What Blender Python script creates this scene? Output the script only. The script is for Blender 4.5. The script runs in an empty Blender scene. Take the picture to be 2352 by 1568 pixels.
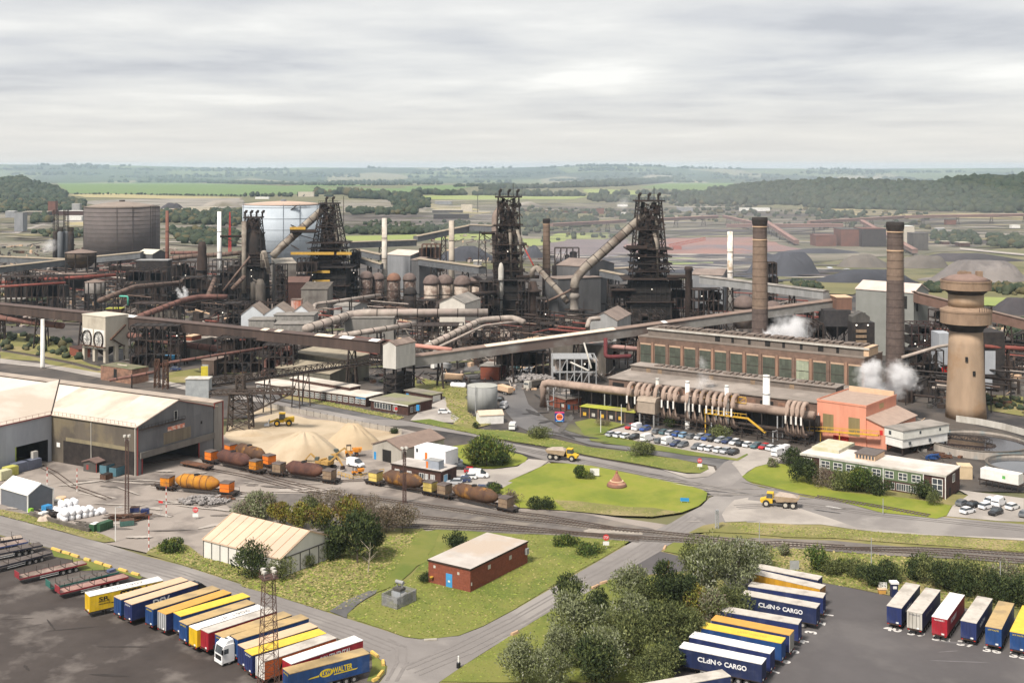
import bpy,math,random
from mathutils import Vector,Matrix,noise
RN=random.Random(11)
SC=bpy.context.scene
# ------------------------------------------------------------------ camera, sky, sun, exposure
F,CX,HY,CH=2700.0,1176.0,388.0,81.0
cd=bpy.data.cameras.new("camera");cam=bpy.data.objects.new("camera",cd);SC.collection.objects.link(cam)
cam.location=(0,0,CH);cam.rotation_euler=(math.radians(90),0,0)
cd.sensor_width=36;cd.lens=36*F/2352;cd.shift_y=-(784-HY)/2352;cd.clip_start=1;cd.clip_end=60000
SC.camera=cam
SC.view_settings.view_transform='Standard';SC.view_settings.look='None';SC.view_settings.exposure=1.0;SC.view_settings.gamma=1
SUN_EL,SUN_AZ=math.radians(52),math.radians(215)
w=bpy.data.worlds.new("World");SC.world=w;w.use_nodes=True
nt=w.node_tree;nt.nodes.clear();N=nt.nodes.new;L=nt.links.new
def wmath(op,a,b=None):
 n=N('ShaderNodeMath');n.operation=op
 for i,v in enumerate((a,b)):
  if v is None:continue
  if isinstance(v,(int,float)):n.inputs[i].default_value=v
  else:L(v,n.inputs[i])
 return n.outputs[0]
tc=N('ShaderNodeTexCoord');sep=N('ShaderNodeSeparateXYZ');L(tc.outputs['Generated'],sep.inputs[0])
zc=wmath('ADD',wmath('MAXIMUM',sep.outputs[2],0.0),0.055)
cmb=N('ShaderNodeCombineXYZ');L(wmath('DIVIDE',sep.outputs[0],zc),cmb.inputs[0]);L(wmath('DIVIDE',sep.outputs[1],zc),cmb.inputs[1])
def wnoise(sc,det,rough,sx,sy,off,dist=0.0):
 mp=N('ShaderNodeMapping');L(cmb.outputs[0],mp.inputs[0]);mp.inputs['Scale'].default_value=(sx,sy,1);mp.inputs['Location'].default_value=off
 n=N('ShaderNodeTexNoise');L(mp.outputs[0],n.inputs['Vector']);n.inputs['Scale'].default_value=sc;n.inputs['Detail'].default_value=det
 n.inputs['Roughness'].default_value=rough;n.inputs['Distortion'].default_value=dist
 return n.outputs[0]
n1=wnoise(1.0,9,.54,.62,.62,(5.3,2.2,0),.15);n2=wnoise(.42,4,.5,.6,.8,(2.3,7.2,0),.1)
cl=wmath('ADD',wmath('MULTIPLY',n1,.62),wmath('MULTIPLY',n2,.38))
rp=N('ShaderNodeValToRGB');L(cl,rp.inputs[0]);e=rp.color_ramp.elements
e[0].position=.38;e[0].color=(.475,.485,.515,1);e[1].position=.63;e[1].color=(.86,.85,.82,1)
for p_,c_ in((.44,(.575,.58,.60,1)),(.50,(.655,.655,.655,1)),(.56,(.73,.725,.71,1))):
 q=e.new(p_);q.color=c_
hz=N('ShaderNodeValToRGB');L(sep.outputs[2],hz.inputs[0]);e=hz.color_ramp.elements
e[0].position=0.0;e[0].color=(1,1,1,1);e[1].position=.085;e[1].color=(0,0,0,1);hz.color_ramp.interpolation='EASE'
mxh=N('ShaderNodeMixRGB');L(wmath('MULTIPLY',hz.outputs[0],.86),mxh.inputs[0]);L(rp.outputs[0],mxh.inputs[1]);mxh.inputs[2].default_value=(.70,.675,.635,1)
sky=N('ShaderNodeTexSky');sky.sky_type='NISHITA';sky.sun_disc=False;sky.sun_elevation=SUN_EL;sky.sun_rotation=SUN_AZ
bg1=N('ShaderNodeBackground');L(sky.outputs[0],bg1.inputs[0]);bg1.inputs[1].default_value=.08
bg2=N('ShaderNodeBackground');L(mxh.outputs[0],bg2.inputs[0]);bg2.inputs[1].default_value=.60
ms=N('ShaderNodeMixShader');ms.inputs[0].default_value=.94;L(bg1.outputs[0],ms.inputs[1]);L(bg2.outputs[0],ms.inputs[2])
wo=N('ShaderNodeOutputWorld');L(ms.outputs[0],wo.inputs[0])
sd=bpy.data.lights.new("sun",'SUN');sd.energy=3.1;sd.angle=math.radians(11);sd.color=(1,.925,.83)
so=bpy.data.objects.new("sun",sd);SC.collection.objects.link(so)
sdir=Vector((math.sin(SUN_AZ)*math.cos(SUN_EL),math.cos(SUN_AZ)*math.cos(SUN_EL),math.sin(SUN_EL)))
so.rotation_euler=sdir.to_track_quat('Z','Y').to_euler()
SC.render.engine='CYCLES';SC.cycles.max_bounces=5;SC.cycles.diffuse_bounces=3;SC.cycles.volume_bounces=3;SC.cycles.use_denoising=True
# ------------------------------------------------------------------ photo -> place
def P(x,y,Z=0.0):
 Y=F*(CH-Z)/(y-HY);return Vector(((x-CX)*Y/F,Y,Z))
def gp(x,y,Z=0.0):
 v=P(x,y,Z);v.z=0;return v
def at(x,y,Y):return Vector(((x-CX)*Y/F,Y,CH-(y-HY)*Y/F))
K=.791653
ZR={}
for r,y0 in(('A',450),('B',900),('C',1431)):
 for i,x0 in enumerate((0,700,1400,2171)):ZR[r+str(i+1)]=(x0*K,y0*K,.35072*K)
for i,(x0,y0)in enumerate(((0,560),(400,560),(800,560),(1200,560),(1600,560),(2050,750),(2471,750))):ZR['Z'+str(i+1)]=(x0*K,y0*K,.21683*K)
ZR['D']=(0,0,1)
def px(s):
 out=[];t=ZR['D']
 for w_ in s.split():
  if ',' in w_:
   a,b=w_.split(',');out.append((t[0]+float(a)*t[2],t[1]+float(b)*t[2]))
  else:t=ZR[w_]
 return out
def G(s,Z=0.0):return[gp(x,y,Z)for x,y in px(s)]
def P3(s,Z=0.0):return[P(x,y,Z)for x,y in px(s)]
def AT(s,Y):return[at(x,y,Y)for x,y in px(s)]
def g1(s,Z=0.0):return G(s,Z)[0]
# ------------------------------------------------------------------ materials
MATS={}
SHADE_DK=set('rust dark_steel pipe_brown pipe_pink pipe_red pipe_grey clad_dark concrete_dark furnace_rust cast_black clad_slategrey clad_slat roof_dust roof_dusty gallery_slate roof_straw stove_rust dome_mauve stain_grey concrete_grey clad_stonegrey vessel_grey roof_grey roof_brown gallery_dark roof_mauve clad_moss roof_moss duct_pale ore_slate ore_violet ore_grey ore_brown spoil_pale far_red far_redroof far_pinkgal roof_rusty brick_dark sawtooth clad_silverblue'.split())
def M(name,c,c2=None,sc=.25,rough=.85,metal=0.0,bump=0.0,streak=0.0,sc2=None,lo=.35,hi=.65,panel=None,c3=None,spec=.3,emis=0.0,det=6):
 if name in MATS:return MATS[name]
 m=bpy.data.materials.new(name);m.use_nodes=True;nt=m.node_tree;b=nt.nodes['Principled BSDF']
 b.inputs['Roughness'].default_value=rough;b.inputs['Metallic'].default_value=metal;b.inputs['Specular IOR Level'].default_value=spec
 if c2 is None:c2=tuple(v*.78 for v in c)
 if name in SHADE_DK:c,c2=tuple(v*.68 for v in c),tuple(v*.62 for v in c2);c3=c3 and tuple(v*.66 for v in c3)  # works base colours scaled down, standing in for dense clutter's self-shadows
 nn=nt.nodes.new;lk=nt.links.new
 tc=nn('ShaderNodeTexCoord');mp=nn('ShaderNodeMapping');lk(tc.outputs['Object'],mp.inputs[0])
 if streak:mp.inputs['Scale'].default_value=(1,1,streak)
 no=nn('ShaderNodeTexNoise');lk(mp.outputs[0],no.inputs['Vector']);no.inputs['Scale'].default_value=sc;no.inputs['Detail'].default_value=det;no.inputs['Roughness'].default_value=.62
 r=nn('ShaderNodeValToRGB');lk(no.outputs[0],r.inputs[0]);e=r.color_ramp.elements
 e[0].position=lo;e[0].color=(*c,1);e[1].position=hi;e[1].color=(*c2,1)
 out=r.outputs[0]
 if c3:
  n3=nn('ShaderNodeTexNoise');lk(tc.outputs['Object'],n3.inputs['Vector']);n3.inputs['Scale'].default_value=sc2 or sc*.3;n3.inputs['Detail'].default_value=5;n3.inputs['Roughness'].default_value=.6
  r3=nn('ShaderNodeValToRGB');lk(n3.outputs[0],r3.inputs[0]);r3.color_ramp.elements[0].position=.5;r3.color_ramp.elements[1].position=.62
  mx=nn('ShaderNodeMixRGB');lk(r3.outputs[0],mx.inputs[0]);lk(out,mx.inputs[1]);mx.inputs[2].default_value=(*c3,1);out=mx.outputs[0]
 if panel:
  pw,ph,amt=panel
  sp=nn('ShaderNodeSeparateXYZ');lk(tc.outputs['Object'],sp.inputs[0])
  ad=nn('ShaderNodeMath');ad.operation='ADD';lk(sp.outputs[0],ad.inputs[0]);lk(sp.outputs[1],ad.inputs[1])
  cb=nn('ShaderNodeCombineXYZ');lk(ad.outputs[0],cb.inputs[0]);lk(sp.outputs[2],cb.inputs[1])
  bt=nn('ShaderNodeTexBrick');lk(cb.outputs[0],bt.inputs['Vector']);bt.offset=0;bt.inputs['Scale'].default_value=1
  bt.inputs['Brick Width'].default_value=pw;bt.inputs['Row Height'].default_value=ph;bt.inputs['Mortar Size'].default_value=.03
  bt.inputs['Color1'].default_value=(1+amt,)*3+(1,);bt.inputs['Color2'].default_value=(1-amt,)*3+(1,);bt.inputs['Mortar'].default_value=(1-1.6*amt,)*3+(1,)
  mx=nn('ShaderNodeMixRGB');mx.blend_type='MULTIPLY';mx.inputs[0].default_value=1;lk(out,mx.inputs[1]);lk(bt.outputs[0],mx.inputs[2]);out=mx.outputs[0]
 lk(out,b.inputs['Base Color'])
 if bump:
  bn=nn('ShaderNodeBump');bn.inputs['Strength'].default_value=bump;bn.inputs['Distance'].default_value=.5;lk(no.outputs[0],bn.inputs['Height']);lk(bn.outputs[0],b.inputs['Normal'])
 if emis:
  b.inputs['Emission Color'].default_value=(*c,1);b.inputs['Emission Strength'].default_value=emis
 MATS[name]=m;return m
rust=M('rust',(.16,.085,.055),(.075,.045,.035),.9,bump=.2,c3=(.22,.10,.055))
dkst=M('dark_steel',(.032,.025,.023),(.075,.048,.036),.6,rough=.7)
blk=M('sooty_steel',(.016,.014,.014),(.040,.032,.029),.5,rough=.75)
pipem=M('pipe_brown',(.25,.17,.135),(.14,.095,.075),.35,bump=.15)
pipeg=M('pipe_grey',(.58,.50,.44),(.38,.32,.275),.3,c3=(.56,.45,.40))
pinkp=M('pipe_pink',(.30,.15,.12),(.17,.085,.07),.4)
redp=M('pipe_red',(.33,.09,.07),(.20,.07,.055),.5)
conc=M('concrete',(.40,.37,.32),(.28,.255,.215),.35,streak=.25,c3=(.24,.21,.18))
concd=M('concrete_dark',(.20,.175,.15),(.12,.105,.09),.4,streak=.3)
brick=M('brick_red',(.23,.068,.04),(.165,.05,.03),2.2,panel=(1.4,.5,.08))
brickd=M('brick_dark',(.115,.055,.043),(.075,.038,.032),1.2,panel=(1.2,.5,.08))
brickt=M('brick_tan',(.30,.17,.115),(.19,.105,.075),.7,c3=(.13,.08,.06))
wht=M('paint_white',(.74,.73,.70),(.60,.585,.55),.5,rough=.55)
offw=M('paint_offwhite',(.52,.50,.46),(.36,.34,.30),.4,streak=.3)
greym=M('clad_grey',(.30,.30,.30),(.22,.22,.215),.35,streak=.3,panel=(4,12,.05))
greyd=M('clad_dark',(.135,.125,.115),(.085,.08,.075),.35,streak=.3,panel=(3.5,14,.06))
greyb=M('clad_blue',(.35,.365,.39),(.27,.285,.31),.35,streak=.3,panel=(4,14,.05))
roofb=M('roof_brown',(.29,.215,.18),(.185,.14,.12),.3,c3=(.36,.28,.235))
roofg=M('roof_grey',(.36,.335,.305),(.24,.22,.20),.3,c3=(.42,.38,.34))
roofl=M('roof_cream',(.56,.485,.415),(.45,.385,.325),.12,c3=(.38,.315,.25),sc2=.07)
glass=M('window_glass',(.035,.042,.05),(.08,.09,.10),.8,rough=.15,spec=.6)
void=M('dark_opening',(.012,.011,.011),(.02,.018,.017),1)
yel=M('paint_yellow',(.60,.36,.03),(.42,.25,.04),.7,rough=.6)
tyre=M('tyre_rubber',(.018,.017,.017),(.03,.028,.027),3,rough=.9)
galv=M('galvanised',(.42,.43,.44),(.33,.335,.34),1,rough=.5,metal=.3)
lampm=M('lit_lamp',(1,.93,.8),emis=1.2)
steelw=M('stack_white',(.72,.71,.68),(.60,.58,.55),.3,rough=.5,c3=(.45,.40,.35),sc2=.12)
steelg=M('stack_grey',(.58,.54,.48),(.44,.405,.36),.3,streak=.12,c3=(.33,.28,.23))
# ------------------------------------------------------------------ mesh builder
class MB:
 def __init__(s):s.v=[];s.f=[];s.m=[]
 def add(s,vs,fs,mi=0):
  o=len(s.v);s.v.extend(tuple(v)for v in vs);s.f.extend(tuple(i+o for i in f)for f in fs);s.m.extend([mi]*len(fs));return s
 def box(s,c,d,rz=0.0,mi=0):
  cx,cy,z=c;a,b,h=d[0]/2,d[1]/2,d[2];co,si=math.cos(rz),math.sin(rz)
  vs=[(cx+x*co-y*si,cy+x*si+y*co,z+k)for k in(0,h)for x,y in((-a,-b),(a,-b),(a,b),(-a,b))]
  return s.add(vs,[(3,2,1,0),(4,5,6,7),(0,1,5,4),(1,2,6,5),(2,3,7,6),(3,0,4,7)],mi)
 def b2(s,x0,y0,z0,x1,y1,z1,mi=0):return s.box(((x0+x1)/2,(y0+y1)/2,z0),(x1-x0,y1-y0,z1-z0),0,mi)
 def bar(s,p,q,w=.3,h=None,mi=0):
  p,q=Vector(p),Vector(q);d=q-p
  if d.length<1e-6:return s
  d.normalize();u=d.cross(Vector((0,0,1)))
  if u.length<1e-3:u=Vector((1,0,0))
  u.normalize();v=u.cross(d);a,b=w/2,(h or w)/2
  vs=[o+u*i*a+v*j*b for o in(p,q)for i,j in((-1,-1),(1,-1),(1,1),(-1,1))]
  return s.add(vs,[(0,1,2,3),(7,6,5,4),(4,5,1,0),(5,6,2,1),(6,7,3,2),(7,4,0,3)],mi)
 def tube(s,pts,r,n=8,mi=0,cap=True):
  pts=[Vector(p)for p in pts];k=len(pts);rs=r if isinstance(r,(list,tuple))else[r]*k;vs=[]
  for i,p in enumerate(pts):
   d=(pts[min(i+1,k-1)]-pts[max(i-1,0)]).normalized();u=d.cross(Vector((0,0,1)))
   if u.length<.05:u=d.cross(Vector((0,1,0)))
   u.normalize();v=u.cross(d)
   sc_=1.0
   if 0<i<k-1:
    c_=max(-1,min(1,(pts[i]-pts[i-1]).normalized().dot((pts[i+1]-pts[i]).normalized())));sc_=1/max(.5,math.cos(math.acos(c_)/2))
   vs+=[p+(u*math.cos(t)*sc_+v*math.sin(t))*rs[i]for t in(2*math.pi*j/n for j in range(n))]
  fs=[(i*n+j,(i+1)*n+j,(i+1)*n+(j+1)%n,i*n+(j+1)%n)for i in range(k-1)for j in range(n)]
  if cap:fs+=[tuple(range(n)),tuple((k-1)*n+j for j in range(n))[::-1]]
  return s.add(vs,fs,mi)
 def lathe(s,prof,c=(0,0,0),n=24,mi=0):
  vs=[(c[0]+r*math.cos(2*math.pi*j/n),c[1]+r*math.sin(2*math.pi*j/n),c[2]+z)for r,z in prof for j in range(n)];k=len(prof)
  fs=[(i*n+j,i*n+(j+1)%n,(i+1)*n+(j+1)%n,(i+1)*n+j)for i in range(k-1)for j in range(n)]
  fs+=[tuple(range(n))[::-1],tuple((k-1)*n+j for j in range(n))]
  return s.add(vs,fs,mi)
 def prism(s,poly,z0,z1,mi=0):
  n=len(poly);vs=[(p[0],p[1],z0)for p in poly]+[(p[0],p[1],z1)for p in poly]
  return s.add(vs,[tuple(range(n))[::-1],tuple(range(n,2*n))]+[(i,(i+1)%n,n+(i+1)%n,n+i)for i in range(n)],mi)
 def ext(s,prof,axis,a,b,mi=0):
  n=len(prof)
  def mk(p,t):l=list(p);l.insert(axis,t);return tuple(l)
  vs=[mk(p,a)for p in prof]+[mk(p,b)for p in prof]
  return s.add(vs,[tuple(range(n))[::-1],tuple(range(n,2*n))]+[(i,(i+1)%n,n+(i+1)%n,n+i)for i in range(n)],mi)
 def truss(s,p,q,wv,n,w=.2):
  p,q,wv=Vector(p),Vector(q),Vector(wv);s.bar(p,q,w);s.bar(p+wv,q+wv,w)
  for i in range(n):
   a,b=p.lerp(q,i/n),p.lerp(q,(i+1)/n)
   s.bar(a,a+wv,w*.7);s.bar(*((a,b+wv)if i%2 else(a+wv,b)),w*.7)
  s.bar(q,q+wv,w*.7);return s
 def tower(s,base,hw,top,htop,nlev,w=.3,n=4):
  b=Vector(base)
  cs=lambda t:[b+Vector((sx*(hw+(htop-hw)*t),sy*(hw+(htop-hw)*t),top*t))for sx,sy in((-1,-1),(1,-1),(1,1),(-1,1))]
  for i in range(nlev):
   A,B=cs(i/nlev),cs((i+1)/nlev)
   for j in range(4):
    s.bar(A[j],B[j],w);s.bar(B[j],B[(j+1)%4],w*.6);s.bar(A[j],B[(j+1)%4],w*.5);s.bar(A[(j+1)%4],B[j],w*.5)
  return s
 def build(s,name,mat,parent=None,world=False,smooth=False,slot_obj=False):
  vs=s.v;loc=Vector((0,0,0))
  if parent is not None and world:
   mi=WM[parent.name].inverted();vs=[mi@Vector(v)for v in vs]
  elif parent is None and vs:
   xs=[v[0]for v in vs];ys=[v[1]for v in vs];loc=Vector(((min(xs)+max(xs))/2,(min(ys)+max(ys))/2,min(v[2]for v in vs)))
   vs=[(v[0]-loc.x,v[1]-loc.y,v[2]-loc.z)for v in vs]
  me=bpy.data.meshes.new(name);me.from_pydata([tuple(v)for v in vs],[],s.f)
  for m in(mat if isinstance(mat,(list,tuple))else[mat]):me.materials.append(m)
  me.polygons.foreach_set('material_index',s.m)
  if smooth:me.polygons.foreach_set('use_smooth',[True]*len(s.f))
  me.update();o=bpy.data.objects.new(name,me);SC.collection.objects.link(o);o.location=loc
  if parent is not None:
   o.parent=parent;WM[o.name]=WM.get(parent.name,Matrix())
  return o
WM={}
def tag(o,label,cat,group=None):
 o['label']=label;o['category']=cat
 if group:o['group']=group
 return o
def struct(o,kind='structure'):o['kind']=kind;return o
def thing(name,label,cat,loc=(0,0,0),rz=0.0,group=None):
 o=bpy.data.objects.new(name,None);SC.collection.objects.link(o);o.location=loc;o.rotation_euler=(0,0,rz);o.empty_display_size=1
 WM[o.name]=Matrix.Translation(Vector(loc))@Matrix.Rotation(rz,4,'Z');return tag(o,label,cat,group)
def dup(root,loc=None,rz=None,label=None,group=None,mats=None):
 r=root.copy();SC.collection.objects.link(r)
 if loc is not None:r.location=loc
 if rz is not None:r.rotation_euler=(0,0,rz)
 if label:r['label']=label
 if group:r['group']=group
 for ch in list(root.children):
  c=ch.copy();SC.collection.objects.link(c);c.parent=r
  for g in list(ch.children):
   d=g.copy();SC.collection.objects.link(d);d.parent=c
  if mats and c.name.split('.')[0]in mats:c.material_slots[0].link='OBJECT';c.material_slots[0].material=mats[c.name.split('.')[0]]
 return r
def frame(a,b):
 d=b-a;return math.atan2(d.y,d.x),Vector((d.x,d.y)).length
def ring_sub(pts,jit,step,z,rn):
 out=[];n=len(pts)
 for i in range(n):
  a,b=pts[i],pts[(i+1)%n];k=max(1,int((b-a).length/step))
  for j in range(k):
   p=a.lerp(b,j/k);q=jit if j else jit*.3
   out.append(Vector((p.x+rn.uniform(-q,q),p.y+rn.uniform(-q,q),z)))
 return out
PZ=[0]
def patch(name,pts,mat,z,jit=0.0,step=3.0,kind='structure',label=None):
 PZ[0]+=1;z+=PZ[0]*.00031
 if isinstance(pts,str):pts=G(pts)
 pts=[Vector((p.x,p.y,z))for p in pts]
 if jit:pts=ring_sub(pts,jit,step,z,RN)
 c=sum(pts,Vector())/len(pts)
 me=bpy.data.meshes.new(name);me.from_pydata([tuple(p-c)for p in pts],[],[tuple(range(len(pts)))])
 if me.polygons[0].normal.z<0:me.flip_normals()
 me.materials.append(mat);me.update();o=bpy.data.objects.new(name,me);o.location=c;SC.collection.objects.link(o);o['kind']=kind
 return o
def text(parent,s,mat,org,ux,uz,h,width=None,name='lettering',bold=0.0,shear=0.0,center=True):
 cu=bpy.data.curves.new('t','FONT');cu.body=s;cu.size=1;cu.extrude=.004/h;cu.offset=bold;cu.shear=shear
 cu.align_x='CENTER' if center else 'LEFT';cu.align_y='CENTER';cu.resolution_u=3
 t=bpy.data.objects.new('t',cu);SC.collection.objects.link(t);dg=bpy.context.evaluated_depsgraph_get();dg.update()
 me=bpy.data.meshes.new_from_object(t.evaluated_get(dg));bpy.data.objects.remove(t)
 xs=[v.co.x for v in me.vertices];ys=[v.co.y for v in me.vertices];sy=h/max(.01,max(ys)-min(ys));sx=sy if width is None else width/(max(xs)-min(xs))
 mx,my=((min(xs)+max(xs))/2 if center else min(xs)),(min(ys)+max(ys))/2
 ux,uz=Vector(ux).normalized(),Vector(uz).normalized();nn=ux.cross(uz);org=Vector(org)
 for v in me.vertices:v.co=org+ux*(v.co.x-mx)*sx+uz*(v.co.y-my)*sy+nn*(v.co.z*h*1.0)
 me.materials.clear();me.materials.append(mat);me.update()
 o=bpy.data.objects.new(name,me);SC.collection.objects.link(o)
 if parent:o.parent=parent
 return o
# ------------------------------------------------------------------ generic builders
def building(name,label,a,b,depth,h,wall,roof,kind='flat',rise=2.0,over=.35,cat='building',group=None,ridge='x',z0=0.0,thick=.3):
 """a, b: ground points of the front-left and front-right corner as seen; depth runs away from the viewer."""
 rz,W=frame(a,b);t=thing(name,label,cat,(a.x,a.y,z0),rz,group);t['W']=W;o=over;m=MB()
 if kind=='flat':
  m.b2(0,0,0,W,depth,h);m.build('wall',wall,t)
  MB().b2(-o,-o,h,W+o,depth+o,h+thick).build('roof',roof,t)
 elif kind=='mono':
  m.ext([(0,0),(depth,0),(depth,h+rise),(0,h)],0,0,W);m.build('wall',wall,t)
  s=rise/depth
  MB().ext([(-o,h-o*s),(depth+o,h+rise+o*s),(depth+o,h+rise+o*s+thick),(-o,h-o*s+thick)],0,-o,W+o).build('roof',roof,t)
 elif ridge=='x':
  m.ext([(0,0),(depth,0),(depth,h),(depth/2,h+rise),(0,h)],0,0,W);m.build('wall',wall,t);s=rise/(depth/2);q=thick
  MB().ext([(-o,h-o*s),(depth/2,h+rise),(depth+o,h-o*s),(depth+o,h-o*s+q),(depth/2,h+rise+q),(-o,h-o*s+q)],0,-o,W+o).build('roof',roof,t)
 else:
  m.ext([(0,0),(W,0),(W,h),(W/2,h+rise),(0,h)],1,0,depth);m.build('wall',wall,t);s=rise/(W/2);q=thick
  MB().ext([(-o,h-o*s),(W/2,h+rise),(W+o,h-o*s),(W+o,h-o*s+q),(W/2,h+rise+q),(-o,h-o*s+q)],1,-o,depth+o).build('roof',roof,t)
 return t
def opening(t,face,u,z,w,h,mat=None,frm=None,name='window',nv=1,nh=1,off=.03,depth=0.0,x=None):
 """a window or door on face F (y=0), R (x=W) or L (x=0): u is its centre along the face, z its sill"""
 W=t['W'];m=MB()
 def bx(m,u0,u1,z0,z1,d0,d1):
  if face=='F':m.b2(u0,depth-d1,z0,u1,depth-d0,z1)
  elif face=='R':m.b2((W if x is None else x)+d0,u0,z0,(W if x is None else x)+d1,u1,z1)
  else:m.b2((0 if x is None else x)-d1,u0,z0,(0 if x is None else x)-d0,u1,z1)
 bx(m,u-w/2,u+w/2,z,z+h,-.05,off);o=m.build(name,mat or glass,t)
 if frm:
  f=MB();q=max(.07,min(.14,w*.06));d1=off+.05
  bx(f,u-w/2-q,u-w/2,z-q,z+h+q,-.05,d1);bx(f,u+w/2,u+w/2+q,z-q,z+h+q,-.05,d1);bx(f,u-w/2,u+w/2,z-q,z,-.05,d1);bx(f,u-w/2,u+w/2,z+h,z+h+q,-.05,d1)
  for i in range(1,nv):c=u-w/2+w*i/nv;bx(f,c-q/2,c+q/2,z,z+h,off+.001,d1)
  for i in range(1,nh):c=z+h*i/nh;bx(f,u-w/2,u+w/2,c-q/2,c+q/2,off+.002,d1-.004)
  f.build('frame',frm,o)
 return o
def pipe(name,label,pts,r,mat,cat='pipe',group=None,ring=0.0,posts=0.0,n=10,smooth_bend=1,postmat=None,ringmat=None):
 """an overhead main: tube along world points, with stiffening rings and trestles that reach the ground"""
 pts=[Vector(p)for p in pts]
 if smooth_bend and len(pts)>2:
  q=[pts[0]]
  for i in range(1,len(pts)-1):
   a,b,c=pts[i-1],pts[i],pts[i+1];l=min((b-a).length,(c-b).length)*.3;l=min(l,r*3)
   p0,p1=b+(a-b).normalized()*l,b+(c-b).normalized()*l
   q+=[p0,p0.lerp(b,.5).lerp(b.lerp(p1,.5),.5),p1]
  pts=q+[pts[-1]]
 t=thing(name,label,cat,(pts[0].x,pts[0].y,0),0,group)
 MB().tube(pts,r,n).build('tube',mat,t,True,True)
 rm,sm=MB(),MB();tot=0
 for a,b in zip(pts,pts[1:]):
  l=(b-a).length;d=(b-a).normalized()
  if ring:
   k=int(l/ring)
   for i in range(k):
    c=a.lerp(b,(i+.5)/k);rm.tube([c-d*.18,c+d*.18],r*1.09,n)
  if posts and l>posts*.6:
   k=max(1,int(l/posts));u=Vector((-d.y,d.x,0)).normalized()*max(.6,r*.9)
   for i in range(k):
    c=a.lerp(b,(i+.5)/k)
    if c.z-r<1.5:continue
    for s in(-1,1):sm.bar(c+u*s-Vector((0,0,r)),Vector((c.x+u.x*s*1.5,c.y+u.y*s*1.5,0)),.45)
    sm.bar(c+u*1.4-Vector((0,0,r)),c-u*1.4-Vector((0,0,r)),.5)
    h=c.z-r
    if h>5:sm.bar(c+u-Vector((0,0,r+.5)),Vector((c.x-u.x*1.4,c.y-u.y*1.4,h*.15)),.28)
 if rm.v:rm.build('stiffening_ring',ringmat or dkst,t,True)
 if sm.v:sm.build('trestle',postmat or dkst,t,True)
 return t
def conveyor(name,label,p,q,w,h,wall,roof,group=None,posts=30.0,patches=(),pm=None,ph=None,leg=.55):
 """enclosed gallery between two points on its floor line"""
 p,q=Vector(p),Vector(q);d=q-p;L_=Vector((d.x,d.y)).length;rz=math.atan2(d.y,d.x);sl=d.z/L_
 t=thing(name,label,'conveyor',(p.x,p.y,0),rz,group)
 z=lambda x:p.z+sl*x
 def seg(x0,x1,y0,y1,a,b,mi=0,m=None):
  return m.add([(x,y,z(x)+k)for k in(a,b)for x,y in((x0,y0),(x1,y0),(x1,y1),(x0,y1))],[(3,2,1,0),(4,5,6,7),(0,1,5,4),(1,2,6,5),(2,3,7,6),(3,0,4,7)],mi)
 m=MB();seg(0,L_,-w/2,w/2,0,h,m=m);m.build('gallery_wall',wall,t)
 r=MB();o=.35;prof=[(-w/2-o,h),(0,h+.5),(w/2+o,h),(w/2+o,h+.25),(0,h+.8),(-w/2-o,h+.25)];n=6
 vs=[(x,y,z(x)+k)for x in(-o,L_+o)for y,k in prof]
 r.add(vs,[tuple(range(n))[::-1],tuple(range(n,2*n))]+[(i,(i+1)%n,n+(i+1)%n,n+i)for i in range(n)]);r.build('roof',roof,t)
 for f0,f1,pmat in patches:
  x0,x1=L_*f0,L_*f1;c=MB()
  c.add([(x,y,z(x)+k)for x in(x0,x1)for y,k in((-w/2-o-.02,h+.27),(0,h+.82),(w/2+o+.02,h+.27))],[(0,1,4,3),(1,2,5,4)]);c.build('roof_sheet',pmat,t)
 if posts:
  k=max(1,int(L_/posts))
  for i in range(k):
   x=L_*(i+.5)/k;g=MB();zz=z(x)
   if zz<2:continue
   for s in(-1,1):g.bar((x,s*w*.4,zz),(x,s*w*.75,0),leg)
   nb=max(1,int(zz/5))
   for j in range(nb):
    a,b=zz*(1-j/nb),zz*(1-(j+1)/nb);f=lambda v:w*(.75-.35*v/zz)
    g.bar((x,-f(a),a),(x,f(b),b),leg*.5);g.bar((x,f(a),a),(x,-f(b),b),leg*.5)
   g.build('trestle',pm or dkst,t)
 return t
def lathe_thing(name,label,cat,c,prof,mat,n=28,group=None,part='shell'):
 t=thing(name,label,cat,(c.x,c.y,0),0,group);MB().lathe(prof,(0,0,0),n).build(part,mat,t,False,True);return t
HAZE=.000046
import numpy as np
# ------------------------------------------------------------------ ground materials
soil=M('soil',(.085,.072,.060),(.045,.040,.036),.02,c3=(.125,.125,.055),sc2=.012,det=10)
scrubg=M('scrub_ground',(.115,.115,.05),(.17,.15,.085),.018,c3=(.075,.082,.04),sc2=.03,det=9)
asph=M('asphalt',(.205,.188,.178),(.165,.150,.142),.10,c3=(.25,.23,.215),sc2=.05,det=9)
asphp=M('asphalt_pale',(.37,.335,.30),(.30,.27,.245),.09,c3=(.25,.225,.205),sc2=.06,det=9)
asphd=M('asphalt_wet',(.105,.10,.10),(.15,.142,.138),.07,rough=.5,c3=(.075,.072,.073),sc2=.05,det=9)
lotm=M('lot_cinder',(.040,.032,.029),(.062,.051,.046),.10,bump=.1,c3=(.125,.108,.098),sc2=.085,det=9)
lotr=M('lot_asphalt',(.090,.082,.083),(.072,.066,.067),.10,c3=(.108,.099,.098),sc2=.05,det=9)
yard=M('yard_dirt',(.30,.262,.232),(.23,.198,.175),.07,c3=(.125,.107,.097),sc2=.045,det=10)
grs=M('grass',(.125,.145,.026),(.17,.168,.042),.16,bump=.4,c3=(.10,.13,.022),sc2=.06,det=9)
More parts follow.
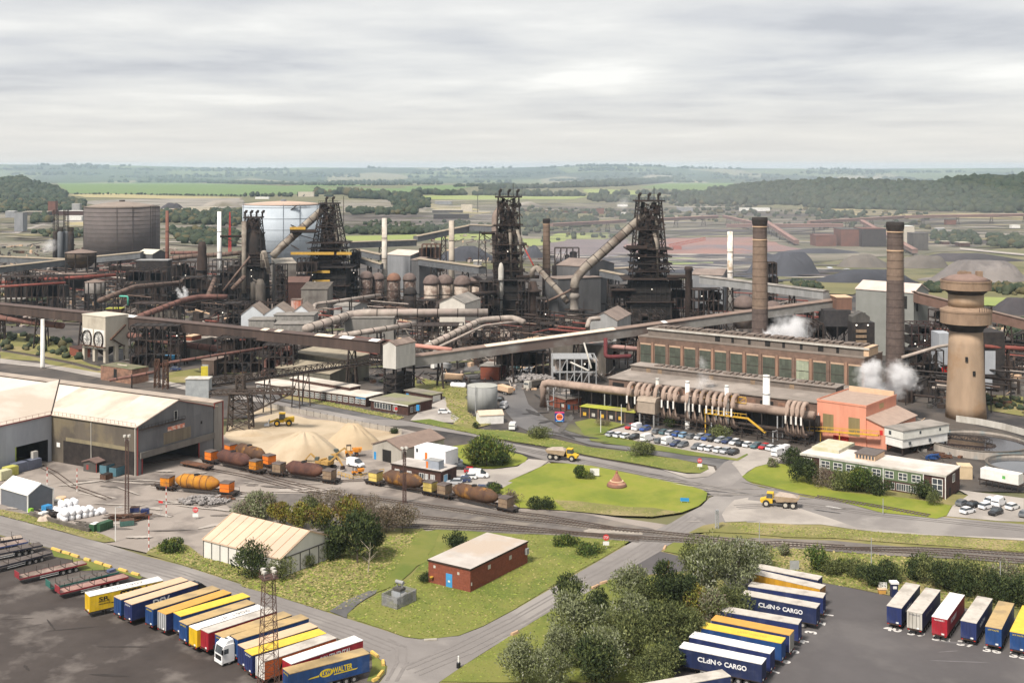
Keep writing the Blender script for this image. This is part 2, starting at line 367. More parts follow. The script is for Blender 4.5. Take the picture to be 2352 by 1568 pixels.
grsy=M('grass_dry',(.185,.17,.055),(.135,.135,.042),.13,bump=.4,c3=(.245,.20,.095),sc2=.055,det=9)
lawn=M('lawn',(.17,.20,.02),(.215,.215,.035),.22,c3=(.13,.165,.018),sc2=.05,det=9)
sandm=M('sand',(.44,.355,.255),(.365,.295,.205),.10,bump=.15,c3=(.34,.262,.175),sc2=.06,det=9)
wetd=M('works_dirt',(.052,.045,.041),(.10,.084,.072),.06,rough=.7,c3=(.030,.027,.027),sc2=.05,det=9)
ballast=M('ballast',(.15,.132,.12),(.105,.093,.086),.35,c3=(.19,.165,.14),sc2=.07)
field=M('field_green',(.105,.165,.05),(.125,.18,.06),.01,det=4)
fieldy=M('field_pale',(.24,.27,.085),(.20,.245,.075),.01,det=4)
palee=M('spoil_pale',(.40,.36,.31),(.30,.27,.235),.012,c3=(.19,.17,.12),sc2=.009,det=9)
redo=M('ore_red',(.26,.135,.105),(.19,.115,.10),.012,c3=(.15,.12,.125),sc2=.008,det=8)
slate=M('ore_slate',(.075,.078,.095),(.052,.054,.066),.04,bump=.3,det=9)
greyo=M('ore_grey',(.23,.205,.195),(.16,.145,.14),.05,bump=.4,c3=(.30,.27,.255),sc2=.03,det=9)
# ------------------------------------------------------------------ numpy meshes
def npmesh(name,V,Fq,mats,mi=None,smooth=False):
 me=bpy.data.meshes.new(name);k=Fq.shape[1];nf=len(Fq)
 me.vertices.add(len(V));me.vertices.foreach_set('co',np.ascontiguousarray(V,dtype=np.float32).ravel())
 me.loops.add(nf*k);me.loops.foreach_set('vertex_index',np.ascontiguousarray(Fq,dtype=np.int32).ravel())
 me.polygons.add(nf);me.polygons.foreach_set('loop_start',np.arange(0,nf*k,k,dtype=np.int32))
 for m in mats:me.materials.append(m)
 if mi is not None:me.polygons.foreach_set('material_index',np.ascontiguousarray(mi,dtype=np.int32))
 if smooth:me.polygons.foreach_set('use_smooth',np.ones(nf,dtype=bool))
 me.update(calc_edges=True);me.validate();return me
def ico():
 t=(1+5**.5)/2;v=[(-1,t,0),(1,t,0),(-1,-t,0),(1,-t,0),(0,-1,t),(0,1,t),(0,-1,-t),(0,1,-t),(t,0,-1),(t,0,1),(-t,0,-1),(-t,0,1)]
 f=[(0,11,5),(0,5,1),(0,1,7),(0,7,10),(0,10,11),(1,5,9),(5,11,4),(11,10,2),(10,7,6),(7,1,8),(3,9,4),(3,4,2),(3,2,6),(3,6,8),(3,8,9),(4,9,5),(2,4,11),(6,2,10),(8,6,7),(9,8,1)]
 v=[np.array(a)/np.linalg.norm(a)for a in v];c={};nf=[]
 def mid(a,b):
  k=(min(a,b),max(a,b))
  if k not in c:m=v[a]+v[b];v.append(m/np.linalg.norm(m));c[k]=len(v)-1
  return c[k]
 for a,b,d in f:ab,bd,da=mid(a,b),mid(b,d),mid(d,a);nf+=[(a,ab,da),(b,bd,ab),(d,da,bd),(ab,bd,da)]
 return np.array(v),np.array(nf)
IV,IF=ico()
rg=np.random.default_rng(5)
BV=[IV*(1+rg.uniform(-.28,.28,(len(IV),1)))for _ in range(8)]
def blobs(name,pts,sizes,mats,kind='stuff',squash=.9):
 """one mass of rounded crowns: pts (n,3) at ground level, sizes = crown width"""
 pts=np.array(pts);n=len(pts);V=np.empty((n,len(IV),3));s=np.array(sizes)
 for i in range(n):
  b=BV[i%8];q=rg.uniform(.8,1.25,3)*(1,1,squash)*s[i]/2;a=rg.uniform(0,6.28);ca,sa=math.cos(a),math.sin(a);bb=b*q
  V[i,:,0]=bb[:,0]*ca-bb[:,1]*sa+pts[i,0];V[i,:,1]=bb[:,0]*sa+bb[:,1]*ca+pts[i,1];V[i,:,2]=bb[:,2]+pts[i,2]+q[2]*.75
 Fq=(IF[None]+np.arange(n)[:,None,None]*len(IV)).reshape(-1,3);mi=np.repeat(rg.integers(0,len(mats),n),len(IF))
 me=npmesh(name,V.reshape(-1,3),Fq,mats,mi);o=bpy.data.objects.new(name,me);SC.collection.objects.link(o);o['kind']=kind;return o
def inpoly(x,y,poly):
 c=False;n=len(poly)
 for i in range(n):
  a,b=poly[i],poly[i-1]
  if(a[1]>y)!=(b[1]>y)and x<(b[0]-a[0])*(y-a[1])/(b[1]-a[1])+a[0]:c=not c
 return c
def scatter_px(poly,n,smin,smax,zf=None):
 """random ground points inside a pixel polygon, uniform on the ground"""
 w_=[gp(x,y)for x,y in poly];pts=[];sz=[]
 x0,x1=min(v.x for v in w_),max(v.x for v in w_);y0,y1=min(v.y for v in w_),max(v.y for v in w_);pl=[(v.x,v.y)for v in w_];k=0
 while len(pts)<n and k<n*30:
  k+=1;x,y=RN.uniform(x0,x1),RN.uniform(y0,y1)
  if inpoly(x,y,pl):pts.append((x,y,zf(x,y)if zf else 0));sz.append(RN.uniform(smin,smax))
 return pts,sz
tr=[M('wood_green',(.032,.048,.024),(.022,.035,.019),.15),M('wood_olive',(.045,.055,.027),(.034,.042,.022),.15),M('wood_dark',(.025,.036,.018),(.018,.027,.014),.15)]
tra=tr*2+[M('wood_autumn',(.085,.075,.032),(.065,.056,.026),.15)]
# ------------------------------------------------------------------ ground, hills, sky side land
gb=patch('ground',[Vector((-9000,-200,0)),Vector((9000,-200,0)),Vector((9000,16000,0)),Vector((-9000,16000,0))],scrubg,-.30)
def heightfield(name,cols,rows,zfun,mat,smooth=True):
 V=np.array([(x,y,zfun(x,y))for y in rows for x in cols]);c=len(cols)
 Fq=np.array([(j*c+i,j*c+i+1,(j+1)*c+i+1,(j+1)*c+i)for j in range(len(rows)-1)for i in range(c-1)])
 me=npmesh(name,V,Fq,[mat],None,smooth);o=bpy.data.objects.new(name,me);SC.collection.objects.link(o);o['kind']='structure';return o
hm=bpy.data.materials.new('farmland');hm.use_nodes=True;nt=hm.node_tree;b=nt.nodes['Principled BSDF'];b.inputs['Roughness'].default_value=.95;b.inputs['Specular IOR Level'].default_value=.1
tc=nt.nodes.new('ShaderNodeTexCoord');mp=nt.nodes.new('ShaderNodeMapping');mp.inputs['Scale'].default_value=(.0022,.0011,0);nt.links.new(tc.outputs['Object'],mp.inputs[0])
vo=nt.nodes.new('ShaderNodeTexVoronoi');nt.links.new(mp.outputs[0],vo.inputs['Vector']);vo.inputs['Scale'].default_value=1
r=nt.nodes.new('ShaderNodeValToRGB');r.color_ramp.interpolation='CONSTANT';nt.links.new(vo.outputs['Color'],r.inputs[0]);e=r.color_ramp.elements
e[0].color=(.04,.055,.03,1);e[1].position=.3;e[1].color=(.11,.13,.06,1)
for p_,c_ in((.45,(.19,.175,.11)),(.58,(.055,.07,.035)),(.72,(.12,.14,.065)),(.86,(.24,.21,.15))):q=e.new(p_);q.color=(*c_,1)
nt.links.new(r.outputs[0],b.inputs['Base Color'])
rdg=[(-200,378),(0,378),(250,380),(500,386),(620,387),(700,385),(850,386),(950,385),(1080,387),(1200,385),(1320,381),(1480,380),(1560,385),(1700,387),(1850,388),(2050,388),(2200,387),(2400,386),(2600,385)]
def lerp_tab(t,x):
 for(a,b),(c,d)in zip(t,t[1:]):
  if x<=c:return b+(d-b)*max(0,min(1,(x-a)/(c-a)))
 return t[-1][1]
def hz_(x,y):
 if y<6600:return-.5
 xp=CX+F*x/9200;zr=CH-(lerp_tab(rdg,xp)-HY)*9200/F
 t=min(1,(y-6600)/2600);t=t*t*(3-2*t)
 n_=noise.noise(Vector((x*.0009,y*.0009,3)))*26*t*(1-t)*4+noise.noise(Vector((x*.004,y*.002,1)))*4*t
 return-.5+(zr+1)*t+n_*(.5 if y<9200 else 0)
hills=heightfield('hills',list(np.linspace(-6200,6200,150)),list(np.linspace(6600,9600,34)),hz_,hm)
river=patch('water','D -40,405.5 420,407.5 560,409.5 640,412 420,410.5 200,408.5 -40,407.5',M('river',(.45,.47,.50),rough=.1),.6)
pts=[];sz=[]
for k in range(70):
 cx_,cy_=RN.uniform(-3600,3600),RN.uniform(6700,8900);l=RN.uniform(120,620)
 for j in range(int(l/16)):
  x=cx_+RN.uniform(-l,l)*.6;y=cy_+RN.uniform(-40,40)
  pts.append((x,y,hz_(x,y)-2));sz.append(RN.uniform(14,26))
blobs('woodland',pts,sz,tr)
def belt(name,line,hpx,dens,thick,mats=tr,wob=.4):
 """a belt of trees along a pixel line of its feet; hpx = height in photo rows"""
 pts=[];sz=[];L_=px(line)
 for(x0,y0),(x1,y1)in zip(L_,L_[1:]):
  a,b=gp(x0,y0),gp(x1,y1);n=int((b-a).length/dens)+1
  for i in range(n):
   p=a.lerp(b,RN.random());h=hpx*p.y/F*RN.uniform(1-wob,1.05);pts.append((p.x+RN.uniform(-dens,dens),p.y+RN.uniform(0,thick),0));sz.append(h)
 return blobs(name,pts,sz,mats,squash=1.0)
patch('field','D 128,419 230,416 440,421 600,425 720,431 880,433 1010,430 1060,433 980,442 780,446 640,446 560,450 330,446 150,444',field,.30,14,220)
patch('field','A2 600,238 990,246 1100,256 700,262 300,266',field,.34,8,200)
patch('field','A2 1390,338 1700,336 2100,332 2281,338 2281,368 1900,372 1500,366',fieldy,.32,10,120)
patch('field','A3 0,336 500,344 900,338 760,366 300,366 0,368',fieldy,.36,10,120)
patch('field','A3 1290,268 1480,238 1720,224 2060,226 2100,250 1900,292 1500,286',field,.32,10,160)
patch('field','A3 820,284 1000,280 1320,300 1480,330 1100,332 880,326',fieldy,.40,10,100)
patch('field','A2 1330,262 1720,250 1900,262 1700,296 1420,292',field,.32,8,120)
belt('tree_belt','D 140,418 300,417 470,420 620,424',9,7,60);belt('tree_belt','D 300,417 440,419',12,8,60)
belt('tree_belt','D 470,421 780,427 1010,424',8,9,160);belt('tree_belt','D 760,424 1010,420',10,9,100)
belt('tree_belt','D 150,447 350,448 560,451',5,7,60);belt('tree_belt','D 560,452 760,452',12,8,60)
belt('tree_belt','D 722,446 790,448 960,462',17,5.5,120,tra);belt('tree_belt','D 800,455 960,462',20,6,90)
belt('tree_belt','D 945,446 1030,449 1150,450',15,6,110);belt('tree_belt','D 1040,430 1140,427 1240,432',8,7,140)
belt('tree_belt','D 1110,447 1240,452 1340,452',16,5,140);belt('tree_belt','D 1100,436 1290,432 1430,428 1570,416',11,6,220)
belt('tree_belt','D 1290,430 1440,424 1575,418',14,6,200);belt('tree_belt','D 1380,448 1450,449',14,5,80)
belt('tree_belt','D 1360,462 1480,464 1640,462 1740,468',16,5,160);belt('tree_belt','D 1630,438 1720,436',11,6,60);belt('tree_belt','D 1630,418 1760,417',9,7,120)
belt('tree_belt','D 1470,448 1640,446 1730,452',12,5,140)
wt=[(1560,446),(1640,430),(1700,416),(1760,411),(1860,405),(1950,406),(2080,410),(2150,410),(2200,399),(2260,397),(2420,396),(2600,400)]
wb=[(1560,468),(1720,470),(1830,473),(1900,480),(2100,485),(2352,490),(2600,494)]
def wood_hill(name,top,base,x0,x1,mat,dY,n,smin,smax,group):
 cols=60;rows=14;V=[]
 def pos(u,t):
  xp=x0+(x1-x0)*u;yb=lerp_tab(base,xp);yt=lerp_tab(top,xp)+13;Yb=F*CH/(yb-HY);Yt=Yb+dY;zt=CH-(yt-HY)*Yt/F
  Y=Yb+dY*t;s=t*t*(3-2*t);return((xp-CX)*Y/F,Y,max(-.4,zt*(.45*t+.55*s))-.4)
 for j in range(rows):
  for i in range(cols):V.append(pos(i/(cols-1),j/(rows-1)))
 for i in range(cols):q=V[(rows-1)*cols+i];V.append((q[0]*1.2,q[1]*1.2,-.5))
 Fq=np.array([(j*cols+i,j*cols+i+1,(j+1)*cols+i+1,(j+1)*cols+i)for j in range(rows)for i in range(cols-1)])
 me=npmesh(name,np.array(V),Fq,[mat],None,True);o=bpy.data.objects.new(name,me);SC.collection.objects.link(o);o['kind']='structure'
 pts=[];sz=[]
 for k in range(n):
  p=pos(RN.random(),min(1,RN.random()**.9));pts.append((p[0],p[1],p[2]-2));sz.append(RN.uniform(smin,smax))
 blobs(group,pts,sz,tra if RN.random()<.0 else tr)
wood_hill('hillside',wt,wb,1560,2600,scrubg,900,4200,10,21,'forest')
wood_hill('hillside',[(-60,404),(0,402),(28,399),(56,400),(72,409),(112,416),(139,428),(152,446)],[(-60,456),(152,458)],-60,150,scrubg,700,900,11,22,'forest')
# ------------------------------------------------------------------ middle distance: spoil, stock yards, scrub
patch('spoil_ground','A1 560,330 900,318 1300,335 1700,345 2000,352 1900,372 1300,360 700,350',M('field_straw',(.36,.30,.15),(.29,.25,.12),.01),.42,8,60)
patch('spoil_ground','A1 640,395 800,372 1320,362 2000,355 2020,430 1800,445 1330,440 1000,430',palee,.44,8,60)
patch('works_ground','D -60,486 200,478 330,480 560,500 800,478 1100,470 1500,480 1700,478 2000,486 2420,498 2420,560 1900,600 1400,610 900,600 500,590 -60,590',M('stock_ground',(.135,.122,.09),(.09,.09,.055),.012,c3=(.20,.175,.14),sc2=.011,det=10),.1,6,40)
patch('spoil_ground','A2 800,372 950,378 1400,372 1540,400 1500,470 1100,480 850,470',palee,.46,8,40)
patch('spoil_ground','A2 1540,400 1700,420 1900,440 2060,470 1900,520 1550,440',M('field_straw',(0,0,0)),.5,6,40)
patch('stock_ground','A2 820,500 1200,490 1600,500 2090,500 2090,620 1700,600 850,612',M('stock_dark',(.095,.082,.076),(.14,.122,.11),.03,c3=(.24,.215,.19),sc2=.02,det=8),.48,4,30)
patch('road','A1 1330,632 1980,612 A2 850,606 1150,600 1700,588 1700,596 1150,608 850,614 A1 1980,622 1330,640',asphp,.56)
patch('grass','A2 860,672 1150,668 1720,655 2080,640 2080,700 1700,712 1400,700 950,726 870,700',fieldy,.5,4,30)
patch('grass','A3 320,690 520,700 620,650 1000,630 1060,690 900,730 600,745 350,760',fieldy,.5,4,30)
patch('grass','A3 280,455 940,480 1280,520 1280,600 700,600 300,610',M('grass_olive',(.175,.16,.075),(.125,.12,.055),.02),.5,5,30)
patch('ore_ground','A3 1180,745 1560,690 1700,690 2281,680 A4 330,760 480,800 200,800 0,820 A3 1900,822 1500,820 1260,810',redo,.54,5,30)
patch('ore_ground','A3 480,760 700,700 1200,700 1240,820 1000,850 560,860',M('ore_purple',(.17,.135,.135),(.12,.10,.10),.02),.52,5,30)
patch('ore_ground','A3 560,860 1100,860 1260,850 1500,830 2240,830 2240,900 1500,960 900,1000 560,960',slate,.56,5,30)
patch('grass','A3 1500,860 1700,850 1900,880 1900,905 1520,912',fieldy,.62,4,20)
patch('grass','A4 290,1045 700,1040 900,1055 1000,1085 880,1160 640,1150 300,1090',M('grass_olive',(0,0,0)),.5,4,20)
patch('grass','A4 1470,1060 1700,1100 2281,1090 2281,1180 1900,1240 1470,1170',M('grass_olive',(0,0,0)),.5,4,20)
patch('grass','A4 1960,1180 2140,1185 2160,1210 2050,1255 1960,1250',fieldy,.6,3,20)
patch('spoil_ground','A4 400,440 1000,452 1700,470 2281,500 2281,540 1700,520 900,500 430,470',M('field_straw',(0,0,0)),.5,5,40)
patch('road','A4 1280,640 1700,630 2281,680 2281,668 1900,640 1600,615 1280,625',asphp,.58)
patch('road','A4 1750,770 2281,820 2281,835 1750,785',asphp,.58)
patch('works_ground','A1 0,520 300,505 700,560 720,690 400,720 0,640',M('stock_ground',(0,0,0)),.15,4,20)
patch('road','A1 0,640 150,650 420,560 700,560 700,548 430,545 120,640',asphp,.5)
patch('grass','A1 540,555 700,555 710,600 560,600',M('field_straw',(0,0,0)),.5,3,20)
def scrub(poly,n,a,b,mats=tra):p,s=scatter_px(px(poly),n,a,b);blobs('scrub',p,s,mats)
scrub('A1 1330,480 2000,470 2000,600 1330,560',300,6,13);scrub('A1 1400,630 1970,640 1970,770 1500,730',240,5,10)
scrub('A2 860,625 2080,610 2080,655 860,660',380,5,10,tr);scrub('A2 870,455 1450,460 1450,500 900,500',110,7,13)
scrub('A2 1200,360 1560,380 1560,440 1300,450',160,7,14);scrub('A3 280,500 960,540 960,600 300,600',220,5,11)
scrub('A3 1150,520 1290,520 1290,560 1150,560',30,6,10);scrub('A1 0,380 700,380 700,470 0,480',420,7,14);scrub('A1 270,510 420,510 420,570 270,570',40,6,12)
scrub('A4 1500,650 1900,660 1920,750 1550,740',110,5,9);scrub('A4 1980,670 2281,690 2281,780 2000,760',90,5,9);scrub('A4 390,450 1000,500 1000,540 600,520',60,6,11)
scrub('A4 360,1060 600,1065 620,1110 380,1110',50,2.5,5);scrub('A4 1470,1090 2281,1100 2281,1170 1480,1140',110,3,7);scrub('A1 270,640 700,630 720,690 320,700',60,4,8)
scrub('A3 300,430 1280,470 1290,520 900,520 300,480',90,5,9);scrub('A3 880,330 1280,350 1280,400 900,385',150,6,12,tr);scrub('A3 1500,390 2281,400 2281,440 1550,430',60,6,11)
def mound(name,label,c,a,b,h,mat,rz=0.0,seed=0,peaks=1,cat='stockpile',group=None,nseg=84,rough=.18):
 """a heap: height field over an ellipse, with gullies and several crests"""
 nr=12;V=[(0,0,0)]*0;rn=random.Random(seed);pk=[(0,0,1)]+[(rn.uniform(-.55,.55),rn.uniform(-.3,.3),rn.uniform(.6,.95))for _ in range(peaks-1)]
 def hh(u,v):
  rr=math.hypot(u,v);z_=sum((max(0,1-math.hypot((u-p)*(1 if peaks==1 else 1.35),(v-q)*1.1))*k)**4 for p,q,k in pk)**.25
  ang=math.atan2(v,u);z_=min(z_,1.0)*(1+rough*noise.noise(Vector((math.cos(ang)*3.5+seed,math.sin(ang)*3.5,rr*.8)))+rough*.6*noise.noise(Vector((u*5,v*5,seed+.5)))+rough*.5*rr*noise.noise(Vector((math.cos(ang)*9,math.sin(ang)*9,seed+rr*.4))))
  return min(1,z_*1.15)**.8*min(1,(1-rr)*4)
 for j in range(nr+1):
  for i in range(nseg):
   t=2*math.pi*i/nseg;q=(j/nr)*(1+.12*noise.noise(Vector((math.cos(t)*1.5+seed,math.sin(t)*1.5,2))));u,v=math.cos(t)*j/nr,math.sin(t)*j/nr
   z_=hh(u,v)*h;V.append((q*math.cos(t)*a,q*math.sin(t)*b,z_-(.2 if j==nr else 0)))
 Fq=np.array([(j*nseg+i,j*nseg+(i+1)%nseg,(j+1)*nseg+(i+1)%nseg,(j+1)*nseg+i)for j in range(nr)for i in range(nseg)])
 me=npmesh(name,np.array(V),Fq[:,::-1],[mat],None,True);me.flip_normals()if me.polygons[nseg*3].normal.z<0 else None
 o=bpy.data.objects.new(name,me);SC.collection.objects.link(o);o.location=(c.x,c.y,0);o.rotation_euler=(0,0,rz);return tag(o,label,cat,group)
def mound_px(label,c,hw,top,mat,dep=.5,seed=0,peaks=1,name='ore_heap',rz=0.0,rough=.18,cat='stockpile'):
 x,y=px(c)[0];p=gp(x,y);a=hw*ZR[c.split()[0]][2]*p.y/F;yt=px(c.split()[0]+' 0,%s'%top)[0][1];b=a*dep;p.y+=b*.5;h=CH-(yt-HY)*p.y/F
 return mound(name,label,p,a,b,max(1.5,h),mat,rz,seed,peaks,cat,rough=rough)
mound_px('long dark slate stockpile behind the row of dome topped stoves','A2 1880,872',290,752,slate,.7,3,3)
mound_px('dark slate ore heap left of the slender round chimney','A3 430,850',110,745,slate,.9,4,2)
mound_px('large dark blue coal heap right of the left tall brick chimney','A4 330,990',310,805,slate,.8,5,4)
mound_px('broad dark coal heap behind the pale roofed tall shed','A4 980,1056',470,945,slate,.35,6,5)
mound_px('dark coal ridge in front of the red ore building','A4 640,810',420,772,slate,.4,16,4)
mound_px('brown grey ore heap with stepped crest left of the right brick chimney','A4 1010,925',250,822,M('ore_brown',(.20,.175,.15),(.145,.13,.115),.05,bump=.3),.6,7,3)
mound_px('grey ore heap just right of the right brick chimney','A4 1430,930',260,826,M('ore_brown',(0,0,0)),.5,8,4)
mound_px('big pale grey slag heap beyond the water tower','A4 1900,1040',470,868,greyo,.55,9,6,rough=.3)
mound_px('long low dark heap along the skyline of the grey slag','A4 1850,875',480,812,M('ore_violet',(.085,.075,.082),(.06,.055,.06),.04),.3,10,5)
mound_px('dark heap at the right edge beside the conveyor roof','A4 2260,1310',260,1180,M('ore_violet',(0,0,0)),.8,11,3)
mound_px('low red ore heap left of the left brick chimney','A3 2130,800',160,772,redo,.4,12,3)
mound_px('pale quarry spoil heap beyond the dark gas holder','A1 1830,425',180,372,palee,.5,13,3)
mound_px('low pale spoil bank far behind the rear furnaces','A3 390,415',110,385,palee,.6,14,2)
mound_px('dark round spoil heap behind the thin red stack','A1 1400,440',110,395,M('ore_violet',(0,0,0)),.5,15,2)
# ------------------------------------------------------------------ works floor, yards, roads, lawns, tracks (sheets a few cm apart)
patch('works_ground','D -80,600 400,590 800,600 1500,640 2000,660 2420,690 2900,700 2900,1130 2420,1130 1700,1110 1250,1060 900,1000 700,960 500,960 -80,900',wetd,.02,2,20)
patch('grass','B1 0,190 300,200 560,240 690,420 840,470 830,560 300,420 0,400',grsy,.10,1,8)
patch('road','B1 0,440 400,480 830,562 1300,602 1640,690 1640,650 1300,568 830,520 400,450 0,400',asphp,.14)
patch('grass','Z1 0,1330 680,1330 760,1440 900,1500 0,1568',grs,.12,1,8)
patch('road','Z1 0,1270 540,1290 900,1310 900,1250 0,1240',asphp,.13)
patch('grass','B1 1370,520 1650,480 1700,600 1380,600',grsy,.12,.5,5)
patch('yard','D -80,1090 0,1060 450,1040 560,970 640,930 900,980 1000,1000 1010,1060 1180,1090 1260,1060 1300,1085 1150,1150 1500,1200 1600,1215 1500,1245 1180,1240 940,1215 620,1230 470,1300 340,1270 250,1250 0,1200 -80,1200',yard,.06)
patch('sand_ground','B2 0,870 200,800 560,900 1150,960 1330,1020 1180,1100 1000,1140 850,1220 0,1230 B1 2281,1200 1870,1180 1880,960 2281,850',sandm,.10,1.2,6)
patch('road','B2 -100,740 250,770 600,860 1100,960 1400,960 1900,1040 2281,1130 B3 100,1120 550,1250 900,1290 1500,1410 1720,1450 1900,1530 2281,1560 2281,1330 2080,1380 1680,1360 1000,1240 560,1160 0,1060 B2 2000,1040 1560,950 1380,920 1280,900 700,830 0,700',asph,.12)
patch('road','B2 60,690 300,745 700,830 1100,905 1330,905 1290,885 700,780 300,700',asphd,.16)
patch('works_road','B3 -150,420 400,400 460,540 330,640 380,780 480,860 620,960 760,1010 1000,1110 1250,1130 2060,1240 2090,1330 1960,1380 1930,1290 1700,1250 1200,1160 900,1120 640,1040 400,1010 290,960 200,850 100,700 -150,560',asphd,.16)
patch('junction','B3 1930,1330 2000,1260 2170,1190 2190,1175 B4 0,1165 330,1200 250,1260 180,1270 60,1300 -50,1370 -20,1480 C4 0,-20 C3 2150,0 1880,10 B3 1870,1500 1790,1420',asph,.18)
patch('junction','B4 -60,1390 100,1470 400,1515 C4 430,30 1600,200 2281,262 2900,330 2900,460 2281,395 1100,325 600,255 0,250 C3 2180,237 2000,245 1830,275 1600,390 1380,330 1560,250 1700,165 1810,110 1880,40 2000,-10',asph,.183)
patch('road_shoulder','C4 0,60 200,80 430,130 900,290 1500,345 2281,378 2281,396 1100,330 600,262 0,255 C3 2281,232 2010,243 1980,180 2080,60 2200,40',asphp,.21,.4,6)
patch('car_park','B3 1000,1035 1080,990 1200,965 1400,980 2281,1095 B4 100,1160 400,1180 330,1215 200,1265 60,1300 0,1335 B3 2150,1380 2100,1310 2060,1270 2110,1235 1700,1165 1400,1110',asphp,.22)
patch('car_park','C4 1690,110 1820,20 B4 1740,1490 2281,1560 C4 2281,240 2080,235 1640,195',asphp,.22)
patch('verge','B3 860,1040 1000,1035 1400,1112 1700,1167 2100,1232 2190,1190 2200,1200 2110,1250 1700,1205 1250,1135 900,1090',grs,.26,.3,5)
patch('verge','B2 1400,920 1560,905 1900,985 2100,1000 2281,1000 B3 200,1000 420,1035 620,1075 900,1140 1250,1180 1600,1235 1860,1290 1870,1320 1800,1355 1680,1350 1300,1280 1000,1230 560,1140 0,1045 B2 1900,1020 1600,960',grs,.28,.4,6)
patch('verge','B3 1480,1320 1700,1360 1800,1356 1872,1320 1860,1290 1910,1300 1930,1340 1870,1380 1700,1395',asphp,.24)
patch('verge','B2 330,690 560,735 900,800 1290,880 1350,890 1290,910 700,790 350,735',grsy,.27,.4,5)
patch('verge','B2 1430,560 1700,600 1860,640 1870,850 1960,900 2060,950 1900,990 1750,950 1800,900 1700,800 1690,720 1420,640',grsy,.26,.6,5)
patch('car_park','B2 1490,830 1700,720 1820,900 1760,935 1400,915',asphp,.25,.4,5)
patch('verge','B3 500,880 600,840 800,930 1000,1020 860,1050 700,1000',soil,.26,.4,4)
patch('verge','B3 760,930 900,900 1180,950 1060,990 1000,1030 850,1040',grs,.29,.5,4)
patch('lawn','B3 540,1270 700,1272 900,1292 1500,1412 1700,1455 1820,1490 C3 1862,0 1850,60 1790,110 1650,165 1400,200 1100,188 700,150 300,125 B3 120,1500 250,1430 210,1420 400,1340',lawn,.26,.4,6)
patch('verge','C3 590,62 800,75 1200,120 1400,125 1650,165 1400,202 1100,190 700,152',grsy,.30,.6,5)
patch('lawn','B2 1680,1140 1880,1112 2050,1130 2270,1190 B3 320,1200 372,1225 350,1260 280,1292 100,1312 0,1312 B2 1900,1292 1760,1250 1690,1180',lawn,.27,.4,6)
patch('driveway','B2 1690,1260 1900,1300 B3 0,1320 100,1320 290,1298 380,1235 550,1250 480,1300 210,1420 250,1430 130,1500 0,1500 B2 1900,1500 1600,1420',asphp,.25)
patch('lawn','B4 -50,1380 60,1305 180,1272 440,1285 440,1330 700,1500 1380,1568 C4 1620,95 1680,110 1640,190 1560,215 1100,165 700,60 500,20 B4 400,1520 0,1420',lawn,.27,.5,6)
patch('grass','C4 -200,250 300,258 600,290 1100,330 2281,408 2420,420 2420,505 2281,492 1700,450 1100,410 700,378 300,370 0,340 C3 1900,330 1700,340 1830,275 2000,245',grsy,.28,.6,6)
patch('grass','C4 -100,440 300,440 700,490 1400,540 2281,600 2420,620 2420,1080 1500,880 1150,850 860,790 590,742 300,700 -200,600 C3 2200,480 1900,420',grsy,.24,.8,6)
patch('grass','C3 1490,470 1580,415 1850,430 1800,540 1500,490',grs,.30,.3,4)
patch('side_road','C3 1160,690 1200,620 1450,480 1760,560 1760,640 1250,690',lotr,.20)
patch('grass','C2 850,1000 950,960 1150,830 1400,700 1550,520 1500,330 1650,300 2281,345 C3 300,345 800,350 1240,390 830,625 285,950 C2 2281,955 2000,1105 1800,1185 1600,1210 1480,1213 1350,1195 1200,1140 960,1060',grs,.25,.3,6)
patch('grass','C1 1230,480 1400,390 1560,440 1690,540 C2 -50,600 400,640 700,500 700,280 1500,300 1550,330 1150,800 900,960 700,985 300,858 0,778 C1 2000,755 1500,595 1210,510',grsy,.245,.3,6)
patch('grass','C2 1000,810 1150,640 1500,320 1640,310 1560,560 1200,800 850,960',grs,.29,.8,4)
patch('path','C2 730,985 860,900 1050,820 1130,805 1110,840 960,930 880,1010 870,1045',asphd,.31,.3,3)
patch('road','C1 -200,110 0,190 850,415 1180,520 1500,600 2000,760 C2 300,860 900,1050 1200,1145 1350,1198 1480,1215 1800,1187 2000,1110 2281,960 C3 285,960 840,635 1250,400 1400,325 1560,250 1700,165 1860,270 1620,390 1510,450 1480,480 1200,640 1160,690 1050,720 860,830 480,1030 0,1330 C2 1840,1430 1640,1568 1560,1700 1000,1700 1150,1568 1200,1500 1210,1440 1150,1380 1075,1325 550,1100 285,1060 C1 1180,695 740,565 420,460 0,350 -200,300',asph,.20)
patch('lot','C1 -300,340 0,360 420,465 740,570 1180,700 2281,1080 C2 550,1105 1075,1330 1150,1385 1200,1440 1195,1500 1140,1568 1000,1750 C1 1000,1850 -600,1800',lotm,.22)
patch('verge','C1 420,470 740,572 1180,700 1160,720 900,640 640,650 600,560 450,530',grs,.27,.4,3)
patch('verge','C2 1075,1335 1150,1390 1195,1440 1185,1500 1120,1568 1040,1568 1080,1450',grs,.27,.2,3)
patch('verge','C1 -200,100 0,140 220,180 330,215 760,320 940,385 950,405 860,415 400,295 0,185',grsy,.27,.3,4)
patch('lot','C4 -300,600 100,640 590,742 860,792 1150,852 1250,870 1450,890 2281,1050 2420,1080 2420,1800 C3 1300,1800 1500,1568 1640,1430 2170,980',lotr,.22)
patch('lawn','C3 0,1335 480,1035 860,832 1050,722 1160,692 1640,680 1700,800 1400,1100 1600,1568 C2 1650,1568 1850,1430',grs,.245,.3,5)
patch('verge_base','D -300,1206 0,1206 250,1260 335,1276 470,1308 620,1238 940,1224 1180,1248 1500,1254 1615,1226 1700,1178 1712,1100 1760,1080 2100,1130 2420,1150 2900,1160 2900,1750 -300,1750',grsy,.13)
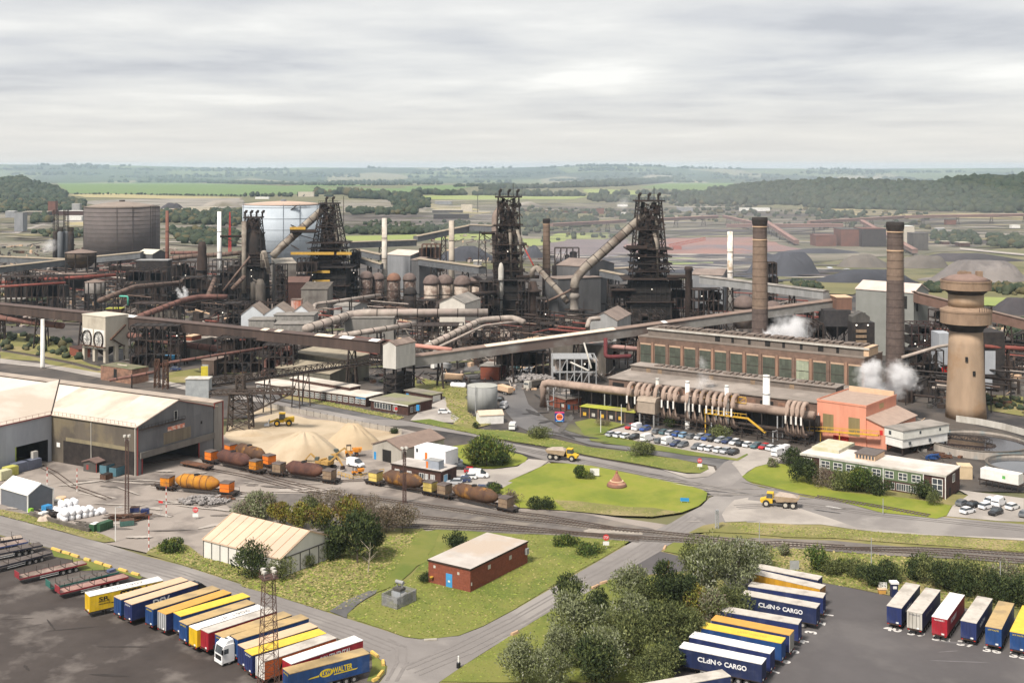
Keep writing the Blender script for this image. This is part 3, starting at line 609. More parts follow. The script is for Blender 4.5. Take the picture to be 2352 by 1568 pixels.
mk=M('road_paint',(.62,.60,.57),(.45,.43,.41),1.2);mko=M('road_paint_orange',(.50,.30,.14),(.36,.22,.11),1.2);kyl=M('kerb_yellow',(.62,.42,.10),(.45,.30,.10),1)
def stripe(m,a,b,w_,z):a,b=Vector((a.x,a.y,z)),Vector((b.x,b.y,z));d=(b-a).normalized();u=Vector((-d.y,d.x,0))*w_/2;m.add([a-u,b-u,b+u,a+u],[(0,1,2,3)])
m=MB()
for(ax,ay),(bx_,by_)in zip([C for C in px('C2 1520,1358 1590,1315 1660,1275 1730,1238 1790,1208')],[C for C in px('C2 1560,1334 1635,1290 1705,1252 1770,1216 1825,1192')]):stripe(m,gp(ax,ay),gp(bx_,by_),.16,.214)
for k in range(4):a,b=G('C2 1250,1530 1430,1440');p0,p1=a.lerp(b,k/4),a.lerp(b,(k+.5)/4);stripe(m,p0,p1,.12,.214)
a,b=G('C2 1070,1205 1190,1250');stripe(m,a,b,.14,.214)
a,b=G('C3 1450,640 1600,640');stripe(m,a,b,.14,.214);a,b=G('C4 640,108 780,132');stripe(m,a,b,.5,.216)
struct(m.build('road_marking',mk))
KB=[]
for seg in('C1 430,468 505,492','C1 520,497 580,515','C1 590,520 650,538','C1 700,555 745,568','C1 785,580 850,600','C1 862,605 920,622','C1 985,640 1050,660','C1 1090,672 1150,690','C2 1078,1328 1130,1368','C2 1172,1402 1176,1440','C2 1170,1490 1130,1540','C2 1125,1550 1085,1568','C3 1215,682 1285,672','C3 975,760 1030,745','C3 1500,480 1515,450','C3 905,800 960,775','C3 240,1185 295,1160'):
 a,b=G(seg);rz,l=frame(a,b);c=(a+b)/2;m=MB();m.ext([(-.3,0),(.3,0),(.2,.42),(-.2,.42)],0,-l/2,l/2)
 o=m.build('kerb_block',kyl if seg[:2]!='C3' else M('kerb_tan',(.50,.33,.20),(.36,.24,.16),1));o.location=(c.x,c.y,.24);o.rotation_euler=(0,0,rz)
 for v in o.data.vertices:v.co.z-=min(0,0)
 KB.append(o);tag(o,('worn yellow concrete kerb block along the edge of the cinder trailer lot' if seg[:2]!='C3' else 'faded tan kerb block at the grass edge of the straight road'),'kerb block','yellow kerb blocks' if seg[:2]!='C3' else 'tan kerb blocks')
rail_m=M('rail_steel',(.10,.07,.055),(.065,.05,.042),1);slp=M('sleeper',(.17,.15,.13),(.115,.10,.09),.8)
def track(line,sleepers=True,z=.34,gauge=1.43,bw=3.4):
 pts=[Vector((p.x,p.y,z))for p in G(line)];rm,sm,bm_=MB(),MB(),MB();acc=0
 for a,b in zip(pts,pts[1:]):
  d=(b-a).normalized();u=Vector((-d.y,d.x,0));l=(b-a).length;o=Vector((0,0,-.02-.001*RN.random()))
  if bw:bm_.add([a-u*bw/2+o,b-u*bw/2+o,b+u*bw/2+o,a+u*bw/2+o],[(0,1,2,3)])
  for s in(-1,1):rm.bar(a+u*s*gauge/2+Vector((0,0,.16)),b+u*s*gauge/2+Vector((0,0,.16)),.12,.16)
  if sleepers:
   for i in range(int(l/.85)):
    c=a+d*(i+.5)*.85;sm.bar(c-u*1.3+Vector((0,0,.03)),c+u*1.3+Vector((0,0,.03)),.27,.12)
 if bw:struct(bm_.build('ballast',ballast))
 struct(rm.build('rail',rail_m))
 if sleepers:struct(sm.build('sleepers',slp))
patch('ballast','C2 -200,20 900,0 1400,60 2281,170 C3 400,150 800,170 1400,300 1600,380 1250,395 800,352 330,344 C2 2200,343 1650,300 1400,290 1000,230 700,260 -100,120',ballast,.225,.8,6)
patch('ballast','C3 1600,380 1700,335 1900,360 2281,395 C4 0,378 300,385 700,400 1100,440 2281,515 2900,570 2900,655 2281,590 1500,540 800,495 300,450 0,440 C3 2281,450 1900,420 1560,420',ballast,.285,.8,6)
patch('ballast','C3 830,318 880,302 1330,330 1320,352 850,330',M('ballast_pale',(.33,.29,.25),(.25,.22,.19),.5),.30,.3,3)
patch('ballast','C3 1870,365 2180,397 C4 10,400 300,405 690,440 640,455 300,440 10,434 C3 2180,430 1900,395',M('ballast_pale',(0,0,0)),.31,.3,3)
track('C2 1000,170 1450,205 2281,290 C3 285,290 800,345 1250,378 1700,402 1900,420 2281,445 C4 285,440 800,470 1500,510 2281,572 2900,632')
track('C2 1100,255 1440,280 2281,318 C3 285,318 700,340 1100,376 1300,392')
track('C2 900,30 1400,95 1900,165 2281,222 C3 285,222 600,250 1000,298 1400,330 1700,362 2281,425 C4 285,422 800,455',True)
track('C3 200,165 500,200 900,270 1100,305 1300,325');track('C4 800,470 1400,472 1800,490 2281,522 2900,580')
track('C4 560,35 800,75 1000,105 1200,140 1500,195',True,.30,bw=2.8)
for ln in('B1 1180,1280 1600,1210 2000,1300 2281,1400 B2 600,1480 1000,1568','B1 1500,1280 2000,1370 2281,1440 B2 500,1500 900,1568','B1 1260,1450 1700,1480 2000,1520 2281,1560','B2 0,1330 300,1370 800,1420 1040,1410 1500,1500 2000,1590 C3 280,150','B1 330,1290 450,1350 600,1460 900,1568'):
 track(ln,False,.13,bw=0)
track('B1 0,330 300,380 600,440 830,500',True,.20)
# ------------------------------------------------------------------ trailers
MESH={}
def shared(key,fn,name,mats,parent,loc=(0,0,0),smooth=False):
 if key not in MESH:
  m=MB();fn(m);o=m.build(name,mats,parent,False,smooth);MESH[key]=o.data
 else:
  o=bpy.data.objects.new(name,MESH[key]);SC.collection.objects.link(o);o.parent=parent;WM[o.name]=WM.get(parent.name,Matrix())
 o.location=loc;return o
def wheel_fn(r,w):
 def f(m):
  pts=[(r,-w/2),(r,w/2)];n=16
  vs=[(r*math.cos(2*math.pi*j/n),y,r*math.sin(2*math.pi*j/n))for y in(-w/2,w/2)for j in range(n)]
  m.add(vs,[(j,(j+1)%n,n+(j+1)%n,n+j)for j in range(n)]+[tuple(range(n))[::-1],tuple(range(n,2*n))])
  vs=[(r*.55*math.cos(2*math.pi*j/n),y,r*.55*math.sin(2*math.pi*j/n))for y in(-w/2-.015,w/2+.015)for j in range(n)]
  m.add(vs,[tuple(range(n))[::-1],tuple(range(n,2*n))],1)
 return f
rim=M('wheel_rim',(.32,.31,.30),(.2,.19,.185),3,rough=.5)
whl=M('plate_white',(.75,.74,.72));redl=M('lamp_red',(.45,.02,.015),rough=.3)
def col(n,c,v=.8,rough=.45):return M(n,c,tuple(k*v for k in c),.5,rough=rough,spec=.4)if n[:7]!='curtain' else M(n,c,tuple(k*.68+.008 for k in c),.9,rough=.5,spec=.35,streak=.25,panel=(1.13,9,.09),c3=tuple(k*.8+.022 for k in c),sc2=.5)
TB=col('curtain_blue',(.012,.055,.19));TN=col('curtain_navy',(.016,.028,.115));TD=col('curtain_dark',(.013,.022,.075));TY=col('curtain_yellow',(.72,.47,.015));TR=col('curtain_red',(.34,.012,.025));TO=col('curtain_orange',(.50,.115,.025));TG=col('door_grey',(.38,.39,.40));TAM=col('curtain_amber',(.58,.30,.02))
RT=M('roof_tan',(.44,.315,.155),(.37,.26,.125),.9,c3=(.30,.22,.12));RW=M('roof_white',(.74,.73,.72),(.64,.63,.61),.7,c3=(.55,.52,.48));RG=M('roof_dirty',(.50,.46,.41),(.41,.375,.335),.8,c3=(.33,.30,.265));RY=M('roof_yellow',(.66,.46,.06),(.58,.39,.05),.8);RO=M('roof_orange',(.55,.30,.07),(.46,.25,.06),.8);RP=M('roof_peach',(.58,.405,.27),(.50,.35,.23),.8)
tw=col('text_white',(.75,.75,.75));tk=col('text_black',(.012,.012,.014));ty=col('text_yellow',(.70,.52,.02));tt=col('text_teal',(.03,.22,.24));tgrey=col('text_grey',(.16,.16,.17))
def axles(t,W_,s,xs,r=.5):
 for x in xs:
  for y in(.2,W_-.2):shared('wh%.2f'%r,wheel_fn(r,.36),'wheel',[tyre,rim],t,(x,s*y,r))
def trailer(ab,side,roof,rear=None,label='',ax='R',s=1,txt=(),rooftxt=(),z=4.0,rtxt=None,ext=0.0):
 a,b=G(ab,z+.22);rz,l=frame(a,b);c=(a+b)/2;d=(b-a).normalized();L_,W_=13.6,2.55;p=c-d*L_/2
 if ext:p=a.copy()
 t=thing('semi_trailer',label,'trailer',(p.x,p.y,.23),rz,'parked curtain trailers');Y=lambda y:s*y
 def bx(m,x0,y0,z0,x1,y1,z1,mi=0):m.b2(x0,min(Y(y0),Y(y1)),z0,x1,max(Y(y0),Y(y1)),z1,mi)
 m=MB();bx(m,.06,0,1.12,L_-.06,W_,z-.1);m.build('curtain_side',side,t)
 m=MB();bx(m,-.02,-.03,z-.1,L_+.02,W_+.03,z)
 m.build('roof',roof,t)
 m=MB();bx(m,0,0,1.02,.06,W_,z-.1)
 for k in(.35,.95,1.6,2.2):bx(m,-.05,k-.025,1.05,0,k+.025,z-.15,1)
 bx(m,-.04,.5,1.15,0,1.0,1.4,2);bx(m,-.06,.05,.82,.1,W_-.05,1.02,3)
 for k in(.12,W_-.42):bx(m,-.09,k,.84,-.06,k+.3,.98,4)
 m.build('rear_door',[rear or side,dkst if rear in(TG,offw,wht)else side,whl,dkst,redl],t)
 m=MB();bx(m,L_-.06,0,1.02,L_,W_,z-.1);m.build('bulkhead',rear or side,t)
 def chas(m):
  for y in(.75,1.8):m.b2(.1,s*y-.08,.72,L_-.1,s*y+.08,1.1)
  for i in range(9):m.b2(.3+i*1.6,min(Y(.1),Y(W_-.1)),.95,.4+i*1.6,max(Y(.1),Y(W_-.1)),1.1)
  m.b2(0,min(0,Y(W_)),1.0,L_,max(0,Y(W_)),1.12)
 shared('chas%d'%s,chas,'chassis',dkst,t)
 xs=(8.2,9.55,10.9)if ax=='R' else(2.4,3.75,5.1);axles(t,W_,s,xs)
 g0,g1_=(3.8,7.2)if ax=='R' else(6.3,10.0);m=MB()
 for zz in(.55,.85):bx(m,g0,.04,zz,g1_,.1,zz+.12)
 m.build('side_guard',galv,t)
 lx=3.0 if ax=='R' else 10.8
 for y in(.5,W_-.5):m=MB();bx(m,lx,y-.08,0.05,lx+.15,y+.08,1.0);bx(m,lx-.15,y-.15,-.0,lx+.3,y+.15,.052);m.build('landing_leg',dkst,t)
 ux=(s,0,0);o=-s*.012
 for st,x,zz,h,wd,mat,bold in txt:text(t,st,mat,(x,o,zz),ux,(0,0,1),h,wd,bold=bold)
 for st,x,h,wd,mat in rooftxt:text(t,st,mat,(x,s*W_/2,z+.008),ux,(0,s,0),h,wd,name='roof_lettering')
 if rtxt:text(t,rtxt[0],rtxt[1],(-.055,s*W_/2,z-.45),(0,-s,0),(0,0,1),.26,1.7,name='rear_lettering')
 return t
lbl='curtain trailer in the left row, '
T=trailer('C1 740,850 1350,715',TY,RW,label='bright yellow curtain trailer with big black lettering, first in the left row',txt=[('SR',2.6,3.05,.75,1.9,tk,.03),('STERAC',9.0,3.02,1.5,7.0,tk,.04),('www.sterac.de',2.7,2.2,.33,2.1,tk,.01)],rooftxt=[('SR 1907',7.4,1.0,5.8,tgrey)])
m=MB();m.b2(1.6,-.02,2.52,3.6,-.005,2.62);m.b2(3.9,-.02,1.95,4.6,-.005,2.08);m.build('logo_bar',tk,T)
trailer('C1 990,880 1568,712',TB,RP,TB,'blue trailer with peach roof right beside the bright yellow one')
T3=trailer('C1 1080,920 1650,745',TN,RP,None,'navy trailer with peach roof and white letters, hitched to a black cab',txt=[('DSV',5.9,3.0,1.25,3.4,tw,.03)],rtxt=('DSV',tw))
trailer('C1 1258,960 1828,785',TB,RT,None,'blue trailer with tan roof right of the navy trailer with white letters',rtxt=('LKW WALTER',ty))
trailer('C1 1365,1000 1922,818',TN,RO,TG,'blue trailer with an orange roof and grey rear doors in the left row')
trailer('C1 1495,1015 2068,850',TB,RY,None,'blue trailer with a golden yellow roof, right of the grey doored one')
trailer('C1 1550,1085 2110,905',TB,RT,None,'blue trailer with tan roof left of the white roofed yellow trailer',rtxt=('LKW WALTER',ty))
trailer('C1 1625,1130 2205,945',TY,RW,TY,'yellow trailer with white lettered roof squeezed between a blue and a red one',rooftxt=[('SR 1906',8.0,1.0,6.0,tgrey)])
trailer('C1 1712,1155 2304,965',TR,RG,TR,'dark red trailer with dirty white roof beside the white lettered roof')
trailer('C1 1855,1190 C2 415,1005',TB,RT,None,'blue trailer with tan roof standing right of the dark red one',rtxt=('LKW WALTER',ty))
T11=trailer('C1 1975,1205 C2 552,1032',TB,RT,None,'blue trailer with tan roof coupled to the white truck cab')
trailer('C1 2035,1285 C2 632,1100',TN,RP,None,'navy trailer with peach roof right of the white truck cab')
trailer('C2 95,1335 700,1155',TN,RY,None,'navy trailer with a bright yellow roof left of the orange one',rtxt=('DSV',tw))
trailer('C2 190,1390 788,1192',TO,RG,wht,'orange trailer with white rear doors and a single black letter',txt=[('A',3.4,2.6,1.3,None,tk,.03)])
trailer('C2 420,1405 1002,1212',TR,RW,None,'red trailer with white roof and white italic capital letters',txt=[('CONTINENTAL',8.2,3.0,1.05,6.0,tw,.03)])
TW=trailer('C2 400,1490 1060,1320',TB,RT,None,'blue trailer with yellow oval emblem, nearest in the left row',txt=[('WALTER',8.9,2.75,.9,3.4,ty,.03)],rtxt=('LKW WALTER',ty))
m=MB();n=28;m.add([(6.15+1.15*math.cos(2*math.pi*i/n),-.014,2.68+.62*math.sin(2*math.pi*i/n))for i in range(n)],[tuple(range(n))]);m.add([(3.0,-.013,2.35),(4.9,-.013,2.35),(4.9,-.013,2.62),(3.4,-.013,2.5)],[(0,1,2,3)]);m.add([(7.4,-.013,2.05),(11.2,-.013,2.05),(11.6,-.013,2.22),(7.4,-.013,2.22)],[(0,1,2,3)]);m.build('emblem',ty,TW)
text(TW,'LKW',TB,(6.15,-.022,2.68),(1,0,0),(0,0,1),.7,1.55,bold=.03)
cb=lambda a,b:[('CLdN',a,2.75,.8,3.0,tw,.03),('CARGO',b,2.75,.8,3.6,tw,.03)]
def diamond(t,x,s):
 m=MB();y=-s*.014;m.add([(x-.45,y,2.75),(x,y,2.4),(x+.45,y,2.75),(x,y,3.1)],[(0,1,2,3)]);m.build('diamond_logo',tw,t)
 m=MB();y=-s*.02;m.add([(x-.2,y,2.75),(x,y,2.6),(x+.2,y,2.75),(x,y,2.9)],[(0,1,2,3)]);m.build('diamond_core',TD,t)
trailer('C4 520,703 60,612',TD,RG,None,'dark blue trailer with dirty roof farthest back in the right hand column',s=-1)
trailer('C4 552,778 70,668',TAM,RG,TD,'amber sided trailer with dirty grey roof near the hedge',s=-1)
trailer('C4 574,853 40,770',TN,RG,None,'navy trailer with faint teal lettering beside the amber one',s=-1,txt=[('cobelfret',3.6,2.7,.8,3.6,tt,.01)])
t=trailer('C4 528,940 C3 2172,838',TD,RG,None,'navy trailer with white capital lettering farther back in the column',s=-1,ax='L',txt=cb(8.9,4.2));diamond(t,6.8,-1)
trailer('C4 370,1072 C3 2005,975',TN,RG,None,'navy trailer with a pale roof left of the orange roofed trailer',s=-1,txt=[('cobelfret',7.4,2.7,.8,3.6,tt,.01)])
trailer('C4 305,1163 C3 1925,1050',TN,RO,offw,'navy trailer with orange roof and pale rear doors',s=-1)
trailer('C4 232,1228 C3 1848,1115',TB,RY,None,'blue trailer with bright yellow roof in the right hand column',s=-1,rooftxt=[('LKW WALTER',5.2,.7,5.0,RO)])
trailer('C4 140,1313 C3 1745,1190',TN,RW,None,'navy trailer with clean white roof next to the nearest lettered one',s=-1,txt=[('cobelfret',9.6,2.7,.8,3.4,tw,.01),('lines',4.2,2.6,.7,2.2,tt,.01)])
t=trailer('C4 68,1400 C3 1662,1278',TD,RW,None,'navy trailer with white capital lettering and white roof, nearest in the column',s=-1,ax='L',txt=cb(8.9,4.2));diamond(t,6.8,-1)
for ln,sd,rf,rr,lb,tx,rt in(('C4 1270,945 1420,757',TN,RG,None,'navy trailer with pale roof in bay 40',('cobelfret',tw),None),('C4 1440,990 1588,800',TN,RG,offw,'navy sided trailer with white rear in bay 39',('P&O Ferrymasters',tgrey),('P&O',tgrey)),
  ('C4 1645,1040 1790,837',TR,RW,None,'red trailer with bright white roof in bay 38',('NORBERT',tw),('NORBERT',tw)),('C4 1885,1075 2022,865',TN,RG,None,'navy trailer with ribbed pale roof in bay 37',('cobelfret',tw),None),
  ('C4 2095,1120 2200,907',TB,RT,None,'blue trailer with tan roof in bay 36',None,('LKW WALTER',ty)),('C4 2300,1165 2400,945',TB,RY,None,'blue trailer with yellow roof cut by the frame in bay 35',None,('LKW WALTER',ty))):
 trailer(ln,sd,rf,rr,lb,txt=[(tx[0],5.0,2.7,.8,4.4,tx[1],.02)]if tx else(),rtxt=rt,ax='L')
trailer('C3 1420,1620 2028,1512',TN,RG,None,'dirty roofed trailer cut off by the bottom edge below the trees',ext=0)
mkb=MB()
for y_ in('C4 85,1568 645,965','C4 1090,1080 2281,1335'):
 a,b=G(y_);stripe(mkb,a,b,.12,.236)
for ln in('C4 645,965 590,960','C4 575,1035 400,1080','C4 520,1100 405,1060','C4 440,1185 395,1170','C4 375,1250 325,1240','C4 310,1320 255,1310','C4 235,1395 190,1400','C4 180,1460 130,1430','C4 110,1520 85,1490','C4 1090,1080 1150,1000','C4 1130,1090 1180,1030','C4 1290,1120 1340,1050','C4 1330,1130 1370,1075','C4 1485,1165 1530,1090','C4 1525,1172 1560,1120','C4 1700,1210 1770,1100','C4 1740,1218 1780,1160','C4 1905,1255 1970,1140','C4 1945,1262 1985,1200','C4 2120,1300 2180,1180','C4 2160,1308 2190,1245','C3 1650,1470 1760,1500','C3 1640,1485 1720,1510'):
 a,b=G(ln);stripe(mkb,a,b,.12,.237)
struct(mkb.build('bay_marking',mk))
def gnum(s_,c,ang,h):
 p=g1(c);o=text(None,s_,mk,(0,0,0),(1,0,0),(0,1,0),h,name='bay_number',bold=.035);o.location=(p.x,p.y,.24);o.rotation_euler=(0,0,math.radians(ang));struct(o)
for s_,c in(('40','C4 1195,1130'),('39','C4 1390,1168'),('38','C4 1597,1212'),('37','C4 1805,1255'),('36','C4 2018,1305'),('35','C4 2237,1352')):gnum(s_,c,-25,2.3)
for s_,c in(('1','C4 655,1012'),('2','C4 588,1083'),('3','C4 518,1158'),('4','C4 447,1235'),('5','C4 370,1315'),('6','C4 297,1400'),('7','C4 210,1480')):gnum(s_,c,68,2.1)
wood=M('deck_wood',(.215,.165,.135),(.135,.10,.085),.9,c3=(.28,.21,.18));woodd=M('deck_dark',(.12,.10,.09),(.08,.066,.06),.9);woodr=M('deck_red',(.33,.20,.17),(.24,.145,.125),.9)
def flatbed(ab,mat,deck,label,head=True,z=1.35,wheels=True,stakes=5,load=False,z0=0.0):
 a,b=G(ab,z+.22+z0);rz,l=frame(a,b);d=(b-a).normalized();p=b-d*13.4
 t=thing('flatbed_trailer',label,'trailer',(p.x,p.y,.23+z0),rz,'empty flatbed trailers');m=MB()
 m.b2(.05,.05,z-.1,13.35,2.45,z);m.build('deck',deck,t)
 m=MB();m.b2(0,0,z-.28,13.4,.05,z+.02);m.b2(0,2.45,z-.28,13.4,2.5,z+.02);m.b2(13.35,.05,z-.28,13.4,2.45,z+.02);m.b2(.3,.7,z-.55,13.2,.85,z-.12);m.b2(.3,1.65,z-.55,13.2,1.8,z-.12);m.build('frame',mat,t)
 if head:m=MB();m.b2(-.08,.05,z-.1,0,2.45,z+1.15);m.build('headboard',mat,t)
 m=MB()
 for i in range(stakes):
  x=1.8+i*2.4
  for y in(.06,2.44):m.bar((x,y,z),(x,y,z+.95),.07)
  m.bar((x,.3,z+.03),(x,2.2,z+.03),.16,.06)
 m.build('stake',dkst,t)
 if wheels:
  axles(t,2.5,1,(8.6,9.9,11.2));m=MB()
  for zz in(.5,.85):m.b2(4.0,.04,zz,7.7,.1,zz+.1)
  m.build('side_guard',whl,t)
 if load:m=MB();m.box((12.3,1.2,z),(1.4,1.0,.5),.2);m.build('tarp_bundle',col('tarp_blue',(.10,.12,.22)),t)
 return t
fr=col('frame_red',(.26,.03,.04));fg=col('frame_green',(.03,.13,.11));fk=col('frame_black',(.03,.03,.045))
flatbed('C1 135,712 720,575',fr,wood,'rusty red flatbed trailer with wooden deck, alone left of the green one')
flatbed('C1 400,785 985,648',fg,woodd,'green flatbed trailer with dark deck and a tarp bundle at its far end',load=True)
flatbed('C1 460,835 1065,688',fr,woodr,'bright red flatbed trailer with reddish deck beside the yellow trailer',stakes=4)
flatbed('C1 0,602 432,490',fk,woodd,'black flatbed trailer with a dark deck cut by the left edge, lower of its stack',False)
flatbed('C1 -70,512 355,425',fk,woodd,'black flatbed in the upper left, second of the edge row',False,1.5);flatbed('C1 -190,480 235,398',col('frame_blue',(.06,.08,.20)),wood,'blue framed flatbed at the upper left edge, third from the red one',False,1.5)
flatbed('C1 -250,430 190,365',fk,M('deck_pale',(.35,.285,.235),(.27,.22,.18),.9),'pale decked flatbed by the road at the left edge, farthest of all flatbeds',False,1.5)
# ------------------------------------------------------------------ trucks
def tractor(p,rz,body,label,dark=False):
 t=thing('truck_cab',label,'truck',(p.x,p.y,.23),rz);W_=2.5
 m=MB();pr=[(0,.9),(.02,1.9),(-.28,3.2),(-.55,3.35),(-2.2,3.35),(-2.25,.9)]
 m.ext(pr,1,-W_,0);m.build('cab',body,t)
 m=MB();m.add([(x,y,z)for y in(-W_+.15,-.15)for x,z in((-.5,3.35),(-1.2,3.95),(-2.1,4.0),(-2.2,3.35))],[(3,2,1,0),(4,5,6,7),(0,1,5,4),(1,2,6,5),(2,3,7,6),(3,0,4,7)]);m.build('roof_fairing',body,t)
 m=MB();m.add([(.045,-W_+.15,1.95),(.045,-.15,1.95),(-.25,-.2,3.1),(-.25,-W_+.2,3.1)],[(0,1,2,3)]);m.build('windscreen',glass,t)
 m=MB();m.b2(-1.15,.001,1.95,-.35,.012,2.75);m.b2(-1.6,-1.6,3.97,-1.2,-.9,4.02);m.build('side_window',glass,t)
 m=MB();m.b2(.0,-W_+.3,.95,.05,-.3,1.65);m.build('grille',void,t)
 m=MB();m.b2(-.2,-W_,.35,.08,0,.9);m.build('bumper',body,t)
 for y in(-W_+.15,-.45):m=MB();m.b2(.06,y,.6,.11,y+.3,.82);m.build('headlight',whl,t)
 m=MB();m.b2(-2.2,-.03,.5,-.25,.0,.92);m.build('sill',body,t)
 for y in(-W_-.2,.05):m=MB();m.b2(-.1,y,2.0,.15,y+.15,2.8);m.build('mirror',tk,t)
 m=MB();m.b2(-6.0,-1.7,.7,-2.2,-.8,1.0);m.b2(-3.4,-.7,.55,-2.4,-.05,1.05);m.build('chassis',dkst,t)
 for x in(-1.3,-4.9):
  for y in(-.2,-W_+.2):shared('wh%.2f'%.52,wheel_fn(.52,.36),'wheel',[tyre,rim],t,(x,y,.52))
 return t
p=g1('C1 1838,1448');d=Vector((math.cos(T11.rotation_euler.z),math.sin(T11.rotation_euler.z)))
tractor(p,T11.rotation_euler.z+math.pi,col('cab_white',(.78,.78,.78),.95,.3),'white high roofed truck cab facing left in front of the trailer row')
q=WM[T3.name]@Vector((13.6,0,0));tr_=Vector((math.cos(T3.rotation_euler.z),math.sin(T3.rotation_euler.z),0));nl=Vector((-tr_.y,tr_.x,0))
p2=Vector((q.x,q.y,0))+tr_*2.0+nl*2.5;tractor(p2,T3.rotation_euler.z,tk,'black truck cab coupled to the far end of the navy trailer with white letters')
# ------------------------------------------------------------------ masts, posts and signs
def mast(c,htop,hw,hwt,nlev,label,lamps=4,platform=True,w_=.09):
 p=g1(c);t=thing('lighting_mast',label,'mast',(p.x,p.y,.1),.5);rustd=M('mast_rust',(.10,.055,.045),(.06,.035,.03),1)
 MB().tower((0,0,0),hw,htop,hwt,nlev,w_).build('lattice',rustd,t)
 if platform:
  m=MB();m.box((0,0,htop),(hwt*3.2,hwt*3.2,.15));s_=hwt*1.55
  for z_ in(.5,1.0):
   for a,b in(((-s_,-s_),(s_,-s_)),((s_,-s_),(s_,s_)),((s_,s_),(-s_,s_)),((-s_,s_),(-s_,-s_))):m.bar((*a,htop+z_),(*b,htop+z_),.05)
  m.build('platform',rustd,t)
 for i in range(lamps):
  a=6.283*i/lamps+.6;m=MB();r_=max(.7,hwt*1.4);m.box((r_*math.cos(a),r_*math.sin(a),htop+.9),(.55,.55,.35),a);m.bar((r_*.9*math.cos(a),r_*.9*math.sin(a),htop),(r_*math.cos(a),r_*math.sin(a),htop+1),.07);m.build('floodlight',offw,t)
mast('D 617,1640',20.2,1.45,.75,12,'tall rusty lattice lighting mast rising in front of the left trailer row')
mast('C1 1050,172',17.2,.42,.28,14,'slim rusty lattice lighting mast beside the big dark barn');mast('C2 1350,88',12.4,.35,.25,10,'slim lattice lighting mast standing before the brick office with the torpedo wagons')
stp_r=col('post_red',(.45,.08,.06));
def post(c,top,label,striped=False,lampa=False,r=.11,name='post',mat=None,cat='post',group=None):
 x,y=px(c)[0];p=gp(x,y);yt=px(c.split()[0]+' 0,%s'%top)[0][1];h=(y-yt)*p.y/F;t=thing(name,label,cat,(p.x,p.y,.1),0,group)
 if striped:
  n=max(6,int(h/.7));a,b=MB(),MB()
  for i in range(n):(a if i%2 else b).tube([(0,0,h*i/n),(0,0,h*(i+1)/n)],r,8)
  a.build('red_band',stp_r,t);b.build('white_band',wht,t)
 else:MB().tube([(0,0,0),(0,0,h)],[r,r*.7],8).build('pole',mat or galv,t)
 if lampa:m=MB();m.bar((0,0,h),(.9,.1,h+.1),.08);m.box((1.1,.1,h+.02),(.8,.3,.14));m.build('lamp_head',galv,t)
 return t
post('C1 1375,195',-60,'red and white striped height post at the yard track',True);post('C1 1232,480',190,'red and white striped height post beside the weedy mound',True);post('B1 390,1450',1300,'red and white striped post by the dark barn opening',True);post('B1 637,1500',1310,'red and white striped post before the rusty brown shed',True)
post('C1 955,402',120,'white street lamp with flat head by the white bags',False,True,name='street_lamp',cat='lamp post',mat=wht)
post('C3 1412,1090',930,'grey lamp pole rising out of the tree clump',False,False,name='lamp_pole',cat='lamp post');post('C4 1115,180',45,'grey pole beside the short track on the office lawn',name='lamp_pole',cat='lamp post')
post('C4 1018,620',370,'thin grey pole in the bushes by the trailer lot',name='lamp_pole',cat='lamp post');post('C4 2085,860',570,'thin grey pole rising from the hedge behind bay 36',name='lamp_pole',cat='lamp post');post('C4 92,470',235,'thin grey pole beside the railway near the crossing',name='lamp_pole',cat='lamp post')
post('B3 978,1018',835,'white pole with a small lamp near the red and white cars',mat=wht,name='lamp_pole',cat='lamp post');post('B3 1148,950',780,'white pole in front of the mossy roofed sheds',mat=wht,name='lamp_pole',cat='lamp post')
def sign(c,top,w_,h_,face,label,txt=None,tmat=None,rz=0.0,kind='board',name='sign'):
 x,y=px(c)[0];p=gp(x,y);yt=px(c.split()[0]+' 0,%s'%top)[0][1];H=(y-yt)*p.y/F;t=thing(name,label,'sign',(p.x,p.y,.2),rz)
 m=MB()
 for sx in((0,)if w_<1.4 else(-w_*.35,w_*.35)):m.tube([(sx,.05,0),(sx,.05,H)],.06,6)
 m.build('post',galv,t);m=MB()
 if kind=='disc':n=20;m.add([(w_/2*math.cos(6.283*i/n),-.04,H-w_/2+w_/2*math.sin(6.283*i/n))for i in range(n)]+[(w_/2*math.cos(6.283*i/n),.0,H-w_/2+w_/2*math.sin(6.283*i/n))for i in range(n)],[tuple(range(n)),tuple(range(n,2*n))[::-1]]+[(i,n+i,n+(i+1)%n,(i+1)%n)for i in range(n)])
 else:m.b2(-w_/2,-.04,H-h_,w_/2,.0,H)
 m.build('panel',face,t)
 if txt:text(t,txt,tmat or tw,(0,-.05,H-h_/2),(1,0,0),(0,0,1),h_*.45,w_*.75)
 return t,H
rs=col('sign_red',(.55,.03,.03));bl=col('sign_blue',(.03,.25,.55))
for c,top,lb in(('C3 1022,470',345,'red stop sign over a white plate beside the level crossing'),('B3 1797,1325',1228,'red and white warning sign on the tip of the long verge'),('C1 1617,215',118,'stop sign on a black foot at the end of the yard')):
 t,H=sign(c,top,1.3,1.3,rs,lb,'STOP',tw,kind='disc');m=MB();m.b2(-.65,-.05,H-2.3,.65,-.005,H-1.5);m.build('plate',whl,t)
sign('C1 1330,190',68,1.1,.5,rs,'small red sign on a thin post beside the striped post',rz=-.2);sign('C3 1672,85',42,2.1,.85,bl,'low blue direction board on the point of the big lawn','',rz=-.15)
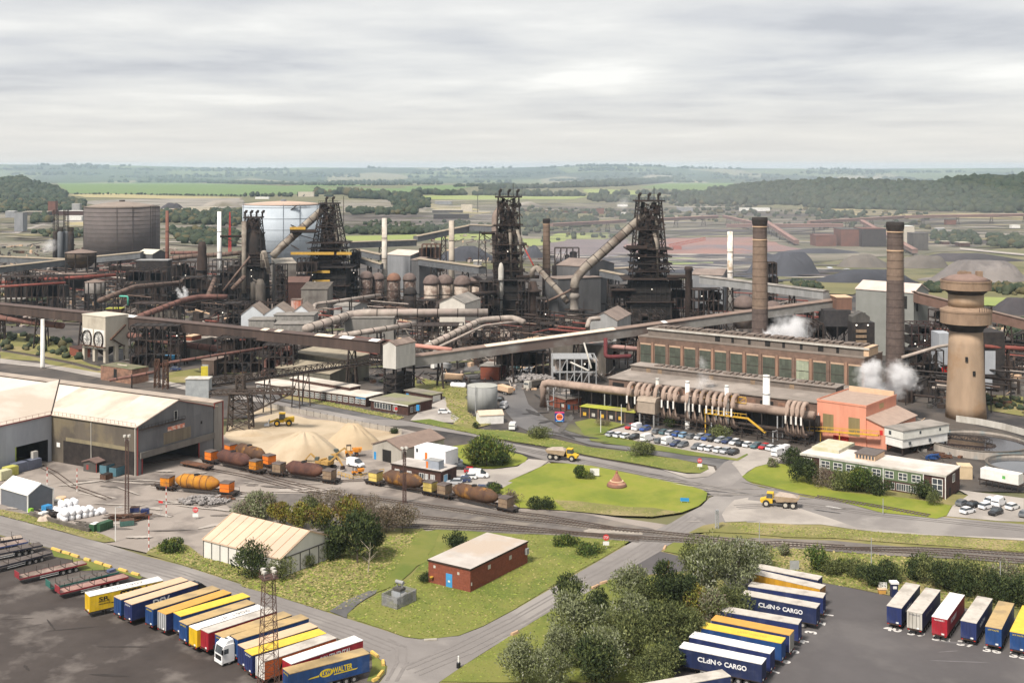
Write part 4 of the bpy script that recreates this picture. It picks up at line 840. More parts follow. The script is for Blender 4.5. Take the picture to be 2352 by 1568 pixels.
sign('B3 928,1385',1312,2.4,1.9,whl,'white board on the big lawn beside a bush');sign('C4 382,640',562,1.9,2.2,galv,'grey back of a sign beside the round green bush');sign('C4 1112,800',742,1.6,1.8,whl,'white notice board at the corner of the trailer lot');sign('B2 1460,860',785,1.0,2.0,bl,'tall blue sign in front of the flat brick office');sign('B2 1280,880',805,1.0,1.0,rs,'red and white sign on the verge before the brick office',kind='disc')
t,H=sign('B3 637,935',845,3.0,3.1,col('sign_navy',(.03,.04,.22)),'blue and pink safety board with a big orange ring beside the plant road',rz=-.1)
m=MB();m.b2(-1.5,-.06,H-.35,1.5,-.041,H+.12);m.build('header',col('sign_pink',(.65,.06,.16)),t);m=MB();m.b2(-1.2,-.06,H-3.05,1.2,-.041,H-2.75);m.build('footer',col('sign_sky',(.08,.32,.62)),t)
def disc(t,r,z_,y,mat,nm,x=0):n=24;m=MB();m.add([(x+r*math.cos(6.283*i/n),y,z_+r*math.sin(6.283*i/n))for i in range(n)],[tuple(range(n))]);return m.build(nm,mat,t)
disc(t,1.16,H-1.6,-.05,whl,'ring');disc(t,1.02,H-1.6,-.056,col('sign_orange',(.75,.14,.03)),'disc');m=MB();m.b2(-.8,-.075,H-1.7,.8,-.06,H-1.45);m.build('band',tk,t)
p=g1('C3 1940,298');t=thing('railway_signal','grey railway signal ladder post beside the level crossing','signal',(p.x,p.y,.2));m=MB();m.tower((0,0,0),.35,4.2,.3,7,.08);m.build('ladder',galv,t);m=MB();m.box((0,-.1,3.4),(.7,.3,.9));m.build('signal_head',galv,t)
p=g1('C2 1797,1450');t=thing('bollard','black bollard with white top at the grass edge near the junction','bollard',(p.x,p.y,.2));m=MB();m.lathe([(.34,0),(.34,.75),(.26,.9)],n=12);m.build('base',tk,t);m=MB();m.lathe([(.13,.9),(.13,1.9),(.06,1.95)],n=10);m.build('cap',whl,t)
p=g1('C4 1205,860');t=thing('kiosk','narrow blue kiosk with white roof beside bay 40','kiosk',(p.x,p.y,.23));m=MB();m.box((0,0,0),(1.2,1.1,2.5));m.build('cabin',TD,t);m=MB();m.box((0,0,2.5),(1.5,1.4,.35));m.build('roof',whl,t);m=MB();m.b2(-.35,-.58,1.6,.35,-.55,2.1);m.build('panel',whl,t)
p=g1('C4 1105,835');t=thing('grit_bin','tan grit bin below the white notice board','bin',(p.x,p.y,.23));m=MB();m.ext([(-.6,0),(.6,0),(.75,.8),(-.75,.8)],1,-.4,.4);m.build('box',RO,t);m=MB();m.box((0,0,.8),(1.6,.95,.12));m.build('lid',RP,t)
p=g1('C3 1535,650');t=thing('warning_post','yellow and red warning post at the side road mouth','post',(p.x,p.y,.2));m=MB();m.tube([(0,0,0),(0,0,1.5)],.1,8);m.build('pole',redl,t);m=MB();m.b2(-.25,-.1,1.2,.25,.1,2.1);m.build('plate',yel,t)
p=g1('C2 1565,1222');t=MB();t.box((0,0,0),(2.2,.5,.22),.1);o=t.build('drain_slab',conc);o.location=(p.x,p.y,.2);tag(o,'pale concrete drain slab at the grass corner by the junction','slab')
# ------------------------------------------------------------------ red brick sub-station and transformer pen
a,b=G('C2 1548,552 1895,632',4.5);c=g1('C3 370,400',4.5)
W_=(b-a).length;t=building('brick_substation','long red brick sub-station with flat pale roof and sky blue door',a,b,(c-b).length,4.5,brick,M('felt_pale',(.46,.42,.385),(.37,.335,.305),.25,c3=(.40,.33,.27)),over=.12,thick=.22)
MB().b2(-.15,-.15,4.38,W_+.15,-.12,4.74).build('fascia',dkst,t);MB().b2(W_+.12,-.15,4.38,W_+.15,(c-b).length+.15,4.74).build('fascia',dkst,t)
opening(t,'F',W_*.5,.1,1.5,2.75,col('door_blue',(.06,.28,.56)),None,'door');opening(t,'F',W_*.5,1.2,.5,.35,whl,None,'notice',off=.05)
for u,z_ in((.15,3.3),(.72,3.05)):opening(t,'F',W_*u,z_,.5,.5,offw,None,'vent')
for u,z_ in((.35,2.9),(.76,2.7)):opening(t,'R',(c-b).length*u*.9,z_,.9,.8,offw,None,'vent')
opening(t,'R',.4,1.4,.35,.6,whl,None,'meter_box');m=MB();m.lathe([(.1,-.4),(.35,0),(.38,.1)],(W_*.1,-.35,1.5),12);m.build('alarm_bell',yel,t);opening(t,'R',(c-b).length-.6,2.2,.9,1.2,greym,None,'cabinet',off=.5)
a,b=G('C2 1162,935 1290,972');rz,W_=frame(a,b);fn=M('palisade',(.30,.295,.30),(.22,.215,.22),1.2);t=thing('palisade_fence','grey palisade fence pen around the transformer on the grass','fence',(a.x,a.y,.2),rz);D_=5.4
def palis(m,p,q,h=2.3):
 p,q=Vector(p),Vector(q);n=int((q-p).length/.17)
 for i in range(n+1):c_=p.lerp(q,i/n);m.bar(c_,c_+Vector((0,0,h)),.09,.04)
 for z_ in(.4,1.8):m.bar(p+Vector((0,0,z_)),q+Vector((0,0,z_)),.06)
for p,q in(((0,0,0),(W_,0,0)),((W_,0,0),(W_,D_,0)),((W_,D_,0),(0,D_,0)),((0,D_,0),(0,0,0))):m=MB();palis(m,p,q);m.build('fence_panel',fn,t)
t2=thing('transformer','grey electrical transformer with conservator inside the palisade pen','transformer',WM[t.name]@Vector((W_*.5,D_*.5,0)),rz);m=MB();m.box((0,0,0),(1.7,1.3,2.5));m.build('tank',greyb,t2)
for s_ in(-1,1):
 m=MB()
 for i in range(6):m.box((s_*1.15,-.5+i*.2,.5),(.6,.05,1.7))
 m.build('radiator',galv,t2)
m=MB();m.tube([(-.9,.2,3.9),(.9,.2,3.9)],.35,12);m.bar((-.6,.2,2.5),(-.6,.2,3.7),.15);m.bar((.6,.2,2.5),(.6,.2,3.7),.15);m.build('conservator',greym,t2);m=MB();m.box((0,0,2.5),(1.9,1.5,.5));m.build('lid',greyd,t2)
# ------------------------------------------------------------------ tan roofed tent hall
a,b=G('C1 1685,380 C2 328,545',3.9);c=g1('C2 765,366',3.9);rz,L_=frame(a,b);D_=(c-b).length
tent=M('tent_roof',(.53,.40,.295),(.47,.355,.26),.3,c3=(.45,.345,.26));tw_=M('tent_wall',(.66,.64,.60),(.56,.545,.51),.4,streak=.3)
t=building('tent_hall','long white walled storage tent with tan sheet roof beside the yard',a,b,D_,3.9,tw_,tent,'gable',3.4,.25)
m=MB();n=9
for i in range(n+1):x=L_*i/n;m.bar((x,-.05,0),(x,-.05,3.85),.14)
for i in range(7):y=D_*i/6;m.bar((L_+.05,y,0),(L_+.05,y,3.9),.14)
m.bar((0,-.05,3.9),(L_,-.05,3.9),.18);m.bar((L_+.05,0,3.9),(L_+.05,D_,3.9),.18);m.build('wall_frame',greyd,t)
m=MB()
for i in range(n+1):
 x=L_*i/n
 for s_ in(0,1):y0=-.25 if s_==0 else D_+.25;z0=3.9-.25*3.4/(D_/2);m.bar((x,y0,z0+.34),(x,D_/2,7.64),.12,.06)
m.build('roof_seam',M('tent_seam',(.36,.24,.14),(.3,.2,.12),1),t)
# ------------------------------------------------------------------ trees and bushes: crowns of leaf sprays round many boughs
def leafm(n,c,v=.62):
 c=tuple(k*1.3 for k in c);m=M(n,c,tuple(k*v for k in c),.6,rough=.8,spec=.15);return m
L_ol=[leafm('leaf_olive',(.10,.115,.04)),leafm('leaf_olive_dark',(.055,.066,.025)),leafm('leaf_olive_pale',(.155,.165,.065))]
L_si=[leafm('leaf_sage',(.165,.18,.10)),leafm('leaf_olive',(0,0,0)),leafm('leaf_silver',(.25,.255,.20),.75),leafm('leaf_olive_dark',(0,0,0))]
L_dk=[leafm('leaf_dark',(.035,.05,.018)),leafm('leaf_darker',(.022,.032,.013)),leafm('leaf_mid',(.065,.08,.026))]
L_ye=[leafm('leaf_yellow',(.20,.165,.03)),leafm('leaf_lime',(.13,.14,.03)),leafm('leaf_brown',(.13,.085,.035))]
L_br=[leafm('twig_brown',(.125,.092,.062)),leafm('twig_grey',(.17,.14,.11)),leafm('twig_olive',(.09,.08,.04))]
L_gr=[leafm('leaf_green',(.06,.095,.022)),leafm('leaf_dark',(0,0,0)),leafm('leaf_lime',(0,0,0))]
barkm=M('bark',(.11,.085,.065),(.06,.048,.038),3);barkp=M('bark_pale',(.38,.33,.27),(.24,.2,.16),3)
def crown_mesh(key,mats,R,H,base,ncl,nleaf,ls,seed,wts=None,slim=1.0,shell=.55):
 r=np.random.default_rng(seed);cc=[];
 while len(cc)<ncl:
  p=r.uniform(-1,1,3);q=np.linalg.norm(p)
  if.25<q<1.0:
   zz=(p[2]+1)/2;prof=(1-.55*max(0,zz-.45)/.55*slim)if zz>.45 else(.72+.28*zz/.45);cc.append((p[0]*R*.72*prof,p[1]*R*.72*prof,base+(H-base)*(.08+.80*zz)))
 cc=np.array(cc);cr=R*r.uniform(.28,.46,ncl);ci=r.integers(0,ncl,nleaf);d=r.normal(size=(nleaf,3));d/=np.linalg.norm(d,axis=1)[:,None]
 rad=cr[ci]*(shell+(1.06-shell)*r.random(nleaf)**.5)*r.choice([1,1,1,1.22],nleaf);P0=cc[ci]+d*rad[:,None]*np.array([1,1,.9]);P0[:,2]=np.maximum(P0[:,2],.15)
 nrm=d*.75+r.normal(size=(nleaf,3))*.55+np.array([0,0,.35]);nrm/=np.linalg.norm(nrm,axis=1)[:,None]
 u=d*.55+r.normal(size=(nleaf,3))*.5+np.array([0,0,.65]);u/=np.linalg.norm(u,axis=1)[:,None]+1e-9;v=np.cross(u,nrm);v/=np.linalg.norm(v,axis=1)[:,None]+1e-9;s=ls*r.uniform(.6,1.5,nleaf)[:,None];a=.42
 V=np.stack([P0-u*s,P0-v*s*a,P0+u*s,P0+v*s*a],1).reshape(-1,3);Fq=np.arange(nleaf*4).reshape(-1,4)
 w_=wts or[1]*len(mats);w_=np.array(w_)/sum(w_);cm=r.choice(len(mats),ncl,p=w_);mi=np.where(r.random(nleaf)<.55,cm[ci],r.choice(len(mats),nleaf,p=w_))
 return npmesh('crown',V,Fq,mats,mi),cc
KINDS={'S':(L_si,[4,2.6,.6,.8],.22),'O':(L_ol,[3,2,1],.24),'D':(L_dk,[3,2,1],.28),'Y':(L_ye,[2,2,1],.28),'B':(L_br,[2,2,1],.20),'G':(L_gr,[3,2,1],.28),'W':([L_si[0],L_ol[0],L_br[1]],[3,1,2],.26)}
PROTO={}
def tree(kind,c,H,R,label,name='tree',cat='tree',group=None,base=None,seed=0,bark=None,dens=1.0,px_=True):
 p=g1(c)if isinstance(c,str)else Vector(c);key=(kind,name,seed%3,round(R/H*2))
 if key not in PROTO:
  mats,w_,ls=KINDS[kind];t=thing(name,label,cat,(p.x,p.y,.15),0,group);b0=H*.18 if name=='tree' else H*.06
  nl=int((4200 if name=='tree' else 2600)*dens*max(.5,min(1.8,R/4.5)));me,cc=crown_mesh('c',mats,R,H,b0,19 if name=='tree' else 14,nl,ls*max(.8,R/5),len(PROTO)*7+seed+3,w_,1.0 if name=='tree' else.6)
  cr=bpy.data.objects.new('crown',me);SC.collection.objects.link(cr);cr.parent=t
  m=MB();r0=max(.08,H*.022);m.tube([(0,0,-.2),(H*.01,0,H*.3),(-H*.01,H*.015,H*.62),(0,0,H*.85)],[r0,r0*.75,r0*.45,r0*.15],7)
  for q in cc[:6]:z0=max(H*.15,q[2]*.55);m.tube([(0,0,z0),(q[0]*.5,q[1]*.5,(z0+q[2])/2+.1),tuple(q)],[r0*.5,r0*.32,r0*.1],5)
  m.build('trunk',bark or barkm,t);PROTO[key]=(t,H,R)
 else:
  t0,H0,R0=PROTO[key];t=dup(t0,(p.x,p.y,.15),RN.uniform(0,6.28),label,group);t.scale=(R/R0,R/R0,H/H0)
 t['group']=group or 'trees and bushes';return t
poplar=[('S',780,1345,11.2,5.6,'tall silver leaved poplar whose top overlaps the straight road'),('S',1000,1590,9.5,5,'silvery poplar near the bottom edge, middle of the clump'),('D',900,1640,8.5,4.6,'dark green tree at the bottom edge between silver poplars'),('S',330,1640,8.2,4.6,'silver poplar at the bottom edge, leftmost of the clump'),('S',560,1680,7.8,4,'silver poplar cut by the bottom edge beside the leftmost one'),
 ('O',1250,1450,9,4.5,'sage green tree left of the thin lamp pole'),('S',1225,1250,9,4.6,'silvery sage tree in the middle of the clump behind the lamp pole'),('O',1560,1335,10,4.6,'olive tree right of the thin lamp pole'),('O',1715,1300,7,3.4,'olive tree next to the white roofed navy trailer'),('S',1225,960,8,4.6,'silver topped tree at the upper left of the clump'),
 ('D',1500,990,10,3.6,'dark narrow tree standing high in the upper clump'),('D',1660,1010,7.5,5,'dark broad tree behind the upper clump'),('Y',1760,1040,6,3.6,'yellow tinged tree in the upper right of the clump'),('S',1880,930,13,5.4,'tallest silver poplar at the upper end of the clump'),('S',2110,900,12.5,5.6,'broad silver poplar beside the far trailers of the column'),
 ('O',1740,760,9,4.2,'olive tree at the side road mouth'),('O',2050,1090,8,4.2,'olive tree at the left ends of the column trailers'),('S',2230,720,8,4,'small silver tree behind the farthest column trailer'),('O',1480,1590,7,4,'low olive tree left of the nearest lettered trailer'),('O',1380,1660,6,4,'olive bush cut by the bottom edge'),
 ('D',700,1030,8,3.4,'dark tree behind the tall road side poplar'),('D',960,1060,5.5,3.2,'small dark tree on the clump edge near the lawn'),('O',1340,1010,6.5,4,'olive tree in the middle upper clump'),('W',1900,1150,7.5,3.6,'grey green sapling beside the pale roofed trailer'),('O',1090,1330,7,3.6,'olive tree behind the middle silver poplars'),('S',640,1480,8,3.8,'silver leaved tree left of the tallest road side poplar'),('D',1420,1230,6.5,4,'dark undergrowth tree in the heart of the clump'),('D',1560,1480,5,3.6,'dark low tree beside the clump edge and the lot')]
for i,(k,x,y,H,R,lb)in enumerate(poplar):tree(k,'C3 %d,%d'%(x,y),H,R,lb,seed=i,group='poplar clump by the trailer lot')
hed=[('G',565,645,5.4,3.4,'round bright green bush beside the back of a sign'),('O',120,600,5,3.6,'olive bush behind the farthest column trailer'),('O',700,680,2.6,3.2,'low spreading bush right of the round green one'),('O',900,700,3.4,3.4,'olive bush in the hedge under the thin pole'),('D',1010,770,4.4,3.6,'dark bush in the hedge left of the notice board'),('D',1120,740,4.2,3.2,'dark bush above the notice board'),('O',1210,740,3.6,3,'olive bush above the blue kiosk'),
 ('D',1400,730,5,3.8,'dark bush behind bay 40'),('O',1530,760,6,4.2,'big olive bush behind bay 39'),('D',1620,800,5.6,3.8,'dark bush behind bay 38'),('O',1730,790,6.4,4.4,'tall olive bush left of the hedge pole'),('D',1830,860,5.5,4,'dark bush behind bay 37'),('O',1960,850,6,4.4,'olive bush at the hedge pole'),('D',2060,920,5.4,4,'dark bush behind bay 36'),('W',2120,820,6,4.2,'grey green bush in the right end of the hedge'),('D',2240,940,6,4.4,'dark bush at the right edge above bay 35'),('O',2270,840,5.6,4,'olive bush at the right edge by the railway'),('G',780,640,1.8,2.4,'small green shrub beside the round bush'),('W',300,520,2.6,1.4,'thin grey shrub beside the railway pole')]
for i,(k,x,y,H,R,lb)in enumerate(hed):tree(k,'C4 %d,%d'%(x,y),H,R,lb,'bush','bush','hedge along the trailer lot',seed=i)
oth=[('D','C1 2085,700',7,4.6,'bush','big dark bush hiding the near end of the white tent wall'),('O','C2 330,715',4.6,3.2,'bush','olive bush at the corner of the tent behind the mast'),('O','C2 545,620',2.4,2,'bush','low bush along the gable of the tent'),('W','C2 150,215',5.4,5.4,'tree','grey willow behind the tent at its left end'),('W','C2 40,200',3.8,4,'bush','grey bush left of the willow beyond the tent'),
 ('Y','C2 320,270',5.4,3.6,'tree','yellow green tree right behind the tent ridge'),('Y','C2 470,300',5.8,4.0,'tree','broad yellow autumn tree behind the tent'),('O','C2 570,220',5,4,'bush','olive bush behind the autumn trees'),('Y','C2 660,310',5.6,3.4,'tree','golden tree behind the tent near its right end'),('D','C2 690,320',4.5,3,'bush','dark bush under the golden tree'),('B','C2 600,140',4,4,'bush','brown bare thicket beside the yard'),
 ('Y','C2 880,350',8.4,4.4,'tree','tall yellow green tree right of the tent'),('B','C2 1080,330',6.6,4.4,'tree','brown bare tree right of the yellow green one'),('B','C2 1200,330',6.4,4.2,'tree','bare brown tree left of the reddish thicket'),('B','C2 1330,330',6.2,4.4,'tree','reddish bare thicket at the end of the tree row'),('B','C2 1030,170',5,4,'bush','bare brown bush at the yard edge'),('B','C2 780,170',5,4.6,'bush','wide bare bush between golden trees and yard'),
 ('D','C2 960,580',11,5.2,'tree','large dark green tree beside the tent gable'),('D','C2 800,540',7,4.2,'tree','dark tree touching the tent gable'),('D','C2 1080,520',7,3.4,'tree','dark tree behind the bare birch'),('D','C2 720,560',4,2.6,'bush','dark low bush at the right corner of the tent'),('D','C2 1780,450',3.3,3.0,'bush','dark bush behind the red brick sub-station'),('D','C2 1520,740',1.8,2,'bush','low dark scrub at the left foot of the sub-station'),
 ('G','B2 2030,1290',7.8,6.2,'tree','wide dark green tree on the left looped lawn'),('G','B2 2180,1275',6,4,'bush','dark bush joined to the wide tree on the looped lawn'),('D','B2 1920,1280',4,2.6,'bush','small dark bush left of the wide lawn tree'),('O','B3 475,1058',3.0,4.2,'bush','wide olive bush on the verge by the plant road'),('O','B3 1310,1205',3.8,4.0,'bush','wide olive bush on the long verge'),('O','B3 1400,1190',2.6,2.2,'bush','small bush joined to the verge bush'),
 ('G','B3 808,1395',3.3,2.3,'tree','small bushy tree on the big lawn beside the white board'),('O','B3 890,1400',2.2,1.6,'bush','small shrub under the white board'),('D','B3 1560,965',3.4,2.8,'bush','green bush against the arched pipes'),('O','B3 1970,1070',3.4,4,'bush','flat bush behind the back row of parked cars'),('B','B3 1000,960',2.6,3,'bush','brown bush beside the white lamp pole'),('D','B2 1945,975',1.6,1.6,'bush','small dark bush below the white hut'),
 ('D','B4 360,1285',4.6,4,'bush','dark bush at the left end of the green panelled office'),('D','B4 480,1430',5.5,4.6,'tree','dark tree hiding the left of the green panelled office'),('B','B4 640,1465',4.6,4,'bush','brownish bush in front of the green panels'),('O','B4 780,1490',4.2,4.2,'bush','olive bush before the middle of the green panelled office'),('G','B4 930,1500',5.4,4.8,'tree','green tree in front of the green panelled office'),('D','B4 1090,1530',4.4,4,'bush','dark bush left of the ground floor windows'),('D','B4 1470,1568',4.4,3.6,'bush','dark bush at the right hand brick end of the office'),('O','C4 1540,100',3.4,2.4,'bush','olive bush at the office corner by the car park'),('W','B4 200,1300',2.6,1.6,'bush','pale shrub on the office lawn'),
 ('D','C3 430,130',2.7,2.4,'bush','dark green bush at the rail side of the big lawn'),('D','C3 530,130',2.7,2.4,'bush','second dark green bush beside the rail side one'),('G','B2 2090,1530',3,2.4,'bush','green bush by the black cars at the driveway'),('B','C3 240,75',2.4,3,'bush','brown thicket behind the last torpedo wagon'),('D','B2 1270,1020',1.8,1.7,'bush','small dark bush at the end of the sand yard wall'),('G','C1 1440,480',2.2,3.4,'bush','weedy green mound of brambles beside the striped post'),('G','C3 880,500',1.4,4,'bush','low green brambles on the grass by the crossing'),('G','C3 700,430',1.2,3.6,'bush','flat green bramble patch beside the sub-station track')]
for i,(k,c,H,R,nm,lb)in enumerate(oth):tree(k,c,H,R,lb,nm,nm,'trees and bushes',seed=i)
p=g1('C2 1050,660');t=thing('birch','thin bare pale trunked birch in front of the dark tree','tree',(p.x,p.y,.2));m=MB();rb=random.Random(3)
m.tube([(0,0,0),(.15,0,2),(.35,.1,4),(.4,.1,6)],[.16,.12,.08,.03],6)
for i in range(12):z_=rb.uniform(1.2,5.5);a=rb.uniform(0,6.28);l=rb.uniform(.8,2);m.tube([(.1,0,z_),(.1+l*math.cos(a),l*math.sin(a),z_+l*.9)],[.06,.015],4)
m.build('trunk',barkp,t)
tuft=[leafm('tuft_green',(.135,.16,.032),.8),leafm('tuft_straw',(.25,.21,.09),.85),leafm('tuft_dark',(.085,.105,.026),.8),leafm('tuft_lime',(.17,.20,.036),.85)]
def tufts(poly,n,h,w_,wts):
 p,s=scatter_px(px(poly),n,.5,1.3);p=np.array(p);n=len(p);
 if not n:return
 p[:,2]=.22;s=np.array(s)[:,None];a=rg.uniform(0,6.28,n);u=np.stack([np.cos(a),np.sin(a),np.zeros(n)],1)*w_*.72*s;t_=np.stack([rg.normal(size=n)*1.2,rg.normal(size=n)*1.2+.9,np.ones(n)*.55],1)*h*.62*s
 V=np.stack([p-u,p+u,p+u*.6+t_,p-u*.6+t_],1).reshape(-1,3);w_=np.array(wts)/sum(wts)
 me=npmesh('grass_tufts',V,np.arange(n*4).reshape(-1,4),tuft,rg.choice(4,n,p=w_));o=bpy.data.objects.new('grass_tufts',me);SC.collection.objects.link(o);o['kind']='stuff'
tufts('C2 850,1000 1150,830 1400,700 1550,520 2281,345 C3 300,345 1240,390 830,625 285,950 C2 2000,1105 1600,1210 1350,1195 960,1060',9000,.30,.28,[4,1.4,3,2])
tufts('C1 1230,480 1400,390 1690,540 C2 -50,600 400,640 700,500 1500,300 1150,800 900,960 700,985 300,858 0,778 C1 2000,755 1500,595',9000,.42,.32,[3,3,3,1])
tufts('C4 -200,250 600,290 1100,330 2420,420 2420,505 1700,450 700,378 0,340 C3 2000,245',5000,.34,.30,[3,3,1.5,2])
tufts('C4 -100,440 300,440 700,490 1400,540 2420,620 2420,1000 1500,880 860,790 300,700',7000,.42,.34,[3,3,3,1])
tufts('C3 0,1335 480,1035 860,832 1050,722 1640,680 1700,800 1400,1100 1600,1568 C2 1650,1568 1850,1430',5000,.24,.24,[4,.5,2,3])
tufts('C3 590,62 1200,120 1650,165 1400,202 700,152',1500,.34,.3,[3,3,2,1]);tufts('C1 -200,100 330,215 760,320 950,405 400,295 0,185',1800,.34,.3,[3,3,3,1])
tufts('B2 330,690 900,800 1350,890 1290,910 700,790',1500,.4,.36,[3,3,2,1]);tufts('B2 1430,560 1860,640 1870,850 2060,950 1750,950 1690,720',1400,.5,.42,[3,3,2,1]);tufts('B2 1400,920 1900,985 B3 200,1000 900,1140 1250,1180 1860,1290 1680,1350 560,1140 0,1045',2200,.34,.36,[4,1.5,2,2])
ZR['E1']=(380*K,1150*K,.15942*K);ZR['E2']=(780*K,1290*K,.12755*K);ZR['E3']=(0,1350*K,.15306*K)
# ------------------------------------------------------------------ the big dark barn (lime and sand shed) at the left edge
a=g1('B1 1130,1370');b=g1('B1 1790,800',12.9);rz,W_=frame(a,b);H=12.9;RI=4.5;D_=110.0;WL=32.8
t=thing('barn','huge dark clad barn with cream roof at the left edge of the yard','barn',(a.x,a.y,.06),rz);t['W']=W_
wallbr=M('clad_brown',(.125,.105,.082),(.085,.072,.058),.2,streak=.25,panel=(1.6,20,.07),c3=(.155,.128,.085),sc2=.12)
gabm=M('clad_gable',(.155,.157,.165),(.105,.105,.11),.25,streak=.2,panel=(2.6,6,.10));winw=M('clad_wing',(.36,.375,.41),(.29,.305,.335),.25,streak=.3,panel=(3.6,20,.05))
redt=col('trim_red',(.26,.045,.04),.8,.8)
MB().ext([(.02,0),(D_,0),(D_,H),(.02,H)],0,0,.3).build('side_wall',wallbr,t)
op=(W_*.065,W_*.76,4.3);m=MB()
m.add([(x,0,z)for x,z in((0,0),(op[0],0),(op[0],op[2]),(op[1],op[2]),(op[1],0),(W_,0),(W_,H),(W_/2,H+RI),(0,H))],[(0,1,2,8),(2,3,7,8),(3,4,5,6),(3,6,7)]);m.build('gable_wall',gabm,t)
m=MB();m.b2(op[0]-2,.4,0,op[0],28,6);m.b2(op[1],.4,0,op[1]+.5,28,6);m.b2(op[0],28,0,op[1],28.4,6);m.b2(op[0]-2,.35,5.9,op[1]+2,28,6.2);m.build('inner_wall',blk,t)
m=MB();m.b2(.9,-.7,4.3,W_-1.2,-.02,5.9);m.build('door_lintel',M('clad_band',(.17,.155,.14),(.12,.11,.10),.3,streak=.3),t)
MB().b2(W_*.32,-.05,6.2,W_*.66,-.01,9.4).build('tan_panel',M('clad_tan',(.20,.165,.115),(.14,.118,.088),.8,streak=.08),t)
MB().b2(.8,-.95,11.9,W_*.56,-.02,12.05).build('walkway',dkst,t);m=MB();m.bar((.8,-.9,12.9),(W_*.56,-.9,12.9),.07)
for i in range(14):x=.8+(W_*.56-.8)*i/13;m.bar((x,-.9,12),(x,-.9,12.9),.06)
m.build('handrail',dkst,t)
opening(t,'F',W_*.47,12.3,1.1,2.3,void,wht,'window');opening(t,'F',W_*.8,9.2,.6,.8,void,None,'vent')
o=MB();o.b2(W_*.37,-.09,9.6,W_*.58,-.02,10.7);o=o.build('banner',M('banner',(.62,.20,.12),(.66,.5,.42),1.1,lo=.45,hi=.55),t)
m=MB()
for x in(.25,op[0]-.1,op[1]+.15):m.bar((x,-.06,0),(x,-.06,H if x<1 else 4.2),.28)
m.bar((0,-.08,H),(W_/2,-.08,H+RI),.28);m.bar((W_/2,-.08,H+RI),(W_,-.08,H),.28);m.build('red_trim',redt,t)
m=MB();m.bar((-.12,.4,0),(-.12,.4,H),.22);m.bar((-.12,17,0),(-.12,17,H),.16);m.build('downpipe',offw,t)
MB().b2(-.05,3.2,5.0,-.01,27,7.2).build('pale_band',M('clad_olive',(.23,.195,.12),(.175,.15,.10),.5,streak=.2),t)
MB().b2(-.12,29.3,4.2,-.03,30.6,5.4).build('notice',whl,t)
def slope(y0,y1,mat,z=0.0,nm='roof'):
 m=MB();q=.28+z;m.add([(x,y,zz+k)for k in(0,q)for x,y,zz in((-.5,y0,H-.5*RI/(W_/2)),(W_/2,y0,H+RI),(W_/2,y1,H+RI),(-.5,y1,H-.5*RI/(W_/2)))],[(3,2,1,0),(4,5,6,7),(0,1,5,4),(1,2,6,5),(2,3,7,6),(3,0,4,7)]);return m.build(nm,mat,t)
slope(-.4,13.5,roofl);slope(13.5,38,M('roof_stained',(.47,.395,.325),(.34,.285,.235),.09,c3=(.54,.465,.385),sc2=.05),.01);slope(38,D_,M('roof_clean',(.58,.51,.445),(.50,.44,.38),.08),.005)
m=MB();m.add([(x,y,z+k)for k in(0,.28)for x,y,z in((W_/2,-.4,H+RI),(W_+.3,-.4,H),(W_+.3,D_,H),(W_/2,D_,H+RI))],[(3,2,1,0),(4,5,6,7),(0,1,5,4),(1,2,6,5),(2,3,7,6),(3,0,4,7)]);m.build('roof',M('roof_stained',(0,0,0)),t)
MB().b2(W_/2-.25,-.45,H+RI+.2,W_/2+.25,D_,H+RI+.4).build('ridge_cap',dkst,t)
m=MB()
for i in range(22):y=32.5*i/21;m.bar((-.45,y,H),(-.45,y,H+1.0),.06)
m.bar((-.45,0,H+1),(-.45,32.5,H+1),.06);m.build('eave_rail',dkst,t)
MB().b2(W_-1.2,-.25,0,W_+2.4,D_,14.2).build('aisle_wall',M('clad_aisle',(.24,.225,.21),(.17,.16,.15),.3,streak=.3,panel=(3,20,.06)),t);MB().b2(W_-1.4,-.4,14.2,W_+2.6,D_,14.4).build('aisle_roof',M('roof_aisle',(.40,.335,.275),(.28,.235,.20),.2),t)
m=MB();m.bar((W_+2.3,-.32,0),(W_+2.3,-.32,14.2),.25);m.bar((W_-1.2,-.32,12.6),(W_-1.2,-.32,14.2),.25);m.bar((W_-1.2,-.32,14.2),(W_+2.4,-.32,14.2),.25);m.build('red_trim',redt,t)
Y0=WL;m=MB();xo0,xo1=-1.2,-11.5
m.add([(x,Y0,z)for x,z in((0,0),(xo0,0),(xo0,6.2),(xo1,6.2),(xo1,0),(-60,0),(-60,H),(0,H))],[(0,7,2,1),(2,7,6,3),(3,6,5,4)][::1]);m.b2(-60,Y0+.3,0,-59.5,Y0+40,H);m.b2(-60,Y0+39.5,0,0,Y0+40,H);m.build('wing_wall',winw,t)
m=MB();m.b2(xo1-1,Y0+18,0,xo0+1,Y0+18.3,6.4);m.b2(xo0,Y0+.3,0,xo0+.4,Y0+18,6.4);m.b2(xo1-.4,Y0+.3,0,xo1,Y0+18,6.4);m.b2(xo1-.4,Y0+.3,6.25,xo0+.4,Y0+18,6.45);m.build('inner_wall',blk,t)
m=MB();m.b2(xo1-.3,Y0-.06,0,xo1,Y0-.01,6.2);m.build('yellow_trim',col('trim_lime',(.35,.42,.05)),t)
sl=RI/(W_/2);m=MB();yr=17.0
def wz(v):return H+sl*v
vy=[(-60,Y0-.5,H-.5*sl),(-60,Y0+yr,wz(yr)),(yr*1.0,Y0+yr,wz(yr)),(-.5,Y0-.5,H-.5*sl)]
